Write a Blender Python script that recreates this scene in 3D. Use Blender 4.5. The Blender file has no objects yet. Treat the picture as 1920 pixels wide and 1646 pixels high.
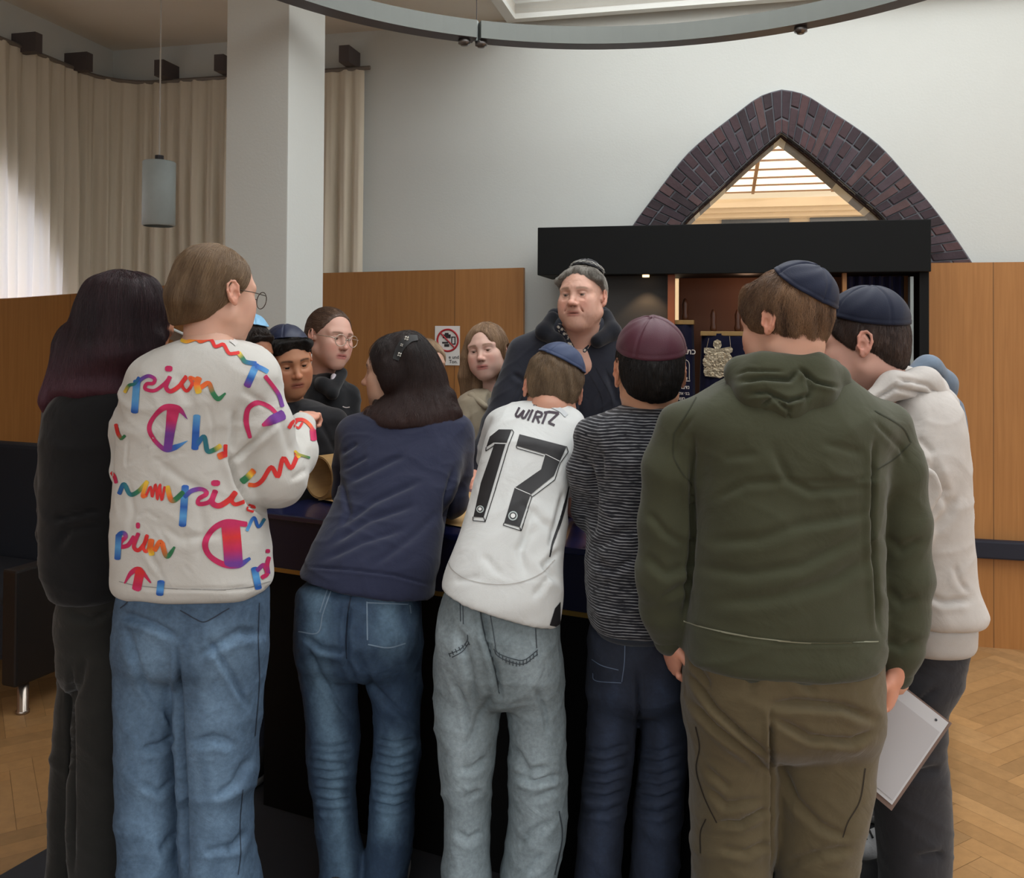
import bpy, bmesh, math, random
import numpy as np
from mathutils import Vector, Matrix
from mathutils.bvhtree import BVHTree
from mathutils.geometry import delaunay_2d_cdt

# ------------------------------------------------------------------ camera, world, light, exposure
F = 1700.0                      # focal length in pixels of the 1920 x 1646 frame
HC = 1.57                       # eye height over the parquet (platform top is at 0.15)
PITCH = math.radians(0.8)
ROLL = 0.006
SHIFT = -((823 - 625) + F * math.tan(PITCH)) / 1920.0
sc = bpy.context.scene
COL = sc.collection
_right = Vector((math.cos(ROLL), 0, math.sin(ROLL)))
_up0 = Vector((-math.sin(ROLL), 0, math.cos(ROLL)))
_fw = Vector((0, math.cos(PITCH), 0)) + _up0 * math.sin(PITCH)
_fw.normalize()
_up = _right.cross(_fw).normalized()
camd = bpy.data.cameras.new('camera'); cam = bpy.data.objects.new('camera', camd); COL.objects.link(cam)
camd.sensor_fit = 'HORIZONTAL'; camd.sensor_width = 36.0; camd.lens = 36.0 * F / 1920.0
camd.shift_y = SHIFT; camd.clip_start = 0.05; camd.clip_end = 60
M4 = Matrix((( _right.x, _up.x, -_fw.x, 0), (_right.y, _up.y, -_fw.y, 0), (_right.z, _up.z, -_fw.z, HC), (0, 0, 0, 1)))
cam.matrix_world = M4
sc.camera = cam
sc.view_settings.view_transform = 'Standard'; sc.view_settings.look = 'None'
sc.view_settings.gamma = 1.0; sc.view_settings.use_curve_mapping = False
sc.view_settings.exposure = -0.06
sc.cycles.use_denoising = True
sc.cycles.max_bounces = 6; sc.cycles.diffuse_bounces = 3; sc.cycles.glossy_bounces = 3
sc.cycles.transmission_bounces = 5; sc.cycles.transparent_max_bounces = 8
sc.cycles.caustics_reflective = False; sc.cycles.caustics_refractive = False

world = bpy.data.worlds.new('world'); sc.world = world; world.use_nodes = True
_b = world.node_tree.nodes['Background']
_b.inputs[0].default_value = (0.94, 0.97, 1.0, 1); _b.inputs[1].default_value = 1.0

_n, _k = world.node_tree.nodes, world.node_tree.links
_tc = _n.new('ShaderNodeTexCoord'); _sx = _n.new('ShaderNodeSeparateXYZ'); _k.new(_tc.outputs['Generated'], _sx.inputs[0])
_mr = _n.new('ShaderNodeMapRange'); _mr.interpolation_type = 'SMOOTHSTEP'
_mr.inputs['From Min'].default_value = -.15; _mr.inputs['From Max'].default_value = .55
_mr.inputs['To Min'].default_value = .45; _mr.inputs['To Max'].default_value = 2.3
_k.new(_sx.outputs[2], _mr.inputs['Value']); _k.new(_mr.outputs[0], _b.inputs[1])     # hall daylight: dim below, bright overhead

def area_light(name, loc, target, sx, sy, power, color):
    d = bpy.data.lights.new(name, 'AREA'); d.shape = 'RECTANGLE'; d.size = sx; d.size_y = sy
    d.energy = power; d.color = color
    o = bpy.data.objects.new(name, d); COL.objects.link(o); o.location = loc
    o.rotation_euler = (Vector(target) - Vector(loc)).to_track_quat('-Z', 'Y').to_euler()
    return o

# wall frame: s runs right along the back wall, q runs from the wall into the room
WX, WY = 0.9724, -0.2334
def RW(s, q, z=0.0):
    return Vector((WX * s - 0.2334 * q, 5.327 + WY * s - 0.9724 * q, z))
CEIL = 3.42
_l = area_light('skylight_daylight', RW(1.75, 2.3, 3.86), RW(1.75, 2.3, 0), 3.2, 4.0, 50, (0.93, 0.97, 1.0))
_l.rotation_euler = (0, 0, math.atan2(WY, WX))
area_light('window_daylight', RW(-3.6, 1.7, 2.0), RW(-2.6, 1.7, 1.9), 1.5, 2.2, 10, (0.86, 0.92, 1.0))

# ------------------------------------------------------------------ pixel <-> world
_R = np.array([[_right.x, _up.x, -_fw.x], [_right.y, _up.y, -_fw.y], [_right.z, _up.z, -_fw.z]])
CAMP = np.array([0, 0, HC])
def ray(px, py):
    c = np.array([(px - 960) / F, (823 - py) / F + SHIFT * 1920 / F, -1.0])
    return _R @ c
def W(px, py, D):
    r = ray(px, py)
    return CAMP + r * (D / r[1])
def project(P):
    q = (P - CAMP) @ _R
    x = q[:, 0] / -q[:, 2]; y = q[:, 1] / -q[:, 2]
    return x * F + 960, 823 - (y - SHIFT * 1920 / F) * F
def wall_pt(px, py, q=0.0):                      # point of the plane parallel to the back wall at distance q
    r = ray(px, py); n = np.array([-0.2334, -0.9724, 0]); o = np.array(RW(0, q, 0))
    t = np.dot(o - CAMP, n) / np.dot(r, n)
    return CAMP + r * t
def wall_sz(px, py, q=0.0):
    p = wall_pt(px, py, q) - np.array(RW(0, q, 0))
    return p[0] * WX + p[1] * WY, p[2]

# ------------------------------------------------------------------ objects
def tag(o, label=None, cat=None, group=None, kind=None):
    if label: o['label'] = label
    if cat: o['category'] = cat
    if group: o['group'] = group
    if kind: o['kind'] = kind
    return o
def empty(name, loc, label=None, cat=None, group=None):
    o = bpy.data.objects.new(name, None); COL.objects.link(o); o.location = loc
    o.empty_display_size = 0.1
    return tag(o, label, cat, group)
def pos_of(o):
    p = Vector((0, 0, 0))
    while o is not None:
        p = p + o.location; o = o.parent
    return p
def mesh_obj(name, V, Fc, m, parent=None, smooth=True, colors=None, at=None, auto=None):
    """V world coordinates"""
    V = np.asarray(V, dtype=float)
    base = pos_of(parent) if parent else Vector(at if at is not None else (0, 0, 0))
    me = bpy.data.meshes.new(name)
    b = np.array(base)
    me.from_pydata((V - b).tolist() if len(V) < 4000 and not isinstance(Fc, np.ndarray) else [], [], list(map(tuple, Fc)) if len(V) < 4000 and not isinstance(Fc, np.ndarray) else []) if not isinstance(Fc, np.ndarray) else None
    if isinstance(Fc, np.ndarray):
        k = Fc.shape[1]
        me.vertices.add(len(V)); me.vertices.foreach_set('co', (V - b).astype(np.float32).ravel())
        me.loops.add(Fc.size); me.loops.foreach_set('vertex_index', Fc.astype(np.int32).ravel())
        me.polygons.add(len(Fc)); me.polygons.foreach_set('loop_start', (np.arange(len(Fc)) * k).astype(np.int32))
        me.update(calc_edges=True)
    elif len(V) >= 4000:
        me.from_pydata((V - b).tolist(), [], list(map(tuple, Fc)))
    me.validate()
    if smooth:
        me.polygons.foreach_set('use_smooth', np.ones(len(me.polygons), dtype=bool))
    if colors is not None and len(colors) == len(me.vertices):
        a = me.color_attributes.new('Col', 'FLOAT_COLOR', 'POINT')
        c = np.ones((len(V), 4), dtype=np.float32); c[:, :3] = colors
        a.data.foreach_set('color', c.ravel())
    if m is not None: me.materials.append(m)
    o = bpy.data.objects.new(name, me); COL.objects.link(o)
    if parent: o.parent = parent
    else: o.location = base
    return o

class MB:                                          # collects simple solids into ONE mesh
    def __init__(s): s.V = []; s.F = []
    def add(s, V, Fc):
        n = len(s.V); s.V += [tuple(v) for v in V]; s.F += [tuple(i + n for i in f) for f in Fc]; return s
    def box(s, c, size, ax=None, bev=0.0):
        """c centre; ax = 3 axis vectors"""
        c = np.array(c, float); h = np.array(size, float) / 2
        A = np.eye(3) if ax is None else np.array(ax, float)
        if bev <= 0:
            V = [c + A.T @ (h * np.array(k)) for k in [(-1,-1,-1),(1,-1,-1),(1,1,-1),(-1,1,-1),(-1,-1,1),(1,-1,1),(1,1,1),(-1,1,1)]]
            return s.add(V, [(0,3,2,1),(4,5,6,7),(0,1,5,4),(1,2,6,5),(2,3,7,6),(3,0,4,7)])
        bm = bmesh.new(); bmesh.ops.create_cube(bm, size=1)
        for v in bm.verts: v.co = Vector((v.co.x * size[0], v.co.y * size[1], v.co.z * size[2]))
        bmesh.ops.bevel(bm, geom=list(bm.edges), offset=bev, segments=2, affect='EDGES', profile=0.6)
        bm.verts.index_update()
        V = [c + A.T @ np.array(v.co) for v in bm.verts]; Fc = [tuple(v.index for v in f.verts) for f in bm.faces]
        bm.free(); return s.add(V, Fc)
    def tube(s, pts, r, seg=10, closed=False, caps=True):
        pts = [np.array(p, float) for p in pts]; n = len(pts)
        rr = r if isinstance(r, (list, tuple)) else [r] * n
        base = len(s.V); up = None
        for i, p in enumerate(pts):
            if closed: t = pts[(i + 1) % n] - pts[i - 1]
            else: t = pts[min(i + 1, n - 1)] - pts[max(i - 1, 0)]
            t = t / (np.linalg.norm(t) + 1e-12)
            if up is None:
                up = np.array([0, 0, 1.0]) if abs(t[2]) < .9 else np.array([1.0, 0, 0])
            a = np.cross(t, up); a /= np.linalg.norm(a) + 1e-12; b = np.cross(a, t); up = b
            for k in range(seg):
                w = 2 * math.pi * k / seg
                s.V.append(tuple(p + rr[i] * (a * math.cos(w) + b * math.sin(w))))
        m = n if closed else n - 1
        for i in range(m):
            j = (i + 1) % n
            for k in range(seg):
                l = (k + 1) % seg
                s.F.append((base + i * seg + k, base + i * seg + l, base + j * seg + l, base + j * seg + k))
        if caps and not closed:
            s.F.append(tuple(base + k for k in range(seg))[::-1]); s.F.append(tuple(base + (n - 1) * seg + k for k in range(seg)))
        return s
    def prism(s, poly, z0, z1, fn=None):
        """poly of (a,b); fn(a,b,z)->xyz"""
        fn = fn or (lambda a, b, z: (a, b, z)); n = len(poly)
        V = [fn(a, b, z0) for a, b in poly] + [fn(a, b, z1) for a, b in poly]
        return s.add(V, [tuple(range(n))[::-1], tuple(range(n, 2 * n))] + [(i, (i + 1) % n, n + (i + 1) % n, n + i) for i in range(n)])
    def build(s, name, m, parent=None, smooth=False, at=None):
        o = mesh_obj(name, s.V, s.F, m, parent, smooth, at=at)
        bm = bmesh.new(); bm.from_mesh(o.data); bmesh.ops.recalc_face_normals(bm, faces=bm.faces); bm.to_mesh(o.data); bm.free()
        return o

# ------------------------------------------------------------------ materials
def srgb(r, g, b):
    f = lambda c: (c / 255 / 12.92) if c / 255 <= .04045 else ((c / 255 + .055) / 1.055) ** 2.4
    return (f(r), f(g), f(b), 1)
def mat(name, col, rough=0.6, metal=0.0, var=0.0, vscale=8.0, bump=0.0, bscale=200.0, stretch=(1, 1, 1), attr=False,
        sheen=0.0, spec=0.5, sub=0.0, emis=None, estr=0.0, coat=0.0, aniso=0.0, bdist=0.002, fold=0.0, fscale=6.0):
    m = bpy.data.materials.new(name); m.use_nodes = True; nt = m.node_tree; N = nt.nodes; L = nt.links
    p = N['Principled BSDF']; p.inputs['Roughness'].default_value = rough; p.inputs['Metallic'].default_value = metal
    p.inputs['Base Color'].default_value = col; p.inputs['Specular IOR Level'].default_value = spec
    p.inputs['Sheen Weight'].default_value = sheen; p.inputs['Coat Weight'].default_value = coat
    if sub: 
        p.inputs['Subsurface Weight'].default_value = sub; p.inputs['Subsurface Radius'].default_value = (1, .35, .2)
        p.inputs['Subsurface Scale'].default_value = 0.006
    if emis: p.inputs['Emission Color'].default_value = emis; p.inputs['Emission Strength'].default_value = estr
    tc = N.new('ShaderNodeTexCoord'); mp = N.new('ShaderNodeMapping'); mp.inputs['Scale'].default_value = stretch
    L.new(tc.outputs['Object'], mp.inputs['Vector'])
    src = None
    if attr:
        a = N.new('ShaderNodeAttribute'); a.attribute_name = 'Col'; src = a.outputs['Color']
    if var > 0:
        n = N.new('ShaderNodeTexNoise'); n.inputs['Scale'].default_value = vscale; n.inputs['Detail'].default_value = 6
        n.inputs['Roughness'].default_value = .65
        L.new(mp.outputs[0], n.inputs['Vector'])
        mr = N.new('ShaderNodeMapRange'); mr.inputs['From Min'].default_value = .25; mr.inputs['From Max'].default_value = .75
        mr.inputs['To Min'].default_value = 1 - var; mr.inputs['To Max'].default_value = 1 + var
        L.new(n.outputs['Fac'], mr.inputs['Value'])
        mx = N.new('ShaderNodeVectorMath'); mx.operation = 'SCALE'
        if src: L.new(src, mx.inputs[0])
        else: mx.inputs[0].default_value = col[:3]
        L.new(mr.outputs[0], mx.inputs['Scale']); src = mx.outputs[0]
    if src: L.new(src, p.inputs['Base Color'])
    last = None
    if fold > 0:
        n = N.new('ShaderNodeTexNoise'); n.inputs['Scale'].default_value = fscale; n.inputs['Detail'].default_value = 3; n.inputs['Distortion'].default_value = 1.2
        L.new(tc.outputs['Object'], n.inputs['Vector'])
        b = N.new('ShaderNodeBump'); b.inputs['Strength'].default_value = 1; b.inputs['Distance'].default_value = fold
        L.new(n.outputs['Fac'], b.inputs['Height']); last = b
    if bump > 0:
        n = N.new('ShaderNodeTexNoise'); n.inputs['Scale'].default_value = bscale; n.inputs['Detail'].default_value = 3
        L.new(mp.outputs[0], n.inputs['Vector'])
        b = N.new('ShaderNodeBump'); b.inputs['Strength'].default_value = bump; b.inputs['Distance'].default_value = bdist
        L.new(n.outputs['Fac'], b.inputs['Height'])
        if last: L.new(last.outputs[0], b.inputs['Normal'])
        last = b
    if last: L.new(last.outputs[0], p.inputs['Normal'])
    m['src'] = 1
    return m
def nodes_of(m): return m.node_tree.nodes, m.node_tree.links, m.node_tree.nodes['Principled BSDF']

def wood_mat(name, c1, c2, rough=.42, seam=0.95):
    m = mat(name, c1, rough); N, L, p = nodes_of(m)
    a = N.new('ShaderNodeUVMap'); mp = N.new('ShaderNodeMapping'); mp.inputs['Scale'].default_value = (26, 1.1, 1)
    L.new(a.outputs[0], mp.inputs['Vector'])
    n = N.new('ShaderNodeTexNoise'); n.inputs['Scale'].default_value = 2.2; n.inputs['Detail'].default_value = 8; n.inputs['Distortion'].default_value = .5
    L.new(mp.outputs[0], n.inputs['Vector'])
    cr = N.new('ShaderNodeValToRGB'); cr.color_ramp.elements[0].position = .3; cr.color_ramp.elements[0].color = c1
    cr.color_ramp.elements[1].position = .7; cr.color_ramp.elements[1].color = c2
    L.new(n.outputs['Fac'], cr.inputs[0])
    # panel to panel tone and the narrow joints between the panels
    sx = N.new('ShaderNodeSeparateXYZ'); L.new(a.outputs[0], sx.inputs[0])
    dv = N.new('ShaderNodeMath'); dv.operation = 'DIVIDE'; dv.inputs[1].default_value = seam; L.new(sx.outputs[0], dv.inputs[0])
    fl = N.new('ShaderNodeMath'); fl.operation = 'FLOOR'; L.new(dv.outputs[0], fl.inputs[0])
    wn = N.new('ShaderNodeTexWhiteNoise'); wn.noise_dimensions = '1D'; L.new(fl.outputs[0], wn.inputs['W'])
    mr = N.new('ShaderNodeMapRange'); mr.inputs['To Min'].default_value = .86; mr.inputs['To Max'].default_value = 1.12; L.new(wn.outputs['Value'], mr.inputs['Value'])
    fr = N.new('ShaderNodeMath'); fr.operation = 'FRACT'; L.new(dv.outputs[0], fr.inputs[0])
    gt = N.new('ShaderNodeMath'); gt.operation = 'LESS_THAN'; gt.inputs[1].default_value = .005; L.new(fr.outputs[0], gt.inputs[0])
    ml = N.new('ShaderNodeMath'); ml.operation = 'MULTIPLY_ADD'; ml.inputs[1].default_value = -.55; ml.inputs[2].default_value = 1; L.new(gt.outputs[0], ml.inputs[0])
    m2 = N.new('ShaderNodeMath'); m2.operation = 'MULTIPLY'; L.new(mr.outputs[0], m2.inputs[0]); L.new(ml.outputs[0], m2.inputs[1])
    sc_ = N.new('ShaderNodeVectorMath'); sc_.operation = 'SCALE'; L.new(cr.outputs[0], sc_.inputs[0]); L.new(m2.outputs[0], sc_.inputs['Scale'])
    L.new(sc_.outputs[0], p.inputs['Base Color'])
    return m
def uv_planar(o, fn):
    me = o.data; uv = me.uv_layers.new(name='UVMap')
    for l in me.loops:
        co = me.vertices[l.vertex_index].co + o.location
        uv.data[l.index].uv = fn(co)
# ------------------------------------------------------------------ the room
AX = [(WX, WY, 0), (-0.2334, -0.9724, 0), (0, 0, 1)]     # s, q, z axes
M_plaster = mat('plaster', srgb(212, 214, 209), .9, bump=.25, bscale=90, var=.015, vscale=3, bdist=.002)
M_plasterL = mat('plaster_ceiling', srgb(234, 228, 216), .92, bump=.15, bscale=120, bdist=.001)
M_wood = wood_mat('veneer', srgb(156, 104, 52), srgb(170, 117, 62), .5)
M_black = mat('black_lacquer', srgb(12, 13, 13), .6, spec=.2, var=.05, vscale=4)
M_metal = mat('brushed_metal', srgb(150, 156, 154), .42, metal=.75, bump=.05, bscale=300, stretch=(1, 1, 30))
M_darkmetal = mat('dark_metal', srgb(62, 60, 64), .5, metal=.4)
def box_rw(mb, s0, s1, q0, q1, z0, z1, bev=0):
    return mb.box(RW((s0 + s1) / 2, (q0 + q1) / 2, (z0 + z1) / 2), (s1 - s0, q1 - q0, z1 - z0), AX, bev)
SC = -2.72                                               # s of the left corner
# floor: herringbone parquet as planks with a tone of their own
rng = random.Random(4)
V = []; Fc = []; cols = []
pw, pl = .075, .375
c45, s45 = math.cos(math.radians(45 - 13.5)), math.sin(math.radians(45 - 13.5))
def plank(x0, y0, x1, y1):
    def T(x, y): return (x * c45 - y * s45, x * s45 + y * c45 + 2.5, 0)
    cx, cy, _ = T((x0 + x1) / 2, (y0 + y1) / 2)
    if not (-5 < cx < 5.4 and -2.2 < cy < 7.2): return
    g = .0005; n = len(V)
    V.extend([T(x0 + g, y0 + g), T(x1 - g, y0 + g), T(x1 - g, y1 - g), T(x0 + g, y1 - g)])
    Fc.append((n, n + 1, n + 2, n + 3)); t = rng.uniform(.80, 1.14)
    h = rng.random() * .12
    cols.extend([(t, t * (1 - h * .4), t * (1 - h))] * 4)
k = 5
for i in range(-90, 90):
    for j in range(-26, 26):
        # classic herringbone cell
        ox = i * pw + j * pl * 1.0; oy = i * pw - j * pl * 1.0
        plank(ox, oy, ox + pl, oy + pw)
        plank(ox + pl, oy - pl + pw, ox + pl + pw, oy + pw)
base = np.array(srgb(172, 134, 90)[:3])
M_parq = mat('parquet', srgb(188, 142, 88), .36, attr=True, var=.14, vscale=7, stretch=(3, 3, 1), bump=.03, bscale=60)
floor = mesh_obj('floor', V + [(-6, -3, -.004), (7, -3, -.004), (7, 8, -.004), (-6, 8, -.004)], Fc + [(len(V), len(V) + 1, len(V) + 2, len(V) + 3)],
                 M_parq, smooth=False, colors=np.vstack([np.array(cols) * base, np.tile(base * .35, (4, 1))]))
tag(floor, kind='structure')

# back wall with the pointed opening
apx = wall_sz(1465, 170)[0]
scale_px = 1.0
def arch_half(kind):                                     # (half width, height) samples from the apex down
    pts = dict(outer=[(1465, 170), (1505, 178), (1551, 206), (1643, 270), (1711, 346), (1767, 415), (1822, 495), (1836, 520)],
               inner=[(1463, 250), (1500, 276), (1545, 313), (1590, 352), (1628, 383), (1659, 412), (1700, 470), (1722, 520)])[kind]
    r = [wall_sz(*p) for p in pts]
    return [(max(0, a - apx) if i else 0, z) for i, (a, z) in enumerate(r)]
def crom(pts, n=8):
    P = [np.array(p, float) for p in pts]; P = [2 * P[0] - P[1]] + P + [2 * P[-1] - P[-2]]; out = []
    for i in range(1, len(P) - 2):
        for t in np.linspace(0, 1, n, endpoint=False):
            a, b, c, d = P[i - 1:i + 3]
            out.append(.5 * ((2 * b) + (-a + c) * t + (2 * a - 5 * b + 4 * c - d) * t * t + (-a + 3 * b - 3 * c + d) * t ** 3))
    out.append(P[-2]); return out
inner = crom(arch_half('inner'), 4); outer = crom(arch_half('outer'), 4)
def wallbuild():
    bm = bmesh.new()
    ext = [(SC, 0), (4.6, 0), (4.6, 4.3), (SC, 4.3)]
    zb = 1.2
    hole = [(apx - w, z) for w, z in inner if z > zb]
    hole = [(apx - hole_w, hole_z) for hole_w, hole_z in [(inner[-1][0], zb)]] + hole[::-1] + [(apx + w, z) for w, z in inner[1:]] + [(apx + inner[-1][0], zb)]
    pts = ext + hole; n = len(ext)
    edges = [(i, (i + 1) % n) for i in range(n)] + [(n + i, n + (i + 1) % len(hole)) for i in range(len(hole))]
    r = delaunay_2d_cdt([Vector(p) for p in pts], edges, [], 1, 1e-5)
    vs, fs = r[0], r[2]
    hp = np.array(hole)
    def inside(x, y):
        c = False; m = len(hp)
        for i in range(m):
            x1, y1 = hp[i]; x2, y2 = hp[(i + 1) % m]
            if (y1 > y) != (y2 > y) and x < (x2 - x1) * (y - y1) / (y2 - y1) + x1: c = not c
        return c
    mb = MB(); V2 = [RW(v.x, 0, v.y) for v in vs]
    F2 = [f for f in fs if not inside(sum(vs[i].x for i in f) / 3, sum(vs[i].y for i in f) / 3)]
    mb.add(V2, F2)
    for i in range(len(hole)):                            # reveal
        a, b = hole[i], hole[(i + 1) % len(hole)]
        mb.add([RW(a[0], 0, a[1]), RW(b[0], 0, b[1]), RW(b[0], -.34, b[1]), RW(a[0], -.34, a[1])], [(0, 1, 2, 3)])
    return mb
tag(wallbuild().build('wall_back', M_plaster), kind='structure')
mb = MB()                                                # left wall with a round-topped window
def lw(q, z, t=0): return RW(SC - t, q, z)
cx_, cz_, rad_ = 1.42, 1.55, .95
hole = [(cx_ + rad_ * math.cos(a), cz_ + 1.0 * math.sin(a)) for a in np.linspace(math.pi, 0, 20)] + [(cx_ + rad_, .9), (cx_ - rad_, .9)]
ext = [(-.3, 0), (7.2, 0), (7.2, 4.3), (-.3, 4.3)]
pts = ext + hole
r = delaunay_2d_cdt([Vector(p) for p in pts], [(0, 1), (1, 2), (2, 3), (3, 0)] + [(4 + i, 4 + (i + 1) % len(hole)) for i in range(len(hole))], [], 1, 1e-5)
def in_win(x, y): return abs(x - cx_) < rad_ and y > .9 and (y < cz_ or ((x - cx_) / rad_) ** 2 + ((y - cz_) / 1.0) ** 2 < 1)
mb.add([lw(v.x, v.y) for v in r[0]], [f for f in r[2] if not in_win(sum(r[0][i].x for i in f) / 3, sum(r[0][i].y for i in f) / 3)])
for i in range(len(hole)):
    a, b = hole[i], hole[(i + 1) % len(hole)]
    mb.add([lw(*a), lw(*b), lw(*b, .25), lw(*a, .25)], [(0, 1, 2, 3)])
tag(mb.build('wall_left', M_plaster), kind='structure')
M_day = mat('day_glass', (0.8, 0.85, 1, 1), .3, emis=(0.80, 0.85, 1, 1), estr=5.5)
mb = MB(); n = len(hole); mb.add([lw(*h, .2) for h in hole], [tuple(range(n))])
win = mb.build('window_1', M_day); tag(win, kind='structure')
mb = MB()
for i in range(-1, 2): box_rw(mb, SC - .19, SC - .15, cx_ + i * .52 - .02, cx_ + i * .52 + .02, .9, 2.5)
mb.build('window_frame', M_darkmetal, win)
# ceiling with the skylight opening
mb = MB(); OS0, OS1, OQ0, OQ1 = .03, 3.7, .10, 4.6
Z = CEIL
for (a, b, c, d) in [(SC - .1, OS0, -.1, 7.2), (OS1, 4.7, -.1, 7.2), (OS0, OS1, OQ1, 7.2), (OS0, OS1, -.1, OQ0)]:
    box_rw(mb, a, b, c, d, Z, Z + .06)
tag(mb.build('ceiling', M_plasterL), kind='structure')
mb = MB()
for (a, b, c, d) in [(OS0 - .06, OS0, OQ0 - .06, OQ1 + .06), (OS1, OS1 + .06, OQ0 - .06, OQ1 + .06), (OS0, OS1, OQ0 - .06, OQ0), (OS0, OS1, OQ1, OQ1 + .06)]:
    box_rw(mb, a, b, c, d, Z - .03, 4.02)
for (a, b, c, d) in [(OS0, OS0 + .12, OQ0, OQ1), (OS0, OS1, OQ0, OQ0 + .12)]:
    box_rw(mb, a, b, c, d, Z + .16, Z + .22)
tag(mb.build('trim_1', mat('white_paint', srgb(236, 236, 230), .6)), kind='structure')
M_sky = mat('skylight_glass', (1, 1, 1, 1), .4, emis=(0.93, 0.97, 1, 1), estr=2.2)
mb = MB(); box_rw(mb, OS0 - .05, OS1 + .05, OQ0 - .05, OQ1 + .05, 4.02, 4.05)
sky = mb.build('window_2', M_sky); tag(sky, kind='structure')
mb = MB()
for i in range(9):
    s = OS0 + (OS1 - OS0) * i / 8; box_rw(mb, s - .02, s + .02, OQ0, OQ1, 3.97, 4.02)
for i in range(9):
    q = OQ0 + (OQ1 - OQ0) * i / 8; box_rw(mb, OS0, OS1, q - .02, q + .02, 3.96, 4.015)
mb.build('window_frame', mat('white_bars', srgb(215, 213, 205), .5), sky)

# veneered wainscot: three runs
def wood_run(name, pts):                                # pts (s,q,ztop)
    mb = MB()
    for (s0, q0, z0), (s1, q1, z1) in zip(pts, pts[1:]):
        d = Vector((s1 - s0, q1 - q0)).normalized(); nx, nq = -d.y * .04, d.x * .04
        A = [RW(s0, q0, 0), RW(s1, q1, 0), RW(s1 + nx, q1 + nq, 0), RW(s0 + nx, q0 + nq, 0)]
        B = [RW(s0, q0, z0), RW(s1, q1, z1), RW(s1 + nx, q1 + nq, z1), RW(s0 + nx, q0 + nq, z0)]
        mb.add(A + B, [(0, 3, 2, 1), (4, 5, 6, 7), (0, 1, 5, 4), (1, 2, 6, 5), (2, 3, 7, 6), (3, 0, 4, 7)])
    o = mb.build(name, M_wood)
    def uvf(co):
        v = Vector((co.x, co.y - 5.327)); s = v.x * WX + v.y * WY; q = v.x * -0.2334 + v.y * -0.9724
        return ((s + .31 if q < .22 else SC + .31 - q), co.z)
    uv_planar(o, uvf); return tag(o, kind='structure')
zr = 1.945
wood_run('trim_2', [(SC + .10, .105, 1.83), (-1.25, .105, 1.925), (.1, .105, zr)])
wood_run('trim_3', [(1.95, .105, zr), (4.55, .105, zr)])
wood_run('trim_4', [(SC + .11, 6.8, 1.3), (SC + .11, .95, 1.75), (SC + .11, .10, 1.83)])
mb = MB(); a_ = wall_sz(1790, 1008, .16); 
box_rw(mb, 2.02, 4.5, .146, .20, wall_sz(1850, 1045, .16)[1], wall_sz(1850, 1011, .16)[1], .01)
tag(mb.build('wall_rail', mat('rail_navy', srgb(22, 25, 40), .7), at=RW(3, .15, .8)), 'dark navy padded rail running along the wood panelling at right', 'rail')

# square column
mb = MB(); c2 = np.array([-.249 * 3.9, 3.9]); a_ = .313
cc = c2 + np.array([-WX * a_ / 2 + .2334 * a_ / 2, -WY * a_ / 2 + .9724 * a_ / 2])
u1 = np.array([-.953, .302]); u2 = np.array([.302, .953])
cc = c2 + (u1 + u2) * a_ / 2
mb.box((cc[0], cc[1], CEIL / 2), (a_, a_, CEIL), [(-u1[0], -u1[1], 0), (u2[0], u2[1], 0), (0, 0, 1)], .004)
tag(mb.build('column', M_plaster, at=(cc[0], cc[1], 0)), 'square white plastered column rising behind the girl in black hoodie', 'column')

# brick arch: radial courses of bricks in the wall opening
def resample(P, n):
    P = np.array(P); d = np.r_[0, np.cumsum(np.linalg.norm(np.diff(P, axis=0), axis=1))]
    t = np.linspace(0, d[-1], n); return np.c_[np.interp(t, d, P[:, 0]), np.interp(t, d, P[:, 1])]
arch = empty('brick_arch', RW(apx, .03, 1.9), 'dark red brick pointed arch framing the window above the black cabinet', 'arch')
NB = 27
I = resample(inner, NB + 1); O = resample(outer, NB + 1)
rng = random.Random(9); V = []; Fc = []; cols = []
def brick(q0, q1, corners, col):
    n = len(V); c = np.mean(corners, axis=0)
    sh = [c + (p - c) * np.array([.965, .965]) for p in corners]
    for q, k in ((q0, 1.0), (q1 - .004, 1.0), (q1, .93)):
        for p in sh:
            pp = c + (p - c) * k; V.append(tuple(RW(pp[0], q, pp[1])))
    for a in (0, 4):
        for i in range(4): Fc.append((n + a + i, n + a + (i + 1) % 4, n + a + 4 + (i + 1) % 4, n + a + 4 + i))
    Fc.append((n + 8, n + 9, n + 10, n + 11)); cols.extend([col] * 12)
bcol = [srgb(70, 52, 56), srgb(60, 46, 52), srgb(82, 58, 60), srgb(76, 62, 68), srgb(54, 42, 46), srgb(88, 66, 66)]
for side in (-1, 1):
    for i in range(NB):
        gap = .006
        def at(t, u):                                   # t along, u across 0 inner..1 outer
            a = I[i] * (1 - t) + I[i + 1] * t; b = O[i] * (1 - t) + O[i + 1] * t
            p = a * (1 - u) + b * u; return np.array([apx + side * p[0], p[1]])
        cuts = [0, .66, 1] if i % 2 else [0, .33, 1]
        if i % 5 == 3: cuts = [0, .33, .66, 1]
        for u0, u1_ in zip(cuts, cuts[1:]):
            brick(-.02, .035 + rng.uniform(-.003, .004), [at(.06, u0 + .012), at(.94, u0 + .012), at(.94, u1_ - .012), at(.06, u1_ - .012)], rng.choice(bcol)[:3])
        # bricks of the soffit
        for qa, qb in ((-.06, -.03),):
            brick(qa, qb, [at(.06, -.03), at(.94, -.03), at(.94, .08), at(.06, .08)], rng.choice(bcol[1:4])[:3])
mesh_obj('bricks', V, Fc, mat('brick', srgb(90, 62, 64), .8, attr=True, var=.25, vscale=14, bump=.5, bscale=60, bdist=.004), arch, smooth=False, colors=np.array(cols))
mb = MB()
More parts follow.
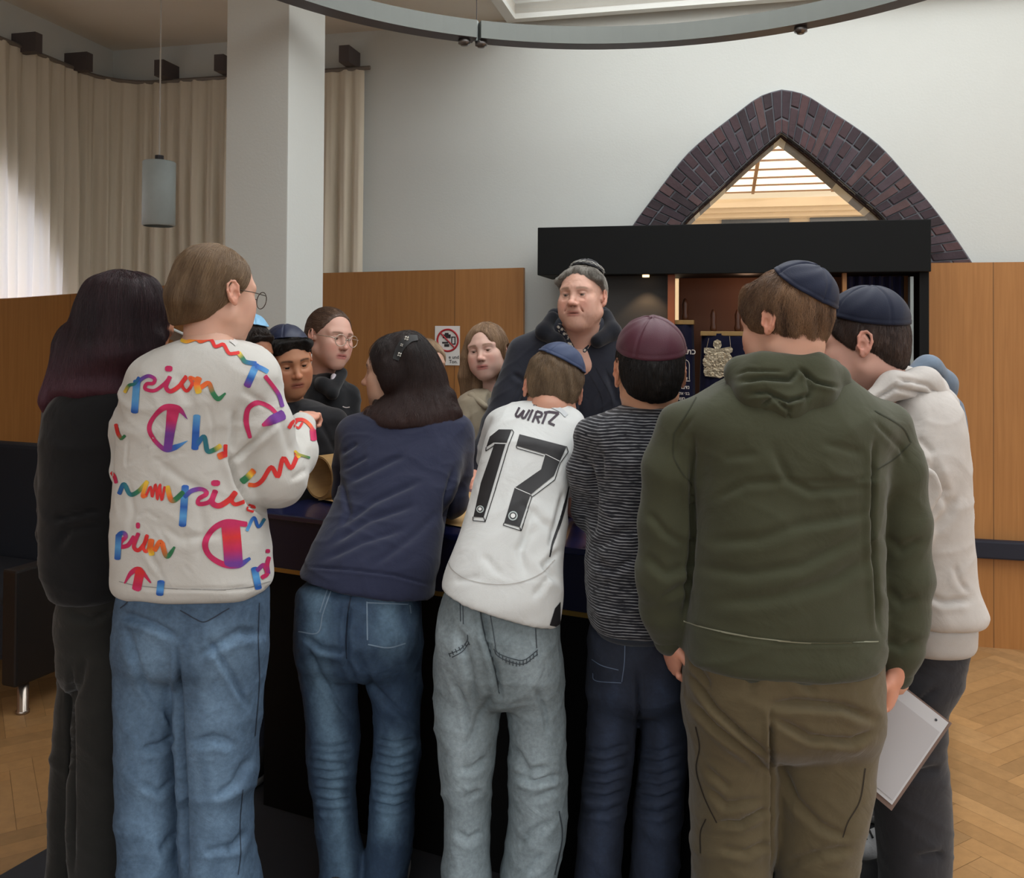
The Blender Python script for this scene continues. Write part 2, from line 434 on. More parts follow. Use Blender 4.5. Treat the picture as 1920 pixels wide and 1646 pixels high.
for side in (-1, 1):
    for i in range(NB):
        p = [I[i], I[i + 1], O[i + 1], O[i]]; p = [(apx + side * x, z) for x, z in p]
        mb.add([RW(x, .026, z) for x, z in p] + [RW(x, -.02, z) for x, z in p], [(0, 1, 2, 3), (4, 5, 6, 7), (0, 1, 5, 4), (2, 3, 7, 6)])
        mb.add([RW(p[0][0], -.34, p[0][1]), RW(p[1][0], -.34, p[1][1]), RW(p[1][0], .02, p[1][1]), RW(p[0][0], .02, p[0][1])], [(0, 1, 2, 3)])
mb.build('mortar', mat('mortar', srgb(112, 114, 120), .9, var=.1, vscale=30), arch)
# glazing of the arch; the hall behind it is made up as its reflection
M_pane = bpy.data.materials.new('pane'); M_pane.use_nodes = True
N, L = M_pane.node_tree.nodes, M_pane.node_tree.links
p = N['Principled BSDF']; p.inputs['Roughness'].default_value = .02; p.inputs['Base Color'].default_value = (.9, .9, .88, 1)
tr = N.new('ShaderNodeBsdfTransparent'); tr.inputs[0].default_value = (.95, .93, .9, 1)
mx = N.new('ShaderNodeMixShader'); fz = N.new('ShaderNodeFresnel'); fz.inputs[0].default_value = 1.45
gl = N.new('ShaderNodeBsdfGlossy'); gl.inputs['Roughness'].default_value = .02
L.new(fz.outputs[0], mx.inputs[0]); L.new(tr.outputs[0], mx.inputs[1]); L.new(gl.outputs[0], mx.inputs[2]); L.new(mx.outputs[0], N['Material Output'].inputs[0])
hole = [(apx - w, z) for w, z in inner][::-1] + [(apx + w, z) for w, z in inner[1:]]
mb = MB(); mb.prism(hole, -.075, -.068, lambda a, b, z: RW(a, z, b))
w2 = mb.build('window_3', M_pane); tag(w2, kind='structure')
mb = MB()
for k_ in (0, len(hole) // 2):
    pass
fr = [RW(a, -.06, b) for a, b in hole]
mb.tube(fr, .012, 6); mb.build('window_frame', mat('frame_brown', srgb(70, 40, 24), .5), w2)
# added hall, modelled after the room that the glass mirrors
M_cream = mat('cream_wall', srgb(222, 208, 184), .8)
mb = MB()
box_rw(mb, -1.0, 7.4, -8.7, -8.6, 0, 4.2)
box_rw(mb, -1.1, -1.0, -8.7, -.4, 0, 4.2); box_rw(mb, 7.4, 7.5, -8.7, -.4, 0, 4.2)
o = mb.build('wall_reflected', M_cream); tag(o, kind='structure')
mb = MB(); box_rw(mb, -1.1, 7.5, -8.7, -8.2, 3.45, 3.52); box_rw(mb, -1.1, -.6, -8.2, -.36, 3.45, 3.52); box_rw(mb, 7.0, 7.5, -8.2, -.36, 3.45, 3.52)
for i, (dq, dz) in enumerate([(.3, .06), (.2, .12), (.1, .18)]):
    box_rw(mb, -1.0, 7.4, -8.6, -8.6 + dq + .15, 3.45 - dz, 3.45 - dz + .06)
tag(mb.build('ceiling_reflected', mat('cream_ceiling', srgb(235, 218, 190), .8)), kind='structure')
mb = MB(); box_rw(mb, -.6, 7.0, -8.2, -.4, 3.62, 3.65)
w4 = mb.build('window_4', mat('reflected_skylight', (1, 1, 1, 1), .5, emis=(1, .90, .78, 1), estr=1.3)); tag(w4, kind='structure')  # glowing panel in place of the skylight mirrored in the pane
mb = MB()
for i in range(14): q = -8.2 + i * .6; box_rw(mb, -.6, 7.0, q - .012, q + .012, 3.60, 3.62)
for i in range(8): s = -.6 + i * 1.08; box_rw(mb, s - .02, s + .02, -8.2, -.4, 3.58, 3.62)
mb.build('window_frame', mat('reflected_bars', srgb(150, 120, 95), .6), w4)
for k_, (x0_, x1_) in enumerate(((1353, 1480), (1519, 1665))):
    s0, zt_ = wall_sz(x0_, 399, -8.56); s1 = wall_sz(x1_, 399, -8.56)[0]
    mb = MB(); box_rw(mb, s0, s1, -8.6, -8.56, 1.9, zt_)
    tag(mb.build('window_%d' % (5 + k_), mat('dark_pane', srgb(52, 54, 52), .2)), kind='structure')  # dark windows of the opposite wall, built as their mirror image
mb = MB(); box_rw(mb, -1.1, 7.5, -8.7, -.36, -.05, 0); tag(mb.build('floor_reflected', M_cream), kind='structure')
for s_ in (3.05, 3.45):
    t = empty('reflected_pendant', RW(s_, -4.2, 2.2), 'thin dark cord hanging in the hall behind the arched window, %s one' % ('left' if s_ < 3.2 else 'right'), 'cord')
    MB().tube([RW(s_, -4.2, 3.6), RW(s_, -4.2, 2.2)], .006, 6).build('cable', M_darkmetal, t)  # pendant cord built as a reflection in the pane
area_light('reflected_room_fill', RW(3.8, -3.8, 3.4), RW(3.8, -4.2, 0), 4, 5, 260, (1, .93, .84))  # added lamp that brightens the stand-in hall

# ------------------------------------------------------------------ curtain on its rail
def rail_path(u):                                        # u metres along, from the free end at right
    s_end = wall_sz(681, 300, .06)[0]; c0 = SC + .06; R_ = .30; L1 = s_end - (c0 + R_)
    if u < L1: return s_end - u, .06, (0, 1)
    a = (u - L1) / R_
    if a < math.pi / 2: return c0 + R_ - R_ * math.sin(a), .06 + R_ - R_ * math.cos(a), (-math.sin(a) * -1, math.cos(a))
    return c0, .06 + R_ + (u - L1 - R_ * math.pi / 2), (1, 0)
cur = empty('curtain', RW(SC + .3, .3, 1.7), 'long pleated cream curtain hanging around the left corner of the room', 'curtain')
V = []; Fc = []
TOT = 5.4; NU = 1500; NZ = 26; zt, zb = 3.17, 1.6
rng = random.Random(2); ph = [rng.uniform(0, 6) for _ in range(8)]
for i in range(NU + 1):
    u = TOT * i / NU; s_, q_, nn = rail_path(u)
    for j in range(NZ + 1):
        t = j / NZ; z = zt - (zt - zb) * t
        w = .022 * math.sin(u * 58 + 1.6 * math.sin(u * 5 + ph[0]) + .5 * math.sin(t * 3 + u * 9)) + .012 * math.sin(u * 23 + ph[1] + t * 1.2) + .006 * math.sin(u * 131 + ph[2])
        w *= .4 + .6 * min(1, t * 2.2)
        V.append(tuple(RW(s_ + nn[0] * w, q_ + nn[1] * w, z)))
for i in range(NU):
    for j in range(NZ):
        a = i * (NZ + 1) + j; Fc.append((a, a + 1, a + NZ + 2, a + NZ + 1))
M_cur = bpy.data.materials.new('curtain_cloth'); M_cur.use_nodes = True
N, L = M_cur.node_tree.nodes, M_cur.node_tree.links; p = N['Principled BSDF']
p.inputs['Base Color'].default_value = srgb(238, 226, 204); p.inputs['Roughness'].default_value = .9
tl = N.new('ShaderNodeBsdfTranslucent'); tl.inputs[0].default_value = srgb(225, 222, 220)
mx = N.new('ShaderNodeMixShader'); mx.inputs[0].default_value = .2
L.new(p.outputs[0], mx.inputs[1]); L.new(tl.outputs[0], mx.inputs[2]); L.new(mx.outputs[0], N['Material Output'].inputs[0])
mesh_obj('cloth', V, np.array(Fc), M_cur, cur)
mb = MB(); mb.tube([RW(*rail_path(u)[:2], 3.175) for u in np.arange(-.04, TOT, .05)], .013, 6); mb.build('rail', mat('rail_grey', srgb(120, 112, 104), .5), cur)
M_brk = mat('bracket_grey', srgb(82, 74, 74), .6)
# dark bracket boxes above the rail
for (x0, y0, x1, y1, lab) in [(32, 68, 78, 97, 'nearest the left edge of the photo'), (130, 103, 173, 133, 'second from the left'), (294, 120, 321, 147, 'behind the pendant lamp cord'),
                              (405, 110, 432, 138, 'half hidden by the white column'), (638, 93, 662, 123, 'right of the white column')]:
    xm, ym = (x0 + x1) / 2, (y0 + y1) / 2
    if xm < 200:
        r = ray(xm, ym); # hit on left wall plane offset .1
        n = np.array([WX, WY, 0]); o = np.array(RW(SC + .09, 0, 0)); t = np.dot(o - CAMP, n) / np.dot(r, n); P = CAMP + r * t
        q = -0.2334 * P[0] - 0.9724 * (P[1] - 5.327)
        mb = MB(); box_rw(mb, SC, SC + .16, q - .02, q + .035, P[2] - .055, P[2] + .055); loc = RW(SC, q, P[2])
    else:
        s_, z_ = wall_sz(xm, ym, .09)
        mb = MB(); box_rw(mb, s_ - .015, s_ + .05, 0, .17, z_ - .05, z_ + .05); loc = RW(s_, 0, z_)
    t = empty('wall_bracket', loc, 'dark grey bracket plate above the curtain rail, %s' % lab, 'bracket', 'brackets above the curtain rail')
    mb.build('plate', M_brk, t)

# pendant lamp
pc = W(298, 363, 4.5); t = empty('pendant_lamp', (pc[0], pc[1], pc[2]), 'frosted glass cylinder pendant lamp hanging on a thin cord by the curtain', 'lamp')
M_frost = mat('frosted_glass', srgb(178, 190, 190), .5, var=.06, vscale=12, bump=.2, bscale=40)
V = []; Fc = []; n = 28; z0, z1 = W(298, 424, 4.5)[2], W(298, 303, 4.5)[2]
for rr, zz in ((.070, z0), (.079, z0 + .006), (.079, z1 - .006), (.074, z1), (.02, z1), (.02, z1 + .0)):
    for k_ in range(n): V.append((pc[0] + rr * math.cos(k_ * 2 * math.pi / n), pc[1] + rr * math.sin(k_ * 2 * math.pi / n), zz))
for a in range(5):
    for k_ in range(n): Fc.append((a * n + k_, a * n + (k_ + 1) % n, (a + 1) * n + (k_ + 1) % n, (a + 1) * n + k_))
mesh_obj('lamp_shade', V, Fc, M_frost, t)
MB().tube([(pc[0], pc[1], z1 - .02), (pc[0] , pc[1], CEIL)], .004, 6).build('cord', mat('cord_white', srgb(200, 196, 188), .6), t)
MB().tube([(pc[0], pc[1], z1 - .01), (pc[0], pc[1], z1 + .03)], .021, 12).build('cap', M_darkmetal, t)

# ring lamp
rc = np.array([.33, 2.62]); RR = 1.67; rt = empty('ring_light', (rc[0], rc[1], 2.92), 'large curved metal ring light hanging above the table', 'lamp')
M_ring = mat('ring_band', srgb(118, 122, 118), .5, metal=.4, var=.05, vscale=3)
def ring_seg(a0, a1, name):
    V = []; n = 60; z0, z1 = 2.92, 3.00; w = .09
    for i in range(n + 1):
        a = a0 + (a1 - a0) * i / n; c, s = math.cos(a), math.sin(a)
        for rr, zz in ((RR - w, z0), (RR, z0), (RR, z1), (RR - w, z1)):
            V.append((rc[0] + rr * c, rc[1] + rr * s, zz))
    Fc = []
    for i in range(n):
        for k_ in range(4): Fc.append((i * 4 + k_, i * 4 + (k_ + 1) % 4, i * 4 + 4 + (k_ + 1) % 4, i * 4 + 4 + k_))
    Fc += [(0, 1, 2, 3), (n * 4, n * 4 + 3, n * 4 + 2, n * 4 + 1)]
    o = mesh_obj(name, V, Fc, M_ring, rt, smooth=False)
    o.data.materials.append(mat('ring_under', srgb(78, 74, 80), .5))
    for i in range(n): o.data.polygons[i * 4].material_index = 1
    return o
def ang(px, py):
    r = ray(px, py); t = (2.92 - HC) / r[2]; p = CAMP + r * t; return math.atan2(p[1] - rc[1], p[0] - rc[0])
aj = ang(888, 82)
ring_seg(aj + .006, aj + math.pi - .012, 'band'); ring_seg(aj - math.pi, aj - .006, 'band')
M_knob = mat('knob_metal', srgb(120, 116, 114), .3, metal=.8)
for px_, py_ in ((873, 71), (903, 76), (1503, 52)):
    a = ang(px_, py_); P = np.array([rc[0] + (RR - .045) * math.cos(a), rc[1] + (RR - .045) * math.sin(a), 2.92])
    V = []; Fc = []; n = 20
    for rr, zz in ((.020, 0), (.028, -.004), (.028, -.022), (.018, -.026), (.016, -.030), (.001, -.031)):
        for k_ in range(n): V.append((P[0] + rr * math.cos(k_ * 2 * math.pi / n), P[1] + rr * math.sin(k_ * 2 * math.pi / n), P[2] + zz))
    for b in range(5):
        for k_ in range(n): Fc.append((b * n + k_, b * n + (k_ + 1) % n, (b + 1) * n + (k_ + 1) % n, (b + 1) * n + k_))
    mesh_obj('spotlight', V, Fc, M_knob, rt)
for a in (aj, aj + math.pi * .66, aj - math.pi * .6):
    P = (rc[0] + (RR - .045) * math.cos(a), rc[1] + (RR - .045) * math.sin(a))
    MB().tube([(P[0], P[1], 2.94), (P[0], P[1], 4.0 if a != aj + math.pi * .66 else CEIL)], .002, 6).build('suspension_rod', M_darkmetal, rt)
    MB().tube([(P[0], P[1], 2.915), (P[0], P[1], 3.01)], .010, 8).build('joint', M_metal, rt)

# ------------------------------------------------------------------ ark (black cabinet with the scrolls)
ark = empty('torah_ark', RW(1.0, .3, 0), 'black open cabinet for the scrolls standing under the brick arch', 'cabinet')
QH = .47
hs0, ztop = wall_sz(1008, 427, QH); hs1, zt2 = wall_sz(1746, 410, QH); zbot = wall_sz(1008, 516, QH)[1]
ztop = (ztop + zt2) / 2
mb = MB(); box_rw(mb, hs0, hs1, .08, QH, zbot, ztop, .004); mb.build('header', M_black, ark)
sE = hs1
mb = MB(); box_rw(mb, sE - .045, sE - .002, .1, QH - .04, 0, zbot); mb.build('side_panel', M_black, ark)
s1250 = wall_sz(1252, 600, .4)[0]
M_post = wood_mat('post_wood', srgb(150, 80, 40), srgb(170, 92, 48), .5)
mb = MB(); box_rw(mb, s1250, s1250 + .035, .36, .41, 0, zbot); mb.build('post', mat('post_red', srgb(150, 78, 40), .5, var=.1), ark)
mb = MB(); box_rw(mb, hs0 + .24, s1250, .30, .34, 0, zbot); mb.build('sliding_door', mat('door_charcoal', srgb(50, 48, 46), .6), ark)
mb = MB(); box_rw(mb, s1250 + .04, sE - .05, .085, .10, 0, zbot); mb.build('back_panel', mat('ark_back', srgb(112, 66, 38), .6, var=.1, stretch=(1, 1, .1), vscale=10), ark)
mb = MB(); box_rw(mb, s1250 + .04, sE - .05, .1, .42, .62, .66); mb.build('shelf', mat('ark_shelf', srgb(120, 72, 42), .6), ark)
s1590 = wall_sz(1585, 600, .4)[0]
mb = MB(); box_rw(mb, s1590 - .016, s1590 + .004, .38, .42, .0, zbot); mb.build('post', mat('post_light', srgb(160, 110, 60), .5), ark)
mb = MB(); box_rw(mb, sE - .085, sE - .07, .36, .42, 0, zbot - .02); mb.build('rail', M_metal, ark)
sp = wall_pt(1211, 519, .42)
mb = MB(); mb.tube([(sp[0], sp[1], zbot + .01), (sp[0], sp[1], zbot - .012)], .018, 14); mb.build('spotlight', mat('spot_glow', (1, .8, .5, 1), .4, emis=(1, .62, .3, 1), estr=3), ark)
_s = bpy.data.lights.new('ark_spot', 'SPOT'); _s.energy = 3; _s.spot_size = 1.6; _s.color = (1, .65, .35); _s.shadow_soft_size = .02
_o = bpy.data.objects.new('ark_spot', _s); COL.objects.link(_o); _o.location = (sp[0], sp[1], zbot - .03)
_s = bpy.data.lights.new('ark_inner', 'POINT'); _s.energy = .35; _s.color = (1, .6, .38); _s.shadow_soft_size = .05
_o = bpy.data.objects.new('ark_inner', _s); COL.objects.link(_o); _o.location = RW(wall_sz(1400, 540, .2)[0], .3, zbot - .06)
# navy curtain of the ark
V = []; Fc = []; sa, sb = s1590 + .02, sE - .09
for i in range(121):
    for j in range(2):
        V.append(tuple(RW(sa + (sb - sa) * i / 120, .30 + .018 * math.sin(i * .3), zbot - .01 if j == 0 else .3)))
for i in range(120): Fc.append((2 * i, 2 * i + 1, 2 * i + 3, 2 * i + 2))
pk = empty('ark_curtain', RW((sa + sb) / 2, .3, .3), 'deep blue velvet curtain hanging at the right of the black cabinet', 'curtain')
mesh_obj('cloth', V, Fc, mat('blue_velvet', srgb(10, 14, 60), .8, sheen=.1), pk)

def text_mesh(txt, size, fn, m, parent, name='lettering', extrude=.0006, bold=0.0, align='CENTER', sx=1.0):
    cu = bpy.data.curves.new('t', 'FONT'); cu.body = txt; cu.size = size; cu.align_x = align; cu.extrude = 0; cu.offset = bold
    cu.resolution_u = 3
    o = bpy.data.objects.new('t', cu); COL.objects.link(o)
    bpy.context.view_layer.update()
    me = o.evaluated_get(bpy.context.evaluated_depsgraph_get()).to_mesh()
    V = [fn(v.co.x * sx, v.co.y) for v in me.vertices]; Fc = [tuple(p.vertices) for p in me.polygons]
    bpy.data.objects.remove(o); bpy.data.curves.remove(cu)
    if not V: return None
    return mesh_obj(name, V, Fc, m, parent, smooth=False)
# mantled scrolls
M_velvet = mat('navy_velvet', srgb(11, 13, 38), .9, sheen=.08, spec=.2, bump=.2, bscale=80)
M_gold = mat('gold_fringe', srgb(150, 120, 70), .6, bump=.8, bscale=150, stretch=(1, 1, .2))
M_silver = mat('silver', srgb(190, 176, 150), .33, metal=.85, bump=.9, bscale=45, bdist=.006)
M_thread = mat('white_thread', srgb(205, 198, 190), .7)
def mantle(sc0, sc1, q, z0, z1, label, fr_z=None, depth=.06):
    t = empty('torah_scroll', RW((sc0 + sc1) / 2, q, z0), label, 'scroll')
    V = []; Fc = []; n = 48; cs, hw = (sc0 + sc1) / 2, (sc1 - sc0) / 2
    zs = np.linspace(z0, z1, 14)
    for z in zs:
        k_ = 1 - .12 * ((z - z0) / (z1 - z0)) ** 3
        for i in range(n):
            a = 2 * math.pi * i / n; e = .55
            c, s = math.cos(a), math.sin(a)
            x = math.copysign(abs(c) ** e, c) * hw * k_; y = math.copysign(abs(s) ** .8, s) * depth + .004 * math.sin(a * 12)
            V.append(tuple(RW(cs + x, q + y, z)))
    for r in range(13):
        for i in range(n): Fc.append((r * n + i, r * n + (i + 1) % n, (r + 1) * n + (i + 1) % n, (r + 1) * n + i))
    Fc.append(tuple(range(13 * n, 14 * n))); mesh_obj('mantle', V, Fc, M_velvet, t, smooth=True)
    mb = MB(); box_rw(mb, cs - hw * .92, cs + hw * .92, q - depth, q + depth * 1.03, z1 - .012, z1 + .012, .004); mb.build('fringe', M_gold, t)
    for d in (-.45, .45):
        mb = MB(); P = RW(cs + d * hw, q, z1)
        mb.tube([P, P + Vector((0, 0, .03)), P + Vector((0, 0, .05)), P + Vector((0, 0, .10)), P + Vector((0, 0, .125)), P + Vector((0, 0, .13))], [.012, .02, .014, .016, .008, .001], 12)
        mb.build('handle', mat('roller_wood', srgb(80, 44, 24), .4), t, smooth=True)
    return t
qs = .24
sA0, zA = wall_sz(1268, 604, qs + .06); sA1 = wall_sz(1304, 604, qs + .06)[0]
sA0 = sA1 - .21
tA = mantle(sA0, sA1, qs, .66, zA, 'narrow navy mantled scroll with white Hebrew embroidery, left in the cabinet')
sB0, zB = wall_sz(1309, 625, qs + .06); sB1 = wall_sz(1412, 616, qs + .06)[0]
tB = mantle(sB0, sB1, qs, .66, zB, 'navy mantled scroll wearing the silver breastplate')
def fA(px, py, q=qs + .0625):
    cs, cz = wall_sz(px, py, q); return lambda x, y: tuple(RW(cs + x, q, cz + y))
text_mesh('כתר'[::-1], .040, fA(1292, 664), M_thread, tA, bold=.0005)
for txt, px_, py_, sz in (('נדבת', 1283, 729, .026), ('בני אליעזר', 1276, 740, .022), ('משה', 1276, 750, .024), ('ורבקה לברכה', 1268, 762, .024), ('א', 1284, 680, .024), ('ב', 1286, 692, .022), ('ג', 1286, 702, .022), ('ד', 1287, 712, .022)):
    text_mesh(txt[::-1], sz, fA(px_, py_), M_thread, tA, bold=.0003)
g = fA(1283, 710); mb = MB()
mb.tube([g(-.026, -.012)] + [g(-.026, 0)] + [g(-.026 + .0, .06)] + [g(-.026 * math.cos(a), .075 + .026 * math.sin(a)) for a in np.linspace(0, math.pi, 9)] + [g(.026, 0), g(.03, -.012), g(-.03, -.012)], .0018, 6)
mb.build('embroidered_tablet', M_thread, tA)
# silver breastplate
bp = empty('torah_shield', wall_pt(1345, 672, qs + .07), 'ornate silver breastplate hanging on the navy scroll mantle', 'ornament')
out_px = [(1345, 636), (1352, 640), (1353, 648), (1350, 654), (1358, 652), (1370, 650), (1374, 654), (1373, 660), (1368, 663), (1373, 670), (1376, 679), (1374, 686), (1370, 690), (1373, 695), (1374, 703), (1366, 708), (1356, 706), (1349, 709), (1341, 707), (1330, 706), (1322, 705), (1319, 698), (1320, 692), (1324, 688), (1318, 682), (1318, 674), (1322, 668), (1326, 664), (1320, 662), (1320, 652), (1330, 652), (1341, 654), (1337, 648), (1338, 640)]
oc = [wall_sz(x, y, qs + .065) for x, y in out_px]
mb = MB(); mb.prism(oc, qs + .062, qs + .070, lambda a, b, z: RW(a, z, b)); mb.build('plate', M_silver, bp)
rng = random.Random(5)
mb = MB()
for i in range(90):
    x = rng.uniform(1322, 1370); y = rng.uniform(660, 704)
    if abs(x - 1346) < 9 and (y < 676 or y > 690): continue
    p0 = wall_pt(x, y, qs + .072); a = rng.uniform(0, 6.3); rr = rng.uniform(.004, .010)
    mb.tube([p0 + np.array([rr * math.cos(a + b) * WX, rr * math.cos(a + b) * WY, rr * math.sin(a + b)]) for b in np.linspace(0, 3.6, 6)], .0022, 5)
mb.build('relief', M_silver, bp)
for xx in (1341, 1349):
    mb = MB(); p0 = wall_pt(xx, 671, qs + .074); mb.box(p0, (.014, .008, .04), AX, .002); mb.build('tablet', M_silver, bp)
mb = MB(); p0 = wall_pt(1346, 693, qs + .074); mb.box(p0, (.052, .006, .016), AX, .002)
mb.build('name_plate', M_silver, bp)
for xx in (1341, 1350):
    mb = MB(); p0 = wall_pt(xx, 643, qs + .075); mb.tube([p0, p0 + np.array([-.002, -.01, 0])], [.006, .003], 8); mb.build('boss', M_silver, bp)
for pa_, pb_ in (((1325, 652), (1329, 634)), ((1370, 652), (1368, 630))):
    MB().tube([wall_pt(*pa_, qs + .075), wall_pt(*pb_, qs + .075)], .0012, 5).build('chain', M_silver, bp)

# no photography sign
M_white = mat('sign_white', srgb(232, 230, 226), .5); M_red = mat('sign_red', srgb(178, 34, 44), .5); M_ink = mat('sign_black', srgb(40, 38, 40), .5)
q0 = .147
sA, zT = wall_sz(816, 611, q0); sB, zL = wall_sz(862, 685, q0)
sg = empty('no_photo_sign', RW((sA + sB) / 2, q0, (zT + zL) / 2), 'small white no photography sign with red ring on the wood panelling', 'sign')
mb = MB(); box_rw(mb, sA, sB, q0, q0 + .004, zL, zT); mb.build('board', M_white, sg)
csx, csz = wall_sz(840, 638, q0); q1 = q0 + .006
def sgp(px, py): a, b = wall_sz(px, py, q1); return RW(a, q1, b)
rr_ = wall_sz(861, 638, q1)[0] - wall_sz(840, 638, q1)[0] - .005
mb = MB(); mb.tube([RW(csx + rr_ * math.cos(a), q1, csz + rr_ * math.sin(a)) for a in np.linspace(0, 2 * math.pi, 40, endpoint=False)], .0055, 6, closed=True)
mb.tube([RW(csx - rr_ * .7, q1 + .002, csz + rr_ * .7), RW(csx + rr_ * .7, q1 + .002, csz - rr_ * .7)], .0045, 6); mb.build('prohibition_ring', M_red, sg)
mb = MB()
def bx2(x0, y0, x1, y1): 
    a, b = wall_sz(x0, y1, q1); c, d = wall_sz(x1, y0, q1); box_rw(mb, a, c, q0 + .002, q1 + .0, b, d)
bx2(830, 627, 845, 634); bx2(834, 624, 841, 628)
for (x0, y0, x1, y1) in ((846, 632, 848, 645), (852, 632, 854, 645), (846, 631, 854, 633), (846, 644, 854, 646)): bx2(x0, y0, x1, y1)
bx2(829, 641, 840, 644); bx2(833, 645, 842, 650)
mb.build('pictogram', M_ink, sg)
for txt, x, y in (('e und', 851, 672.5), ('Ton.', 850, 681)):
    p_ = wall_sz(x, y, q0 + .005); text_mesh(txt, .028, (lambda a, b, p_=p_: tuple(RW(p_[0] + a, q0 + .0055, p_[1] + b))), M_ink, sg, bold=.0004)

# ------------------------------------------------------------------ dark seating at the left
M_bench = mat('bench_cloth', srgb(22, 28, 38), .85, bump=.2, bscale=200); M_side = mat('bench_side', srgb(16, 15, 16), .5)
bd = W(42, 1300, 3.72); bd[2] = 0
bt = empty('bench', (bd[0], bd[1], 0), 'dark blue upholstered bench with black side standing by the left wall', 'bench')
ux = np.array([-.93, .367, 0]); ux /= np.linalg.norm(ux); uy = np.array([.367, .93, 0]); AXB = [tuple(ux), tuple(uy), (0, 0, 1)]
def bb(a0, a1, b0, b1, z0, z1, bev=0):
    mb = MB(); mb.box(bd + ux * (a0 + a1) / 2 + uy * (b0 + b1) / 2 + np.array([0, 0, (z0 + z1) / 2]), (a1 - a0, b1 - b0, z1 - z0), AXB, bev); return mb
bb(-.02, .06, -.05, .62, .13, .60, .01).build('side_panel', M_side, bt)
bb(.06, 1.08, .0, .60, .20, .44, .03).build('seat', M_bench, bt)
bb(-.02, 1.12, .62, .72, .2, .995, .02).build('backrest', M_bench, bt)
for a, b in ((.02, .02), (.02, .58), (.9, .02), (.9, .58)):
    P = bd + ux * a + uy * b; mb = MB(); mb.tube([(P[0], P[1], 0), (P[0], P[1], .012), (P[0], P[1], .014), (P[0], P[1], .14)], [.026, .026, .022, .022], 16)
    mb.build('leg', mat('chrome', srgb(170, 160, 150), .25, metal=.9), bt, smooth=True)

# ------------------------------------------------------------------ platform and table
TN = np.array([-.737, 2.72]); TD = np.array([.903, -.4295]); TP = np.array([.4295, .903])
AXT = [(TD[0], TD[1], 0), (TP[0], TP[1], 0), (0, 0, 1)]
TL, TW_, TH = 1.50, .92, 1.03
def tb(a, b, z): return np.array([TN[0] + TD[0] * a + TP[0] * b, TN[1] + TD[1] * a + TP[1] * b, z])
def box_t(mb, a0, a1, b0, b1, z0, z1, bev=0): return mb.box(tb((a0 + a1) / 2, (b0 + b1) / 2, (z0 + z1) / 2), (a1 - a0, b1 - b0, z1 - z0), AXT, bev)
lp = W(60, 1578, 2.47); al = np.dot(lp[:2] - TN, TD)
mb = MB(); box_t(mb, al, TL + .34, -1.6, 2.0, 0.001, .15, .006)
tag(mb.build('platform', mat('platform_carpet', srgb(40, 41, 46), .9, bump=.4, bscale=400, var=.05), at=tb(.5, 0, 0)), 'low dark grey carpeted platform the whole group stands on', 'platform')
tbl = empty('reading_table', tb(TL / 2, TW_ / 2, .15), 'large navy and black reading table with a thin gold line', 'table')
M_top = mat('table_top', srgb(26, 30, 66), .25, coat=.3, var=.06); M_nav = mat('table_navy', srgb(12, 14, 46), .5); M_blk = mat('table_black', srgb(5, 5, 5), .7, spec=.2)
mb = MB(); box_t(mb, -.03, TL, 0, TW_, TH - .018, TH, .004); mb.build('table_top', M_top, tbl)
mb = MB(); box_t(mb, -.024, TL - .006, .006, TW_ - .006, TH - .160, TH - .019); mb.build('apron', M_nav, tbl)
mb = MB(); box_t(mb, -.028, TL - .002, .002, TW_ - .002, TH - .172, TH - .160); mb.build('gold_line', mat('brass', srgb(160, 128, 66), .4, metal=.6), tbl)
mb = MB(); box_t(mb, -.01, TL - .02, .02, TW_ - .02, .151, TH - .173); mb.build('base', M_blk, tbl)
# open scroll on the table
M_parch = mat('parchment', srgb(196, 158, 104), .65, var=.18, vscale=9, stretch=(1, 1, 6), bump=.1, bscale=60)
scr = empty('parchment_scroll', tb(.2, .3, TH), 'open tan parchment scroll rolled at its left end, lying on the table', 'scroll')
pA = W(597, 893, 2.90); ra = .072
pA[2] = TH + ra + .004
axd = np.array([.30, .954, 0]); axd = np.array([.62, .78, 0]); axd /= np.linalg.norm(axd)
def roll(name, P0, r0, length, turns=2.2):
    V = []; Fc = []; n = 110; side = np.array([axd[1], -axd[0], 0]); thick = .0022
    for i in range(n + 1):
        a = -math.pi / 2 + turns * 2 * math.pi * i / n; r = r0 - .0045 * turns * i / n
        for rr in (r, r - thick):
            for l in (0, length):
                p = P0 + axd * l + side * rr * math.cos(a) + np.array([0, 0, rr * math.sin(a)])
                V.append(tuple(p))
    for i in range(n):
        b = i * 4
        Fc += [(b, b + 1, b + 5, b + 4), (b + 2, b + 6, b + 7, b + 3), (b, b + 4, b + 6, b + 2), (b + 1, b + 3, b + 7, b + 5)]
    return mesh_obj(name, V, Fc, M_parch, scr)
roll('roll', pA, ra, .42)
side = np.array([axd[1], -axd[0], 0]); s0 = pA - np.array([0, 0, ra])
V = []; Fc = []
for i in range(25):
    for j in range(2):
        z = TH + .003 + .006 * max(0, 1 - i / 5) + .003 * math.sin(i * .5) ** 2
        p = s0 + side * (.75 * i / 24) + axd * (.42 * j); V.append((p[0], p[1], z)); 
for i in range(24): Fc.append((2 * i, 2 * i + 1, 2 * i + 3, 2 * i + 2))
sh = mesh_obj('sheet', V, Fc, M_parch, scr)
pB = s0 + side * .75; pB[2] = TH + .034
roll('roll', pB, .030, .42, 3)
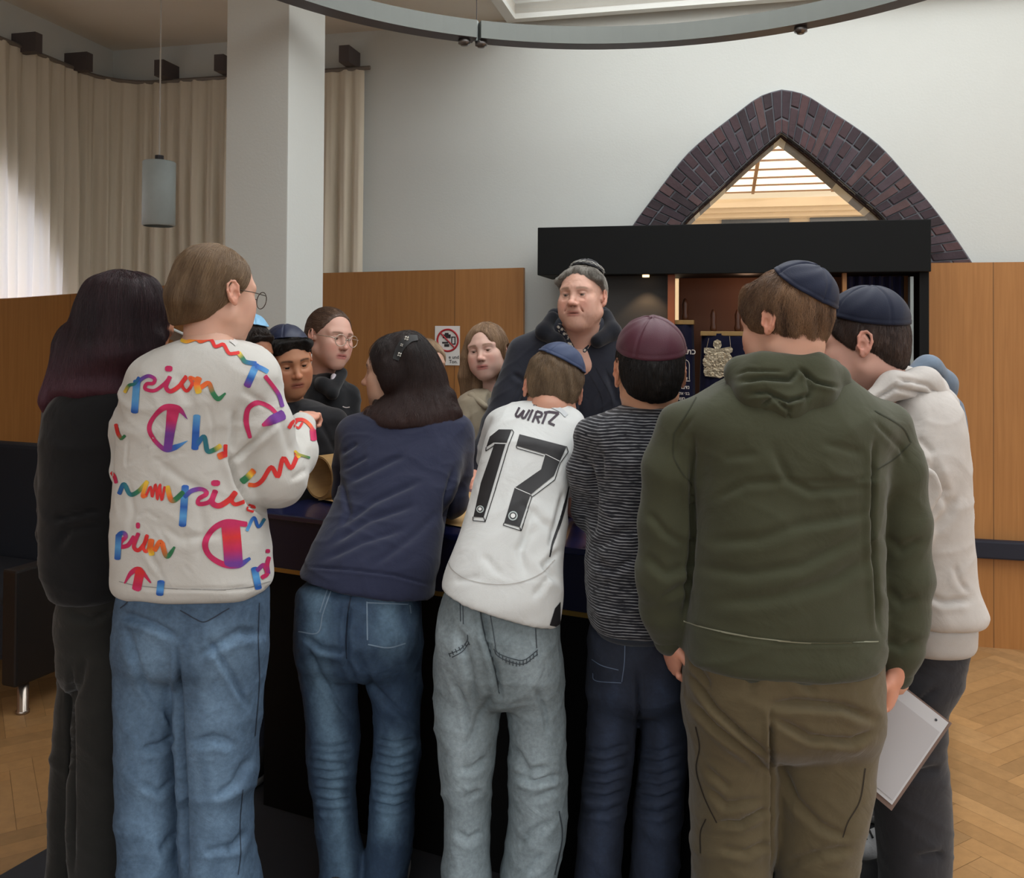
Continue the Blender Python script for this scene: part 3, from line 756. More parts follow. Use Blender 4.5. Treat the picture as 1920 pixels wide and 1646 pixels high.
# ------------------------------------------------------------------ implicit surfaces -> quad meshes
def surface_nets(Fd, o, h, smooth=2):
    S = Fd < 0
    nx, ny, nz = Fd.shape
    c = [S[:-1, :-1, :-1], S[1:, :-1, :-1], S[:-1, 1:, :-1], S[1:, 1:, :-1], S[:-1, :-1, 1:], S[1:, :-1, 1:], S[:-1, 1:, 1:], S[1:, 1:, 1:]]
    an = c[0].copy(); al = c[0].copy()
    for x in c[1:]: an |= x; al &= x
    act = an & ~al
    ijk = np.argwhere(act); n = len(ijk)
    if n == 0: return np.zeros((0, 3)), np.zeros((0, 4), int)
    idx = np.full(act.shape, -1, dtype=np.int64); idx[act] = np.arange(n)
    off = np.array([(0,0,0),(1,0,0),(0,1,0),(1,1,0),(0,0,1),(1,0,1),(0,1,1),(1,1,1)])
    vals = np.stack([Fd[ijk[:, 0] + a, ijk[:, 1] + b, ijk[:, 2] + d] for a, b, d in off], 1).astype(np.float64)
    P = np.zeros((n, 3)); cnt = np.zeros(n)
    for a, b in [(0,1),(2,3),(4,5),(6,7),(0,2),(1,3),(4,6),(5,7),(0,4),(1,5),(2,6),(3,7)]:
        va, vb = vals[:, a], vals[:, b]; m = (va < 0) != (vb < 0)
        t = np.where(m, va / np.where(m, va - vb, 1), 0)
        p = off[a] + t[:, None] * (off[b] - off[a]); P[m] += p[m]; cnt += m
    P = P / cnt[:, None] + ijk
    V = np.array(o) + P * h
    quads = []
    for ax in range(3):
        A = [slice(None)] * 3; B = [slice(None)] * 3; A[ax] = slice(0, -1); B[ax] = slice(1, None)
        s0, s1 = S[tuple(A)], S[tuple(B)]
        e = np.argwhere(s0 != s1)
        b_, c_ = (ax + 1) % 3, (ax + 2) % 3
        ok = (e[:, b_] > 0) & (e[:, c_] > 0) & (e[:, b_] < Fd.shape[b_] - 1) & (e[:, c_] < Fd.shape[c_] - 1); e = e[ok]
        ins = s0[e[:, 0], e[:, 1], e[:, 2]]
        def g(db, dc):
            q = e.copy(); q[:, b_] -= db; q[:, c_] -= dc; return idx[q[:, 0], q[:, 1], q[:, 2]]
        Q = np.stack([g(1, 1), g(0, 1), g(0, 0), g(1, 0)], 1)
        Q[~ins] = Q[~ins][:, ::-1]; quads.append(Q)
    Q = np.concatenate(quads)
    for _ in range(smooth):
        A = np.zeros_like(V); k = np.zeros(n)
        for i in range(4):
            a, b = Q[:, i], Q[:, (i + 1) % 4]
            for ch in range(3):
                A[:, ch] += np.bincount(a, V[b, ch], n) + np.bincount(b, V[a, ch], n)
            k += np.bincount(a, minlength=n) + np.bincount(b, minlength=n)
        V = V * .5 + .5 * A / np.maximum(k, 1)[:, None]
    return V, Q
def vnormals(V, Q):
    a = V[Q[:, 2]] - V[Q[:, 0]]; b = V[Q[:, 3]] - V[Q[:, 1]]; fn = np.cross(a, b); N = np.zeros_like(V)
    for i in range(4):
        for ch in range(3): N[:, ch] += np.bincount(Q[:, i], fn[:, ch], len(V))
    return N / (np.linalg.norm(N, axis=1)[:, None] + 1e-12)
def smin(a, b, k):
    if k <= 0: return np.minimum(a, b)
    h = np.clip(.5 + .5 * (b - a) / k, 0, 1); return b + (a - b) * h - k * h * (1 - h)
def smax(a, b, k): return -smin(-a, -b, k)

class Prim:                                              # fn(X,Y,Z)->distance in world space, lo/hi its bounds
    def __init__(s, fn, lo, hi, k=.02, op='add'): s.fn, s.lo, s.hi, s.k, s.op = fn, np.array(lo, float), np.array(hi, float), k, op
def cone(p0, r0, p1, r1, k=.02, op='add'):
    p0 = np.array(p0, float); p1 = np.array(p1, float); d = p1 - p0; L2 = max(float(d @ d), 1e-12)
    def f(X, Y, Z):
        t = np.clip(((X - p0[0]) * d[0] + (Y - p0[1]) * d[1] + (Z - p0[2]) * d[2]) / L2, 0, 1)
        return np.sqrt((X - p0[0] - t * d[0]) ** 2 + (Y - p0[1] - t * d[1]) ** 2 + (Z - p0[2] - t * d[2]) ** 2) - (r0 + (r1 - r0) * t)
    r = max(r0, r1); return Prim(f, np.minimum(p0, p1) - r, np.maximum(p0, p1) + r, k, op)
def ell(c, r, k=.02, op='add', A=None):
    """A rows = local axes"""
    c = np.array(c, float); r = np.array(r, float); A = np.eye(3) if A is None else A
    def f(X, Y, Z):
        x, y, z = X - c[0], Y - c[1], Z - c[2]
        u = (A[0, 0] * x + A[0, 1] * y + A[0, 2] * z) / r[0]; v = (A[1, 0] * x + A[1, 1] * y + A[1, 2] * z) / r[1]; w = (A[2, 0] * x + A[2, 1] * y + A[2, 2] * z) / r[2]
        q = np.sqrt(u * u + v * v + w * w); g = np.sqrt((u / r[0]) ** 2 + (v / r[1]) ** 2 + (w / r[2]) ** 2)
        return q * (q - 1) / (g + 1e-9)
    m = np.abs(A.T) @ r; return Prim(f, c - m, c + m, k, op)
def half(pt, n, k=.01):                                  # cuts away the side n points to
    pt = np.array(pt, float); n = np.array(n, float); n /= np.linalg.norm(n)
    return Prim(lambda X, Y, Z: -((X - pt[0]) * n[0] + (Y - pt[1]) * n[1] + (Z - pt[2]) * n[2]), [-99] * 3, [99] * 3, k, 'sub')
def catmull(xs, Ys, x):
    """smooth interpolation of rows Ys at increasing xs"""
    Ys = np.array(Ys, float); n = len(xs)
    if n == 2: 
        t = ((x - xs[0]) / (xs[1] - xs[0]))[:, None]; return Ys[0] * (1 - t) + Ys[1] * t
    m = np.zeros_like(Ys); dx = np.diff(xs)[:, None]; s = np.diff(Ys, axis=0) / dx
    m[0] = s[0]; m[-1] = s[-1]; m[1:-1] = (s[:-1] * dx[1:] + s[1:] * dx[:-1]) / (dx[1:] + dx[:-1])
    lim = 2.2 * np.minimum(np.abs(s[:-1]), np.abs(s[1:])); m[1:-1] = np.where(s[:-1] * s[1:] <= 0, 0, np.clip(m[1:-1], -lim, lim))
    i = np.clip(np.searchsorted(xs, x) - 1, 0, n - 2); h = (np.array(xs)[i + 1] - np.array(xs)[i]); t = np.clip((x - np.array(xs)[i]) / h, 0, 1)[:, None]; h = h[:, None]
    return (2 * t**3 - 3 * t**2 + 1) * Ys[i] + (t**3 - 2 * t**2 + t) * h * m[i] + (-2 * t**3 + 3 * t**2) * Ys[i + 1] + (t**3 - t**2) * h * m[i + 1]
def loft(rows, k=.02, yaw=0.0, n=2.4, shrink=1.0, cap=.03):
    """rows: (z, cx, cy, a, b)"""
    rows = sorted(rows); zs = [r[0] for r in rows]; Ys = [r[1:] for r in rows]; cy_, sy_ = math.cos(yaw), math.sin(yaw)
    z0, z1 = zs[0], zs[-1]
    A = np.array(Ys)
    def f(X, Y, Z):
        zz = Z[0, 0, :]; p = catmull(zs, Ys, np.clip(zz, z0, z1)); p[:, 2:] = np.maximum(p[:, 2:] * shrink, .004)
        x = X - p[:, 0]; y = Y - p[:, 1]
        u = (x * cy_ + y * sy_); v = (-x * sy_ + y * cy_)
        q = (np.abs(u / p[:, 2]) ** n + np.abs(v / p[:, 3]) ** n) ** (1 / n) + 1e-6
        r = np.sqrt(x * x + y * y); d = r - r / q
        d = np.where(r < 1e-3, -np.minimum(p[:, 2], p[:, 3]), d)
        return smax(smax(d, Z - z1, cap), z0 - Z, cap)
    m = max(A[:, 2].max(), A[:, 3].max()) * shrink
    lo = [A[:, 0].min() - m, A[:, 1].min() - m, z0]; hi = [A[:, 0].max() + m, A[:, 1].max() + m, z1]
    return Prim(f, lo, hi, k)
def rows_px(rows, yaw=0.0):
    """(y, xl, xr, D, b) pixel rows -> world rows"""
    out = []
    for y, xl, xr, D, b in rows:
        p = W((xl + xr) / 2, y, D); a = (xr - xl) / 2 / F * D
        c = abs(math.cos(yaw)); s = abs(math.sin(yaw))
        if s > .02:                                      # keep the silhouette width when the section is turned
            a = math.sqrt(max(a * a - (b * s) ** 2, (.5 * a) ** 2)) / c if c > .3 else a
        out.append((p[2], p[0], p[1], a, b))
    return out
def chain(pts, k=.02, first_k=None):
    """pts: (px,py,D,r metres) -> cones"""
    P = [(W(a, b, c), r) for a, b, c, r in pts]
    return [cone(P[i][0], P[i][1], P[i + 1][0], P[i + 1][1], (first_k if (i == 0 and first_k) else k)) for i in range(len(P) - 1)]
def solve(prims, h, pad=.03, fine=None):
    adds = [p for p in prims if p.op == 'add']
    lo = np.min([p.lo for p in adds], axis=0) - pad; hi = np.max([p.hi for p in adds], axis=0) + pad
    n = np.ceil((hi - lo) / h).astype(int) + 1
    ax = [lo[i] + h * np.arange(n[i]) for i in range(3)]
    Fd = np.full(tuple(n), .5, dtype=np.float32)
    for p in prims:
        m = p.k + 3 * h + .012
        sl = []
        for i in range(3):
            a = int(max(0, math.floor((p.lo[i] - m - lo[i]) / h))); b = int(min(n[i], math.ceil((p.hi[i] + m - lo[i]) / h) + 1)); sl.append(slice(a, b))
        if any(s.stop <= s.start for s in sl): continue
        X = ax[0][sl[0]][:, None, None]; Y = ax[1][sl[1]][None, :, None]; Z = ax[2][sl[2]][None, None, :]
        X, Y, Z = np.broadcast_arrays(X, Y, Z)
        d = p.fn(X, Y, Z); sub = Fd[tuple(sl)]
        if p.op == 'add': Fd[tuple(sl)] = smin(sub, d, p.k)
        elif p.op == 'sub': Fd[tuple(sl)] = smax(sub, -d, p.k)
        elif p.op == 'and': Fd[tuple(sl)] = smax(sub, d, p.k)
    return Fd, lo
_rs = np.random.RandomState(7)
def snoise(P, freq, seed=0, st=(1, 1, 1), n=7):
    r = np.random.RandomState(seed); q = P * np.array(st) * freq; o = np.zeros(len(P))
    w = np.stack([np.sin(q @ r.normal(size=3) * .7 + r.uniform(0, 6.3)) for _ in range(3)], 1)
    q = q + w * .8
    for i in range(n):
        d = r.normal(size=3); d /= np.linalg.norm(d); o += np.sin(q @ d * r.uniform(.7, 1.5) * 2 + r.uniform(0, 6.3))
    return o / n * 1.6
def seg_dist(x, y, pts):
    d = np.full(len(x), 1e9); tt = np.zeros(len(x)); sd = np.zeros(len(x)); L = 0; Ls = [math.dist(a, b) for a, b in zip(pts, pts[1:])]; T = sum(Ls) + 1e-9
    for (a, b), l in zip(zip(pts, pts[1:]), Ls):
        dx, dy = b[0] - a[0], b[1] - a[1]; t = np.clip(((x - a[0]) * dx + (y - a[1]) * dy) / (l * l + 1e-9), 0, 1)
        ex, ey = x - a[0] - t * dx, y - a[1] - t * dy; e = np.hypot(ex, ey); m = e < d
        d[m] = e[m]; tt[m] = ((L + t * l) / T)[m]; sd[m] = (np.sign(dx * ey - dy * ex))[m] * e[m]; L += l
    return d, tt, sd
def creases(V, N, lst):
    """lst: (points px, width px, depth m) depth>0 a valley with a soft ridge beside it, <0 a ridge"""
    face = np.einsum('ij,ij->i', N, CAMP - V) > 0
    idx = np.where(face)[0]; x, y = project(V[idx])
    out = np.zeros(len(V))
    for pts, w, dep in lst:
        xs = [p[0] for p in pts]; ys = [p[1] for p in pts]; m = (x > min(xs) - 4 * w) & (x < max(xs) + 4 * w) & (y > min(ys) - 4 * w) & (y < max(ys) + 4 * w)
        if not m.any(): continue
        j = np.where(m)[0]; d, t, sd = seg_dist(x[j], y[j], pts)
        taper = np.clip(np.minimum(t, 1 - t) * 5 + .15, 0, 1)
        prof = np.exp(-(d / w) ** 2) - .32 * np.exp(-((sd - 2.1 * w) / (1.5 * w)) ** 2)
        out[idx[j]] -= dep * prof * taper
    return V + N * out[:, None]

WRINKLED = ('sweatshirt', 'sweater', 'hoodie', 'jeans', 'trousers', 'jacket', 'top', 'football_shirt', 'jumper')
class Person:
    def __init__(s, label, px, D, group=None):
        b = W(px, 900, D); s.root = empty('person', (b[0], b[1], .15), label, 'person', group); s.inner = []; s.bodyV = []; s.bodyQ = []; s.bodyC = []; s.nb = 0
        s.base = np.array(s.root.location)
    def addbody(s, V, Q, C):
        s.bodyV.append(V); s.bodyQ.append(Q + s.nb); s.bodyC.append(C); s.nb += len(V)
    def part(s, name, prims, m, h=.006, cr=(), noise=(), parent=None, col=None, smooth=2, inner=None, attrs=None):
        Fd, lo = solve(prims, h); V, Q = surface_nets(Fd, lo, h, smooth)
        N = vnormals(V, Q)
        for amp, fr, sd, st in noise: V = V + N * (amp * snoise(V, fr, sd, st))[:, None]
        if name in WRINKLED:
            sd_ = len(s.root['label']) * 7 + len(name); r1 = np.clip(1 - 1.5 * np.abs(snoise(V, 7.5, sd_, (1, 1, 1.7))), 0, 1) ** 2; r2 = np.clip(1 - 1.5 * np.abs(snoise(V, 16, sd_ + 1, (1, 1, 1.5))), 0, 1) ** 2
            V = V + N * (.0060 * r1 * np.clip(.5 + snoise(V, 4, sd_ + 2), 0, 1) + .0022 * r2 - .002)[:, None]
        kf = 1.7 if name in ('jeans', 'trousers') else 1.3
        if cr: V = creases(V, vnormals(V, Q), [(p_, w_ * .9, d_ * kf) for p_, w_, d_ in cr])
        C = col(V, N) if col else None
        o = mesh_obj(name, V, Q, m, parent or s.root, True, C)
        s.last = (V, Q)
        return o
    def finish(s, skin, skincol):
        if s.inner:
            Fd, lo = solve(s.inner, .014); V, Q = surface_nets(Fd, lo, .014, 2)
            s.addbody(V, Q, np.tile(np.array(skincol[:3]), (len(V), 1)))
        o = mesh_obj('body', np.vstack(s.bodyV), np.vstack(s.bodyQ), skin, s.root, True, np.vstack(s.bodyC))
        s.body = o; return o

def bvh_of(o):
    me = o.data; b = pos_of(o); return BVHTree.FromPolygons([Vector(v.co) + b for v in me.vertices], [tuple(p.vertices) for p in me.polygons])
def drop(bv, px, py, lift):
    r = Vector(ray(px, py)).normalized(); c = Vector(CAMP); h = bv.ray_cast(c, r)
    if h[0] is None: return None
    n = h[1]; n = n if n.dot(r) < 0 else -n
    return h[0] + n * lift
def print_poly(name, o, polys, m, lift=.0012, step=5.0, colfn=None, bv=None):
    """flat printed shapes (pixel polygons) laid onto the garment surface"""
    bv = bv or bvh_of(o); V = []; Fc = []; C = []
    for poly in polys:
        poly = [Vector(p) for p in poly]; P = []
        for a, b in zip(poly, poly[1:] + poly[:1]):
            n = max(1, int((b - a).length / step)); P += [a.lerp(b, i / n) for i in range(n)]
        nb = len(P); xs = [p.x for p in P]; ys = [p.y for p in P]; st = step * 1.15
        G = [Vector((x, y)) for x in np.arange(min(xs) + st / 2, max(xs), st) for y in np.arange(min(ys) + st / 2, max(ys), st)]
        def ins(x, y):
            c = False; j = nb - 1
            for i in range(nb):
                if (P[i].y > y) != (P[j].y > y) and x < (P[j].x - P[i].x) * (y - P[i].y) / (P[j].y - P[i].y) + P[i].x: c = not c
                j = i
            return c
        G = [g for g in G if ins(g.x, g.y) and min((g - p).length for p in P) > step * .45]
        r = delaunay_2d_cdt(P + G, [(i, (i + 1) % nb) for i in range(nb)], [], 1, 1e-4)
        n0 = len(V); pos = [drop(bv, v.x, v.y, lift) for v in r[0]]; mp = {}
        for i, p in enumerate(pos):
            if p is not None: mp[i] = len(V); V.append(tuple(p)); C.append(colfn(r[0][i].x, r[0][i].y) if colfn else (1, 1, 1))
        for f in r[2]:
            if all(i in mp for i in f):
                q = [Vector(V[mp[i]]) for i in f]
                if max((q[a] - q[a - 1]).length for a in range(len(q))) < .06: Fc.append(tuple(mp[i] for i in f))
    if not Fc: return None
    return mesh_obj(name, V, Fc, m, o, True, np.array(C) if colfn else None)
def stroke_poly(pts, w, n=6):
    """centre line (optionally with widths) -> outline polygon"""
    P = crom([p[:2] for p in pts], n) if len(pts) > 2 else [np.array(p[:2], float) for p in pts]
    ws = [p[2] if len(p) > 2 else w for p in pts]
    wi = np.interp(np.linspace(0, len(pts) - 1, len(P)), range(len(pts)), ws); L = []; R_ = []
    for i, p in enumerate(P):
        t = P[min(i + 1, len(P) - 1)] - P[max(i - 1, 0)]; t = t / (np.linalg.norm(t) + 1e-9); nn = np.array([-t[1], t[0]]) * wi[i] / 2
        L.append(p + nn); R_.append(p - nn)
    return L, R_
def print_strokes(name, o, strokes, m, w=6, lift=.0014, colfn=None, bv=None, dens=3.0, nacross=2):
    """ribbons drawn along pixel centre lines on the surface"""
    bv = bv or bvh_of(o); V = []; Fc = []; C = []
    for pts in strokes:
        seglen = sum(math.dist(a[:2], b[:2]) for a, b in zip(pts, pts[1:])) / max(1, len(pts) - 1)
        L, R_ = stroke_poly(pts, w, max(2, int(seglen / dens)) if len(pts) > 2 else 2)
        if len(pts) == 2:
            k = max(2, int(math.dist(pts[0][:2], pts[1][:2]) / dens)); L = [L[0] + (L[1] - L[0]) * i / k for i in range(k + 1)]; R_ = [R_[0] + (R_[1] - R_[0]) * i / k for i in range(k + 1)]
        prev = None
        for a, b in zip(L, R_):
            row = []
            for j in range(nacross + 1):
                q = a + (b - a) * j / nacross; p = drop(bv, q[0], q[1], lift)
                if p is None: row = None; break
                row.append(len(V)); V.append(tuple(p)); C.append(colfn(q[0], q[1]) if colfn else (1, 1, 1))
            if row and prev:
                for j in range(nacross):
                    f = (prev[j], prev[j + 1], row[j + 1], row[j]); q = [Vector(V[i]) for i in f]
                    if max((q[x] - q[x - 1]).length for x in range(4)) < .05: Fc.append(f)
            prev = row
    if not Fc: return None
    return mesh_obj(name, V, Fc, m, o, True, np.array(C) if colfn else None)

# ------------------------------------------------------------------ heads
def head_axes(yaw, pitch=0, roll=0):
    a, p, r = math.radians(yaw), math.radians(pitch), math.radians(roll)
    f0 = np.array([math.sin(a), math.cos(a), 0]); r0 = np.array([math.cos(a), -math.sin(a), 0]); u0 = np.array([0, 0, 1.0])
    f = f0 * math.cos(p) - u0 * math.sin(p); u = f0 * math.sin(p) + u0 * math.cos(p)
    rr = r0 * math.cos(r) - u * math.sin(r); u = r0 * math.sin(r) + u * math.cos(r)
    return np.array([rr, f, u])                          # rows: right, forward, up
def ramp(x, a, b): return np.clip((x - a) / (b - a), 0, 1)
class Head:
    """c: world centre between the ears; s: scale"""
    def __init__(s, person, px, py, D, yaw, pitch=0, roll=0, sc_=.93, skin=(.55, .33, .24), brow=(.1, .06, .04), lip=(.42, .16, .14), jaw=1.0, fat=0.0,
                 eyes=True, neck=.052, neck_to=None, ear=1.0, age=0, nose=1.0, lids=.0, mouth=0.0, beard=None, lineD=None):
        s.P = person; s.c = W(px, py, D); s.A = head_axes(yaw, pitch, roll); s.s = sc_; s.yaw = yaw
        L = s.L; k = sc_; pr = []
        def e(c, r, kk=.02, op='add', rot=None):
            A = s.A if rot is None else rot @ s.A
            pr.append(ell(L(c), np.array(r) * k, kk * k, op, A))
        def cn(a, ra, b, rb, kk=.015, op='add'): pr.append(cone(L(a), ra * k, L(b), rb * k, kk * k, op))
        e((0, -.018, .042), (.074, .094, .082)); e((0, .018, .03), (.066, .076, .075), .03)
        e((0, .030, -.028), (.057 * jaw, .062, .074), .03)
        for sx in (-1, 1):
            cn((sx * .054 * jaw, .004, -.05), .017, (sx * .018, .070, -.092), .015, .035)
            e((sx * .040, .062, -.018), (.026 + fat * .4, .026, .028), .03)
            e((sx * .034, .060, -.055), (.024 + fat, .026, .026), .03)
            cn((sx * .012, .086, .036), .0085, (sx * .050, .070, .034), .007, .022)      # brow ridge
        e((0, .074, -.090), (.020, .016, .015), .025)
        if age:
            for sx in (-1, 1):
                late = [((sx * .019, .104, -.020), (sx * .034, .088, -.050), .0026), ((sx * .034, .088, -.050), (sx * .034, .080, -.066), .0022), ((sx * .018, .098, -.002), (sx * .040, .090, -.006), .0022), ((sx * .006, .104, .034), (sx * .006, .104, .046), .0016)]
                s.late = getattr(s, 'late', []) + late
        if age: e((0, .036, -.092), (.04, .04, .018), .03)
        e((0, .076, -.056), (.026, .020, .024), .025)                                    # muzzle
        for sx in (-1, 1): e((sx * .031, .094, .012), (.017, .013, .0105), .016, 'sub')
        nl = .018 * nose
        cn((0, .086, .022), .0075, (0, .100 + nl * .5, -.016), .0095, .014); e((0, .104 + nl * .5, -.020), (.0115 * nose, .011, .0095), .008)
        for sx in (-1, 1):
            e((sx * .0115 * nose, .096 + nl * .3, -.0235), (.0075 * nose, .0095, .0075), .006)
            e((sx * .0065, .101 + nl * .3, -.031), (.0032, .0055, .003), .003, 'sub')
        # eyelids around the ball
        for sx in (-1, 1):
            e((sx * .0310, .0765, .012), (.0150, .0145, .0130), .006)
            if eyes: e((sx * .0310, .0905, .0115 - lids * .001), (.0128, .010, .0037 - lids * .0014), .002, 'sub')
        # lips
        e((0, .0920, -.0520 + mouth * .001), (.0240, .0078, .0046), .005); e((0, .0912, -.0600), (.0205, .0075, .0054), .005)
        e((0, .1005, -.0560), (.0250, .0060, .0012), .002, 'sub')
        for sx in (-1, 1): e((sx * .0250, .086, -.0565), (.003, .004, .003), .004, 'sub')
        if age:
            for a_, b_, r_ in s.late: cn(a_, r_, b_, r_, .006, 'sub')
            for z_ in (.055, .066, .077): cn((-.03, .100 - (z_ - .05) * .35, z_), .0016, (.03, .100 - (z_ - .05) * .35, z_), .0016, .004, 'sub')
        # ears
        ca, sa = math.cos(.35), math.sin(.35)
        for sx in (-1, 1):
            y = math.radians(22) * sx; R1 = np.array([[math.cos(y), -math.sin(y), 0], [math.sin(y), math.cos(y), 0], [0, 0, 1]])
            R2 = np.array([[1, 0, 0], [0, math.cos(.22), math.sin(.22)], [0, -math.sin(.22), math.cos(.22)]])
            E = R2 @ R1; EA = E @ s.A; o_ = .0775
            ec = L((sx * o_, -.006, .004)); eo = EA.T @ np.array([sx, 0, 0]); ey = EA.T @ np.array([0, 1, 0]); ez = EA.T @ np.array([0, 0, 1]); q_ = k * ear
            def ep(y, z, o=0.0): return ec + (ey * y + ez * z + eo * (o + max(0, -y) * .38 + .001)) * q_
            pr.append(ell(ep(-.004, .002, .001), np.array((.0042, .0155, .0265)) * q_, .004, 'add', EA)); pr.append(cone(L((sx * .070, -.002, .002)), .012 * q_, ep(.003, .004, -.002), .006 * q_, .004))
            rim = [(.010, .006), (.010, .020), (.003, .031), (-.008, .033), (-.017, .024), (-.019, .008), (-.014, -.008), (-.007, -.019)]
            for i_ in range(len(rim) - 1): pr.append(cone(ep(*rim[i_], .004), .0034 * q_, ep(*rim[i_ + 1], .004), .0034 * q_, .0025))
            pr.append(ell(ep(-.000, -.022, .001), np.array((.0042, .0070, .0075)) * q_, .004, 'add', EA)); pr.append(ell(ep(.011, -.003, .004), np.array((.003, .004, .006)) * q_, .003, 'add', EA))
            ah = [(-.003, .022), (-.010, .010), (-.009, -.004), (-.003, -.014)]
            for i_ in range(3): pr.append(cone(ep(*ah[i_], .0035), .0026 * q_, ep(*ah[i_ + 1], .0035), .0026 * q_, .002))
            pr.append(ell(ep(.002, -.001, .0065), np.array((.0055, .0068, .010)) * q_, .002, 'sub', EA))
        nb = neck_to if neck_to is not None else s.c + np.array([0, 0, -.17]) - s.A[1] * .03
        s.nb = np.array(nb, float)
        pr.append(cone(L((0, -.022, -.045)), neck * k * 1.02, s.nb, neck * 1.05, .03))
        if age: pr.append(cone(L((0, .035, -.09)), .028 * k, s.nb + np.array([0, 0, .05]) + s.A[1] * .035, .035, .03))
        s.prims = pr
        h = .0024 * (1 if D < 2.9 else 1.15)
        Fd, lo = solve(pr, h, .012); V, Q = surface_nets(Fd, lo, h, 1)
        q = s.toL(V); x, y, z = q[:, 0], q[:, 1], q[:, 2]
        sk = np.array(skin); C = np.tile(sk, (len(V), 1))
        N = vnormals(V, Q)
        if age: V = V + N * (.0005 * snoise(q, 160, 3, (1, 1, 2.2)))[:, None] * (y > .03)[:, None]
        def mix(c, w):
            nonlocal C; C = C * (1 - w[:, None]) + np.array(c) * w[:, None]
        blush = sk * np.array([1.12, .80, .78])
        mix(blush, .55 * np.exp(-(((np.abs(x) - .042) / .02) ** 2 + ((z + .025) / .022) ** 2)) * (y > .03))
        mix(blush, .5 * np.exp(-((x / .014) ** 2 + ((z + .02) / .014) ** 2)) * (y > .09))
        mix(sk * np.array([1.10, .72, .66]), .45 * ramp(np.abs(x), .076, .085) * (np.abs(z) < .045))
        lz = np.where(z > -.056, (z + .0515) / .0062, (z + .0600) / .0075)
        lw = np.exp(-(np.abs(x) / .0245) ** 6 - np.abs(lz) ** 4) * (y > .078); mix(lip, .85 * lw)
        mix(np.array(lip) * .35, .9 * np.exp(-(np.abs(x) / .0255) ** 8 - ((z + .0560) / .0016) ** 2) * (y > .075))
        bz = .033 + .004 * np.cos((np.abs(x) - .030) * 60) - .10 * np.maximum(0, np.abs(x) - .042)
        bw = np.exp(-((z - bz) / (.0036 + .0008 * (np.abs(x) < .03))) ** 4) * ramp(np.abs(x), .011, .016) * (1 - ramp(np.abs(x), .048, .056)) * (y > .05); mix(brow, .82 * bw)
        # lash line and nostrils
        ew = np.exp(-(((np.abs(x) - .031) / .0145) ** 6) - ((z - (.0165 - lids * .0015)) / .0013) ** 2) * (y > .075); mix((.03, .02, .018), .75 * ew)
        mix(np.array(sk) * .55, .5 * np.exp(-(((np.abs(x) - .031) / .014) ** 4) - ((z - .004) / .003) ** 2) * (y > .07) * (1 if age else .5))
        mix((.06, .02, .015), .8 * np.exp(-(((np.abs(x) - .0065) / .003) ** 2) - ((z + .031) / .0025) ** 2) * (y > .09))
        if beard is not None: mix(beard, .35 * (z < -.03) * (y > .03))
        C *= (1 + .04 * snoise(q, 60, 5))[:, None]
        person.addbody(V, Q, np.clip(C, 0, 1))
        if eyes:
            for sx in (-1, 1):
                ec = L((sx * .0310, .0765, .0118)); r = .0128 * k; g = getattr(s, 'gaze', np.array([0, 0]))
                V2 = []; F2 = []; cc = []; nu, nv = 20, 16
                dirv = s.A.T @ (np.array([0, 1, -.12 * (1 + lids)]) / np.linalg.norm([0, 1, -.12 * (1 + lids)])); a1 = s.A[0]; b1 = np.cross(a1, dirv)
                for i in range(nv + 1):
                    th = math.pi * i / nv
                    for j in range(nu):
                        p = 2 * math.pi * j / nu; d_ = dirv * math.cos(th) + (a1 * math.cos(p) + b1 * math.sin(p)) * math.sin(th)
                        V2.append(ec + d_ * r); dg = math.degrees(th)
                        cc.append((.01, .01, .012) if dg < 17 else (tuple(np.array(brow) * .8) if dg < 38 else (.40, .37, .35)))
                for i in range(nv):
                    for j in range(nu): F2.append((i * nu + j, (i + 1) * nu + j, (i + 1) * nu + (j + 1) % nu, i * nu + (j + 1) % nu))
                mesh_obj('eye', V2, F2, M_eye, person.root, True, np.array(cc))
        person.inner.append(cone(s.nb + np.array([0, 0, .03]), neck, s.nb - np.array([0, 0, .06]), neck * 1.2, .02))
    def L(s, p): return s.c + s.s * (s.A.T @ np.array(p, float))
    def toL(s, V): return ((V - s.c) @ s.A.T) / s.s
    def hair_mass(s, th=.010, nape=-.07, extra=(), nb=0.0):
        A = s.A; k = s.s
        pr = [ell(s.L((0, -.018, .042)), (np.array((.074, .094, .082)) + th) * k, .02, 'add', A), ell(s.L((0, .018, .03)), (np.array((.066, .076, .075)) + th * .9) * k, .02, 'add', A),
              ell(s.L((0, -.055 + nb, -.01)), (np.array((.060, .052, .068)) + th * .6 - nb * .5) * k, .03, 'add', A)]
        return pr + list(extra)
    def cut(s, p, n, k=.006):
        return half(s.L(p), s.A.T @ np.array(n, float), k)
    def short_cuts(s, hl=.022, nape=-.0246, side=True):
        n1 = np.array([0, .845, -.534]); n2 = np.array([0, .467, -.885])
        c = [s.cut(n1 * hl, n1, .008), s.cut(n2 * (-nape), n2, .008)]
        for sx in (-1, 1): c.append(ell(s.L((sx * .088, -.010, -.002)), np.array((.020, .022, .034)) * s.s, .006, 'sub', s.A))
        return c
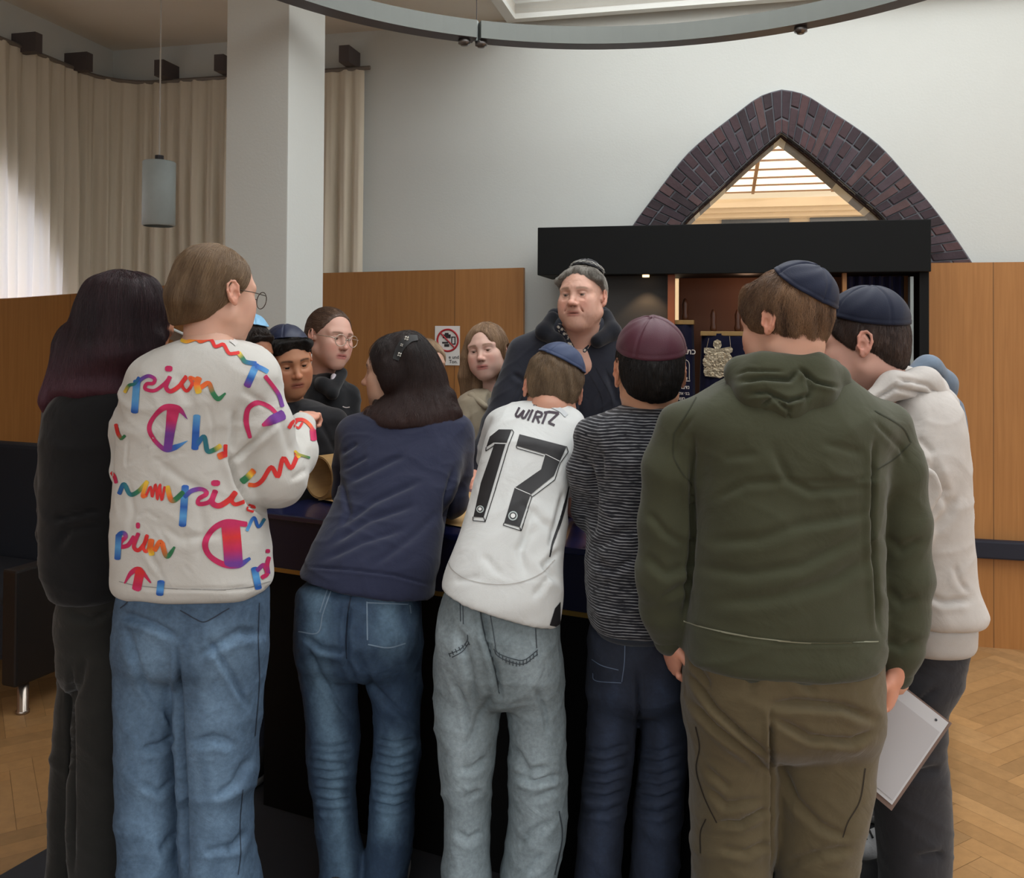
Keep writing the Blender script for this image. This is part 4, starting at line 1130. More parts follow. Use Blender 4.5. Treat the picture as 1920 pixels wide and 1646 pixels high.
    def kippah(s, m, axis=(0, -.5, .87), ang=52, th=.014, puff=.012, panels=6, seam=.0016, rot=0.0, name='kippah', rim=.002, wob=.0, flat=0):
        """domed cap of sewn panels fitted onto the hair"""
        ax = np.array(axis, float); ax /= np.linalg.norm(ax); u = np.cross(ax, [0, 1, 0.2]); u /= np.linalg.norm(u); v = np.cross(ax, u)
        C = np.array([0, -.018, .042]); Rr = np.array([.074, .094, .082]) + th; s.kip = (ax, math.radians(ang), C); nt, npn = 36, 144; V = []; Fc = []
        T = math.radians(ang)
        for layer in (0, 1):
            for i in range(nt + 1):
                t = T * i / nt
                for j in range(npn):
                    ph = 2 * math.pi * j / npn
                    d_ = ax * math.cos(t) + (u * math.cos(ph) + v * math.sin(ph)) * math.sin(t); r = 1 / np.linalg.norm(d_ / Rr)
                    fr = i / nt; pf = puff * (1 - fr ** 2.2) + .0015
                    a = (ph + rot) * panels / (2 * math.pi); dd = abs(a - round(a)) * 2 * math.pi / panels * math.sin(t) * .1
                    g = math.exp(-(dd / .0028) ** 2) * seam * 1.7
                    pf += .0022 * math.cos((a - round(a)) * math.pi) ** 2 * fr - .001 + wob * math.sin(ph * 3 + 1) * fr
                    if fr > .93: pf += rim * .5
                    if .90 < fr <= .93: pf -= .0006
                    pf -= g; pf += .0012 * math.sin(ph * 7 + 5 * fr + panels) * math.sin(fr * 6 + ph * 2)
                    if layer: pf -= .0022
                    V.append(s.L(C + d_ * (r + pf)))
        n = (nt + 1) * npn
        for i in range(nt):
            for j in range(npn):
                a, b = i * npn + j, i * npn + (j + 1) % npn
                Fc.append((a, a + npn, b + npn, b)); Fc.append((n + a, n + b, n + b + npn, n + a + npn))
        for j in range(npn):
            a, b = nt * npn + j, nt * npn + (j + 1) % npn; Fc.append((a, a + n, b + n, b))
        return mesh_obj(name, V, Fc, m, s.P.root, True)
    def strands(s, hair, n=8000, length=.03, mode='short', seed=1, rad=.00032, c1=(.05, .04, .03), c2=(.1, .08, .06), tip=None, lift=.002, pts=6, wave=.15, target=None, ymax=9):
        rs = np.random.RandomState(seed); me = hair.data; b = np.array(pos_of(hair)); nv = len(me.vertices)
        V = np.zeros(nv * 3, dtype=np.float32); me.vertices.foreach_get('co', V); V = V.reshape(-1, 3) + b
        bv = BVHTree.FromPolygons([tuple(v) for v in V], [tuple(p.vertices) for p in me.polygons])
        idx = rs.randint(0, nv, n * 2); P0 = V[idx] + rs.normal(size=(n * 2, 3)) * .002
        vis = (P0[:, 1] < s.c[1] + .14) & (s.toL(P0)[:, 1] < ymax)
        if getattr(s, 'kip', None):
            ax, T, C = s.kip; d = s.toL(P0) - C; d /= np.linalg.norm(d, axis=1)[:, None]; vis &= np.arccos(np.clip(d @ ax, -1, 1)) > T - .03
        P0 = P0[vis][:n]; n = len(P0); up = np.array([0, 0, 1.0]); OUT = np.zeros((n, pts, 3)); crown = s.L((0, -.07, .12))
        tgt = np.array(target) if target is not None else None
        wv = rs.normal(size=(n, 3)) * wave; ln = length * rs.uniform(.6, 1.2, n)
        for i in range(n):
            p = Vector(P0[i]); h = bv.find_nearest(p)
            if h[0] is None: continue
            for j in range(pts):
                nrm = h[1]; p = h[0] + nrm * (.0006 + lift * (j / (pts - 1)) ** 1.5); OUT[i, j] = p
                if j == pts - 1: break
                if mode == 'long': f = -up
                elif mode == 'back': f = tgt - np.array(p)
                else:
                    f = np.array(p) - crown; f = f / (np.linalg.norm(f) + 1e-6) - .35 * up
                f = f / (np.linalg.norm(f) + 1e-6) + wv[i] * math.cos(j * 1.3 + i); f = Vector(f); f -= nrm * f.dot(nrm)
                if f.length < 1e-5: f = Vector((0, 0, -1))
                f.normalize(); q = p + f * (ln[i] / (pts - 1)); h = bv.find_nearest(q)
                if h[0] is None: break
                if (h[0] - q).length > .02: h = (q, nrm, 0, 0)
        hc = bpy.data.hair_curves.new('hair_strands'); hc.add_curves([pts] * n)
        hc.position_data.foreach_set('vector', (OUT - b).astype(np.float32).ravel())
        rr = np.tile(np.linspace(1, .25, pts) * rad, n).astype(np.float32)
        at = hc.attributes.get('radius') or hc.attributes.new('radius', 'FLOAT', 'POINT'); at.data.foreach_set('value', rr)
        w = np.clip(.45 + .22 * rs.normal(size=n) + .45 * snoise(P0, 55, seed, (1, 1, .3)), 0, 1)[:, None, None]; C_ = np.array(c1) * (1 - w) + np.array(c2) * w; C_ = np.repeat(C_, pts, 1)
        if tip is not None:
            z0, z1, ct = tip; t = np.clip((z0 - OUT[:, :, 2]) / (z0 - z1), 0, 1)[..., None] * .8; C_ = C_ * (1 - t) + np.array(ct) * t
        ca = hc.attributes.new('Col', 'FLOAT_COLOR', 'POINT'); full = np.ones((n * pts, 4), dtype=np.float32); full[:, :3] = C_.reshape(-1, 3); ca.data.foreach_set('color', full.ravel())
        hc.materials.append(M_strand); o = bpy.data.objects.new('hair_strands', hc); COL.objects.link(o); o.parent = hair; o['kind'] = 'stuff'
        return o
    def glasses(s, m, r=.021, z=.010, y=.112, thick=.0011, asp=.95):
        g = MB(); c = []
        for sx in (-1, 1):
            g.tube([s.L((sx * .031 + r * math.cos(a), y - .004 * math.cos(a) * sx, z + r * asp * math.sin(a))) for a in np.linspace(0, 2 * math.pi, 28, endpoint=False)], thick * s.s, 6, closed=True)
            g.tube([s.L((sx * (.031 + r), y - .004, z + .006)), s.L((sx * .070, y - .02, z + .008)), s.L((sx * .081, .045, z + .008)), s.L((sx * .082, .0, z + .006))], thick * s.s, 6)
        g.tube([s.L((-.010, y, z + .003)), s.L((0, y + .002, z + .006)), s.L((.010, y, z + .003))], thick * s.s, 6)
        return g.build('glasses', m, s.P.root, True)

def clusters(items, gap=14):
    bx = [(min(p[0] for p in q), min(p[1] for p in q), max(p[0] for p in q), max(p[1] for p in q)) for q in items]; lab = list(range(len(items)))
    for i in range(len(items)):
        for j in range(i):
            a, b = bx[i], bx[j]
            if a[0] - gap < b[2] and b[0] - gap < a[2] and a[1] - gap < b[3] and b[1] - gap < a[3]:
                la, lb = lab[i], lab[j]; lab = [lb if l == la else l for l in lab]
    return [[items[i] for i in range(len(items)) if lab[i] == l] for l in sorted(set(lab))]
_ps, _pp = print_strokes, print_poly
def print_strokes(name, o, strokes, *a, **k):
    r = None
    for c in clusters(strokes): r = _ps(name, o, c, *a, **k) or r
    return r
def print_poly(name, o, polys, *a, **k):
    r = None
    for c in clusters(polys, 2): r = _pp(name, o, c, *a, **k) or r
    return r
def hair_col(c1, c2, H, dens=240, axis='v', tip=None, seed=1):
    """strand colours: c1/c2 mixed along strands running by a head-space flow"""
    def f(V, N):
        q = H.toL(V)
        if axis == 'v': w = snoise(q, dens, seed, (1, 1, .08))
        elif axis == 'b': w = snoise(q, dens, seed, (1, .10, 1))          # combed back
        else: w = snoise(q, dens, seed, (.35, .35, .35))
        w = .5 + .5 * np.clip(w, -1, 1); C = np.array(c1)[None] * (1 - w[:, None]) + np.array(c2)[None] * w[:, None]
        if tip is not None:
            z0, z1, ct = tip; t = ramp(-V[:, 2], -z0, -z1)[:, None] * (.6 + .4 * w[:, None]); C = C * (1 - t) + np.array(ct) * t
        return C
    return f
def lin(r, g, b): return srgb(r, g, b)[:3]

# ------------------------------------------------------------------ hands
def hand_prims(wrist, d, nrm, side=1, size=.17, curl=(.5, .5, .5, .5), thumb=.5, spread=.06, fist=0):
    """wrist point, d pointing to the fingers, nrm = back-of-hand normal, side=+1 thumb towards cross(d,nrm)"""
    d = np.array(d, float); d /= np.linalg.norm(d); n = np.array(nrm, float); n -= d * (n @ d); n /= np.linalg.norm(n); t = np.cross(d, n) * side
    w = np.array(wrist, float); s = size / .18; pr = []
    A = np.array([t, d, n])
    pr.append(ell(w + d * .045 * s, np.array((.038, .052, .0145)) * s, .012, 'add', A))
    pr.append(cone(w - d * .05 * s, .024 * s, w + d * .01 * s, .021 * s, .015))
    pr.append(ell(w + d * .03 * s + t * .022 * s - n * .006 * s, np.array((.017, .03, .014)) * s, .01, 'add', A))
    for i, (off, ln, r) in enumerate([(.028, .072, .0088), (.010, .080, .0090), (-.008, .074, .0086), (-.026, .058, .0076)]):
        p = w + (d * .086 + t * off) * s; c = curl[i]; ang = 0
        dirv = d + t * (spread * (1.5 - i)); dirv /= np.linalg.norm(dirv)
        for j, (f_, c_) in enumerate(((.44, .8), (.32, 1.1), (.24, .8))):
            ang += c * c_ * 1.2; v = dirv * math.cos(ang) - n * math.sin(ang); q = p + v * ln * f_ * s
            pr.append(cone(p, r * s * (1 - .08 * j), q, r * s * (.94 - .10 * j), .0035)); p = q
    p = w + (d * .018 + t * .026 - n * .004) * s; a = thumb
    for j, (l, r) in enumerate(((.034, .0115), (.030, .0102), (.024, .0088))):
        v = t * math.cos(.55 + a * .5 * j) + d * math.sin(.55 + a * .5 * j) - n * (.25 + a * .35 * j); v /= np.linalg.norm(v); q = p + v * l * s
        pr.append(cone(p, r * s, q, r * s * .92, .005)); p = q
    return pr
def add_hand(person, wrist, d, nrm, skin, h=.0026, **k):
    Fd, lo = solve(hand_prims(wrist, d, nrm, **k), h, .012); V, Q = surface_nets(Fd, lo, h, 1)
    C = np.tile(np.array(skin) * np.array([1.05, .88, .84]), (len(V), 1)) * (1 + .06 * snoise(V, 90, 4))[:, None]
    person.addbody(V, Q, np.clip(C, 0, 1))
def shoe(person, x, y, yaw, m, sole, L=.25, z=.15, lab=None):
    A = head_axes(yaw); c = np.array([x, y, z]); T = lambda p: c + A.T @ np.array(p)
    pr = [ell(T((0, -.04, .05)), (.040, .075, .055), .02, 'add', A), ell(T((0, .06, .032)), (.046, .10, .040), .03, 'add', A), ell(T((0, -.06, .085)), (.036, .045, .04), .02, 'add', A),
          half((c[0], c[1], z + .022), (0, 0, -1), .004)]
    o = person.part('shoe', pr, m, .006)
    person.part('sole', [ell(T((0, -.04, .02)), (.044, .08, .05), .01, 'add', A), ell(T((0, .06, .02)), (.050, .105, .05), .03, 'add', A), half((c[0], c[1], z + .026), (0, 0, 1), .002), half((c[0], c[1], z + .001), (0, 0, -1), .002)], sole, .006, parent=o)
    return o

M_skin = mat('skin', (.5, .3, .2, 1), .48, attr=True, sub=.12, bump=.12, bscale=500, bdist=.0004, spec=.4)
M_strand = mat('hair_strand', (.1, .06, .04, 1), .42, attr=True, spec=.4)
M_eye = mat('eye', (1, 1, 1, 1), .12, attr=True)
def hair_mat(name, rough=.42, aniso=0, bs=260, st=(1, 1, .06)):
    m = mat(name, (.1, .05, .03, 1), rough, attr=True, bump=.9, bscale=bs, stretch=st, var=.28, vscale=90, spec=.45, bdist=.004)
    return m
M_hair = hair_mat('hair_long'); M_hairs = hair_mat('hair_short', .5, bs=170, st=(.8, .8, .35)); M_hairb = hair_mat('hair_combed', .38, bs=200, st=(.15, 1, .8))
def denim(name, c, c2):
    m = mat(name, c, .85, attr=True, bump=.5, bscale=900, var=.24, vscale=110, bdist=.0008, fold=.004, fscale=14)
    return m
def cloth(name, c, rough=.9, var=.06, fold=.004, fs=9, sheen=.2, bs=700):
    return mat(name, c, rough, var=var, vscale=25, bump=.45, bscale=bs, sheen=sheen, bdist=.0008, fold=fold, fscale=fs, spec=.25)
def hemcut(p1, p2, D1, D2, up=False, k=.006, tilt=0.0):
    """plane through two pixel points, level along the line of sight; cuts what is below (or above)"""
    a, b = W(*p1, D1), W(*p2, D2); d = b - a; back = np.array([0, 1.0, tilt]); n = np.cross(d, back); n = n / np.linalg.norm(n)
    if n[2] > 0: n = -n
    return half(a, n if not up else -n, k)
def washed(base, light, legs, seat=None, seed=3):
    """denim wear: paler along the middle of the legs; legs = list of pixel centre lines with widths"""
    def f(V, N):
        x, y = project(V); w = np.zeros(len(V))
        for pts, wd, st in legs:
            d, t, sd = seg_dist(x, y, pts); w = np.maximum(w, st * np.exp(-(d / wd) ** 2))
        w = np.clip(w * (.8 + .35 * snoise(V, 30, seed)) + .10 * snoise(V, 120, seed + 1, (1, 1, .5)), 0, 1)[:, None]
        return np.array(base)[None] * (1 - w) + np.array(light)[None] * w
    return f
# ------------------------------------------------------------------ the people in front of the table
M_sole = mat('sole', srgb(150, 148, 145), .7); M_shoe = mat('shoe_dark', srgb(30, 30, 32), .7, bump=.3)
DEN = lambda V, N: None
def hpos(x, y, D): return W(x, y, D)
def leg(rows, D, b=None, yaw=0, k=.02, n=2.2):
    return loft(rows_px([(y, a, c, D if not isinstance(D, dict) else D[y], (b or (c - a) / 2 / F * D_(D, y) * .95)) for y, a, c in rows], yaw), k, yaw, n)
def D_(D, y): return D if not isinstance(D, dict) else D[y]
def scaled(prims, rows_list):
    return prims

# ---- girl in the white sweatshirt with the rainbow lettering
def person_white():
    P = Person('girl in white sweatshirt with rainbow lettering, wide blue jeans and glasses', 365, 2.05)
    D = 2.05
    sk = lin(214, 168, 146)
    H = Head(P, 404, 556, D + .02, 34, 8, 0, .91, sk, brow=lin(120, 90, 66), neck=.050, neck_to=W(388, 655, D), eyes=False)
    pr = H.hair_mass(.006, extra=[cone(H.L((0, -.09, -.02)), .035, W(345, 610, D - .03), .022, .04), cone(W(345, 605, D - .03), .026, W(338, 640, D - .04), .014, .02)])
    pr += [H.cut((0, .072, .078), (0, .80, -.60), .01), H.cut((0, .040, 0), (0, .97, -.22), .01), H.cut((0, -.02, -.052), (0, .42, -.9), .01),
           ell(H.L((.086, -.006, .004)), np.array((.020, .022, .036)) * .94, .006, 'sub', H.A)]
    # strands are pulled from the brow down to the nape
    def hc(V, N):
        q = H.toL(V); a = np.arctan2(q[:, 2] - .02, -(q[:, 1] - .1)); w = snoise(np.stack([q[:, 0] * .6, a * .12, q[:, 2] * 0], 1), 330, 4) * .5 + .5
        return np.array(lin(100, 78, 58)) * (1 - w[:, None]) + np.array(lin(146, 120, 92)) * w[:, None]
    o = P.part('hair', pr, M_hairb, .0032, noise=[(.0010, 60, 3, (1, .3, 1)), (.0006, 260, 8, (.3, .2, 1))], col=hc)
    H.strands(o, 12000, .10, 'back', 2, c1=lin(96, 74, 54), c2=lin(156, 130, 100), target=W(345, 625, D - .03), pts=8, wave=.05)
    H.glasses(mat('glasses_wire', srgb(70, 60, 50), .3, metal=.8), r=.023, y=.120)
    D2 = D
    rows = [(630, 350, 436, D, .055), (645, 318, 466, D, .075), (670, 280, 500, D, .095), (710, 255, 512, D, .115), (780, 240, 488, D, .125), (860, 228, 478, D, .125),
            (930, 222, 488, D, .13), (1010, 221, 502, D, .135), (1085, 222, 508, D, .135), (1106, 222, 508, D, .135)]
    tor = loft(rows_px(rows), .02, 0, 2.5)
    armR = chain([(478, 712, D, .050), (498, 800, D + .0, .058), (520, 898, D + .02, .062), (552, 850, D + .10, .050), (564, 800, D + .16, .036)], .018, .05)
    armL = chain([(285, 712, D, .050), (252, 800, D + .02, .048), (240, 880, D + .04, .046), (275, 880, D + .22, .040)], .018, .05)
    cr = [([(430, 850), (446, 905), (470, 945), (500, 965)], 6, .014), ([(432, 870), (470, 835), (520, 790)], 5, .008), ([(440, 770), (436, 850)], 7, .007),
          ([(240, 900), (250, 960), (238, 1010)], 5, .003), ([(290, 860), (350, 905), (420, 930)], 8, .003), ([(300, 985), (340, 1010), (420, 1000)], 7, .003),
          ([(270, 1020), (300, 1070)], 5, .003), ([(365, 900), (380, 980), (372, 1060)], 9, .003), ([(330, 700), (360, 760), (350, 820)], 10, .003),
          ([(455, 730), (500, 760)], 7, .004), ([(222, 1098), (300, 1103), (420, 1106), (508, 1100)], 3, .003), ([(272, 845), (296, 806)], 2.5, .0025), ([(285, 866), (330, 852), (352, 846)], 2.5, .0025), ([(292, 985), (312, 1012), (316, 1040)], 2.5, .0022), ([(284, 1050), (300, 1075), (312, 1092)], 2.5, .0025), ([(340, 990), (352, 1030)], 2.5, .0018), ([(240, 820), (236, 870), (262, 858)], 2.5, .002), ([(390, 760), (400, 800), (396, 850)], 3, .002), ([(310, 870), (300, 920)], 2.5, .002), ([(345, 1060), (360, 1078)], 2.5, .002), ([(250, 970), (275, 960), (300, 975)], 2.5, .0018), ([(545, 900), (575, 880)], 5, .004), ([(520, 760), (548, 860)], 8, .004)]
    M = cloth('sweat_white', srgb(204, 202, 196), .9, .03, .003, 12)
    o = P.part('sweatshirt', [tor] + armR + armL, M, .0055, cr, [(.0022, 11, 1, (1, 1, .6))], smooth=2)
    bv = bvh_of(o)
    c4 = lambda x, y: (60 + x / 3.2, 440 + y / 3.2); c1 = lambda x, y: (x / 3.2, 800 + y / 3.2)
    mg, rd, og, ye, gr, te, bl, lb, pu = [lin(*c) for c in ((196, 36, 92), (216, 46, 44), (232, 104, 40), (236, 196, 60), (44, 118, 76), (36, 110, 124), (36, 92, 176), (88, 158, 214), (112, 54, 146))]
    ST = []
    def cv(f, q, w): return tuple(f(*q[:2])) + ((q[2] * w * 1.2 / 3.2,) if len(q) > 2 else (w * 1.2 / 3.2,))
    def s4(w, cols, *p): ST.append(([cv(c4, q, w) for q in p], w * 1.2 / 3.2, cols))
    def s1(w, cols, *p): ST.append(([cv(c1, q, w) for q in p], w * 1.2 / 3.2, cols))
    s4(14, [bl, te], (775, 655), (790, 640), (806, 636)); s4(14, [gr, te], (828, 640), (852, 638))
    s4(17, [ye, og, rd, rd, rd, rd], (897, 636), (930, 645), (985, 630), (1012, 645), (1060, 630), (1082, 642), (1098, 672), (1120, 670), (1150, 662), (1180, 712), (1215, 714), (1240, 710))
    s4(22, [ye, gr, te, bl], (1240, 712), (1262, 742), (1282, 765), (1340, 775)); s4(36, [bl, lb, bl, pu], (1345, 782), (1318, 842), (1290, 905)); s4(24, [bl, lb], (1345, 790), (1380, 805), (1410, 822))
    s4(16, [ye, gr, te, bl], (560, 945), (585, 905), (620, 895), (645, 858)); s4(35, [bl, lb, lb, bl], (632, 880), (626, 960), (618, 1062))
    s4(18, [bl, pu, mg, mg, mg, mg], (628, 905), (655, 870), (700, 848), (738, 866), (728, 892), (690, 896), (682, 925), (735, 936), (790, 900), (826, 862)); ST.append(([c4(822, 798), c4(822.1, 812)], 44 / 3.2, [mg, mg]))
    s4(22, [mg, mg, rd, rd], (828, 855), (806, 912), (832, 940), (880, 912), (925, 858)); s4(17, [rd, rd, og], (925, 850), (900, 895), (928, 938), (962, 896), (948, 858), (990, 872))
    s4(32, [og, og, ye], (1002, 862), (990, 900), (1002, 945)); s4(24, [og, og, gr, gr, gr], (1010, 920), (1060, 892), (1086, 950), (1118, 984), (1160, 952, .4))
    s4(26, [pu, mg, mg, mg, mg, mg, pu, bl, lb], (932, 1106, .1), (880, 1045, 1.2), (800, 1036, 1.1), (735, 1090, .8), (705, 1160, .9), (733, 1228, .8), (800, 1288, .9), (862, 1274, 1.1), (934, 1236, .1)); s4(52, [mg, mg, pu, pu], (850, 1040, 1.25), (834, 1150, .95), (816, 1280, .8))
    s4(35, [lb, bl, bl], (990, 1088), (984, 1180), (978, 1282)); s4(24, [bl, te, te, gr, ye], (982, 1270), (1032, 1212), (1052, 1295), (1092, 1290), (1130, 1266)); s4(34, [og, rd], (1122, 1330), (1150, 1318)); s4(18, [rd, rd], (1158, 1330), (1160, 1262))
    s4(28, [mg, mg, mg, mg, mg], (1308, 1215, .7), (1284, 1120, 1.0), (1298, 1040, .9), (1356, 1008, .9), (1420, 1032, .8), (1468, 1076, .6)); s4(48, [mg, pu, pu], (1385, 1143, .35), (1440, 1112, 1), (1502, 1082, 1.1))
    s4(20, [mg, mg, pu, pu], (1398, 850), (1448, 915), (1480, 965), (1500, 1030)); s4(18, [rd, rd, gr], (506, 1140), (520, 1195), (540, 1225)); s4(14, [gr, gr], (540, 1225), (560, 1205))
    s4(18, [rd, rd, rd, og, mg], (1540, 1158), (1566, 1122), (1620, 1112), (1662, 1140), (1690, 1185)); s4(12, [rd, rd], (1592, 1120), (1575, 1146), (1600, 1162), (1622, 1130)); s4(30, [mg, mg], (1682, 1175), (1688, 1230))
    s4(12, [ye, gr], (1574, 1298), (1600, 1320), (1662, 1338)); s4(20, [rd, ye], (1580, 1310), (1600, 1334))
    s4(34, [gr, gr, ye, og], (1262, 1478), (1296, 1450), (1330, 1416)); s4(22, [og, rd, rd, rd, rd, rd], (1300, 1500), (1345, 1500), (1385, 1470), (1436, 1394), (1476, 1450), (1506, 1340), (1552, 1400), (1592, 1320))
    s1(22, [bl, te, te, gr, ye], (718, 400), (746, 345), (782, 405), (830, 388), (885, 330)); s1(20, [ye, og, og], (882, 335), (858, 412), (880, 410))
    s1(12, [rd] * 7, (880, 410), (905, 360), (915, 420), (935, 345), (946, 436), (960, 345), (972, 440), (990, 360)); s1(26, [ye, og, gr, gr], (1005, 360), (1034, 442), (1100, 395))
    s1(36, [bl, lb, bl, lb, bl], (1112, 360), (1104, 480), (1096, 590)); s1(22, [bl, pu, mg, mg, mg, mg], (1110, 420), (1150, 385), (1212, 374), (1240, 402), (1194, 432), (1192, 462), (1252, 452), (1290, 400))
    ST.append(([c1(1293, 332), c1(1293.1, 344)], 54 / 3.2, [mg, mg])); s1(28, [mg, mg, rd, rd], (1292, 385), (1272, 450), (1312, 474), (1372, 440), (1412, 395)); s1(20, [rd, rd], (1412, 400), (1390, 440), (1410, 465), (1460, 450)); s1(40, [rd, rd], (1490, 482), (1520, 492))
    s1(22, [bl, bl, mg, mg, mg], (708, 700), (715, 650), (742, 636), (756, 660), (728, 690), (724, 718), (770, 710), (806, 660)); s1(30, [bl, lb, bl], (716, 650), (712, 720), (708, 790)); s1(30, [mg, mg], (826, 592), (834, 592)); s1(20, [mg, rd, rd], (832, 640), (806, 715), (832, 740), (868, 700), (884, 655))
    s1(16, [rd, rd, og], (884, 650), (862, 720), (880, 748), (906, 690)); s1(30, [og, og, ye], (910, 680), (905, 720), (912, 765)); s1(24, [og, og, gr, gr], (930, 740), (966, 690), (994, 765), (1014, 772), (1048, 722, .5))
    s1(30, [mg] * 6 + [pu, bl], (1475, 585, .9), (1360, 574, 1.1), (1276, 616, .9), (1232, 700, 1.0), (1260, 775, .9), (1345, 826, 1.0), (1430, 828, 1.1), (1497, 790, .5)); s1(92, [mg, rd, mg, pu], (1382, 590), (1392, 700), (1400, 815))
    s1(16, [lb, bl, bl, te], (1480, 622), (1520, 545), (1548, 600), (1584, 555)); s1(26, [mg, mg, rd, mg], (750, 938, .3), (790, 875, .9), (840, 858, 1.1), (906, 935, .3)); s1(46, [rd, mg], (842, 870), (822, 972)); s1(36, [bl, lb, bl], (968, 930), (960, 1003))
    s1(34, [bl, lb, bl], (1524, 850), (1534, 900), (1548, 968)); s1(22, [pu, mg, mg], (1540, 862), (1580, 830), (1600, 880), (1570, 905)); s1(22, [mg, mg], (1604, 740), (1604, 752)); s1(22, [mg, mg, pu], (1610, 785), (1600, 830), (1606, 880))
    s1(18, [rd, mg], (672, 275), (690, 300), (700, 335)); 
    V = []; Fc = []; C = []
    for pts, w, cols in ST:
        L, R_ = stroke_poly(pts, w, max(2, int(math.dist(pts[0][:2], pts[1][:2]) / 2.2))) if len(pts) > 2 else (None, None)
        if L is None:
            k = max(3, int(math.dist(pts[0][:2], pts[1][:2]) / 3)); L0, R0 = stroke_poly(pts, w); L = [L0[0] + (L0[1] - L0[0]) * i / k for i in range(k + 1)]; R_ = [R0[0] + (R0[1] - R0[0]) * i / k for i in range(k + 1)]
        n = len(L); prev = None; na = 4
        # round ends
        ends = [(L[0], R_[0], -1), (L[-1], R_[-1], 1)]
        for i in range(-2, n + 2):
            ii = min(max(i, 0), n - 1); a, b = L[ii], R_[ii]; m_ = (a + b) / 2
            if i < 0 or i >= n:
                tdir = (L[1] + R_[1] - L[0] - R_[0]) / 2 * -1 if i < 0 else (L[-1] + R_[-1] - L[-2] - R_[-2]) / 2
                tdir = tdir / (np.linalg.norm(tdir) + 1e-9); f = (-i if i < 0 else i - n + 1) / 2; hw = np.linalg.norm(a - b) / 2
                m_ = m_ + tdir * hw * .45 * f; q = math.sqrt(max(0, 1 - f * f * .8)); a = m_ + (a - (L[ii] + R_[ii]) / 2) * q; b = m_ + (b - (L[ii] + R_[ii]) / 2) * q
            u = ii / max(1, n - 1) * (len(cols) - 1); j0 = min(int(u), len(cols) - 2) if len(cols) > 1 else 0
            c = np.array(cols[j0]) * (1 - (u - j0)) + np.array(cols[min(j0 + 1, len(cols) - 1)]) * (u - j0); row = []
            for j in range(na + 1):
                q = a + (b - a) * j / na; p = drop(bv, q[0], q[1], .0013 + .0001 * (hash((round(pts[0][0]), len(pts))) % 5))
                if p is None: row = None; break
                row.append(len(V)); V.append(tuple(p)); C.append(c)
            if row and prev:
                for j in range(na):
                    f = (prev[j], prev[j + 1], row[j + 1], row[j]); q = [Vector(V[x]) for x in f]
                    if max((q[x] - q[x - 1]).length for x in range(4)) < .03: Fc.append(f)
            prev = row
    mesh_obj('printed_lettering', V, Fc, mat('print_rainbow', (1, 1, 1, 1), .7, attr=True, var=.1, vscale=50), o, True, np.array(C))
    # collar and hem stitching
    print_strokes('hem_seam', o, [[(224, 1090), (260, 1098), (320, 1103), (400, 1106), (460, 1102), (506, 1090)]], mat('seam_white', srgb(150, 148, 144), .9), 1.6, .0012, bv=bv)
    print_strokes('collar', o, [[(350, 634), (372, 627), (400, 626), (430, 636), (444, 646)]], mat('collar_white', srgb(214, 212, 208), .9, bump=.5, bscale=600), 9, .002, bv=bv)
    # jeans
    B = loft(rows_px([(1085, 226, 500, D, .115), (1130, 223, 502, D, .12), (1180, 222, 500, D, .125), (1225, 224, 498, D, .12), (1262, 240, 490, D, .09)]), .03, 0, 2.6)
    LL = leg([(1180, 222, 352), (1250, 221, 346), (1330, 221, 340), (1420, 221, 338), (1480, 222, 339), (1560, 226, 343), (1646, 232, 348), (1760, 236, 352), (1842, 240, 352)], D, .085)
    RL = leg([(1180, 345, 500), (1250, 334, 497), (1330, 336, 489), (1400, 340, 482), (1455, 343, 481), (1500, 344, 472), (1560, 344, 472), (1610, 345, 478), (1646, 346, 486), (1760, 346, 496), (1842, 346, 496)], D - .02, .088)
    cr = [([(330, 1215), (336, 1300), (341, 1400), (346, 1500), (349, 1640)], 4, .016), ([(225, 1150), (290, 1172), (330, 1195)], 7, .008), ([(390, 1200), (430, 1260), (468, 1330)], 6, .007),
          ([(375, 1230), (400, 1215), (450, 1185), (495, 1190)], 8, .008), ([(265, 1405), (300, 1400), (332, 1380)], 8, .008), ([(360, 1395), (400, 1385), (440, 1395)], 9, .008), ([(400, 1500), (440, 1470), (468, 1420)], 8, .007),
          ([(260, 1470), (300, 1485), (330, 1460)], 7, .006), ([(310, 1330), (325, 1360)], 5, .005), ([(430, 1600), (460, 1560)], 7, .006), ([(300, 1600), (320, 1570), (338, 1560)], 7, .005), ([(240, 1180), (260, 1260), (290, 1320)], 7, .005), ([(380, 1600), (440, 1585)], 7, .005)]
    M = denim('denim_blue', srgb(84, 108, 134), None)
    j = P.part('jeans', [B, LL, RL], M, .0058, cr, [(.003, 9, 5, (1, 1, 1))], col=washed(lin(70, 92, 116), lin(116, 144, 170), [([(285, 1200), (280, 1420), (290, 1640)], 48, .85), ([(420, 1220), (405, 1430), (410, 1640)], 52, .9)]))
    bj = bvh_of(j); thread = mat('stitch_dark', srgb(42, 52, 66), .8)
    print_strokes('pocket_stitching', j, [[(338, 1144), (352, 1152), (366, 1160), (382, 1166), (400, 1158), (416, 1148), (430, 1140)], [(226, 1118), (240, 1122), (243, 1102)], [(226, 1140), (238, 1130), (243, 1118)]], thread, 2.2, .0012, bv=bj)
    print_strokes('side_seam', j, [[(486, 1130), (484, 1200), (486, 1280), (478, 1380)], [(455, 1480), (450, 1540), (451, 1600), (446, 1640)]], thread, 1.6, .0012, bv=bj)
    P.inner += [loft(rows_px(rows), .02, 0, 2.4, .84), B]
    P.inner[-1] = loft(rows_px([(1050, 250, 480, D, .09), (1200, 255, 465, D, .07)]), .02)
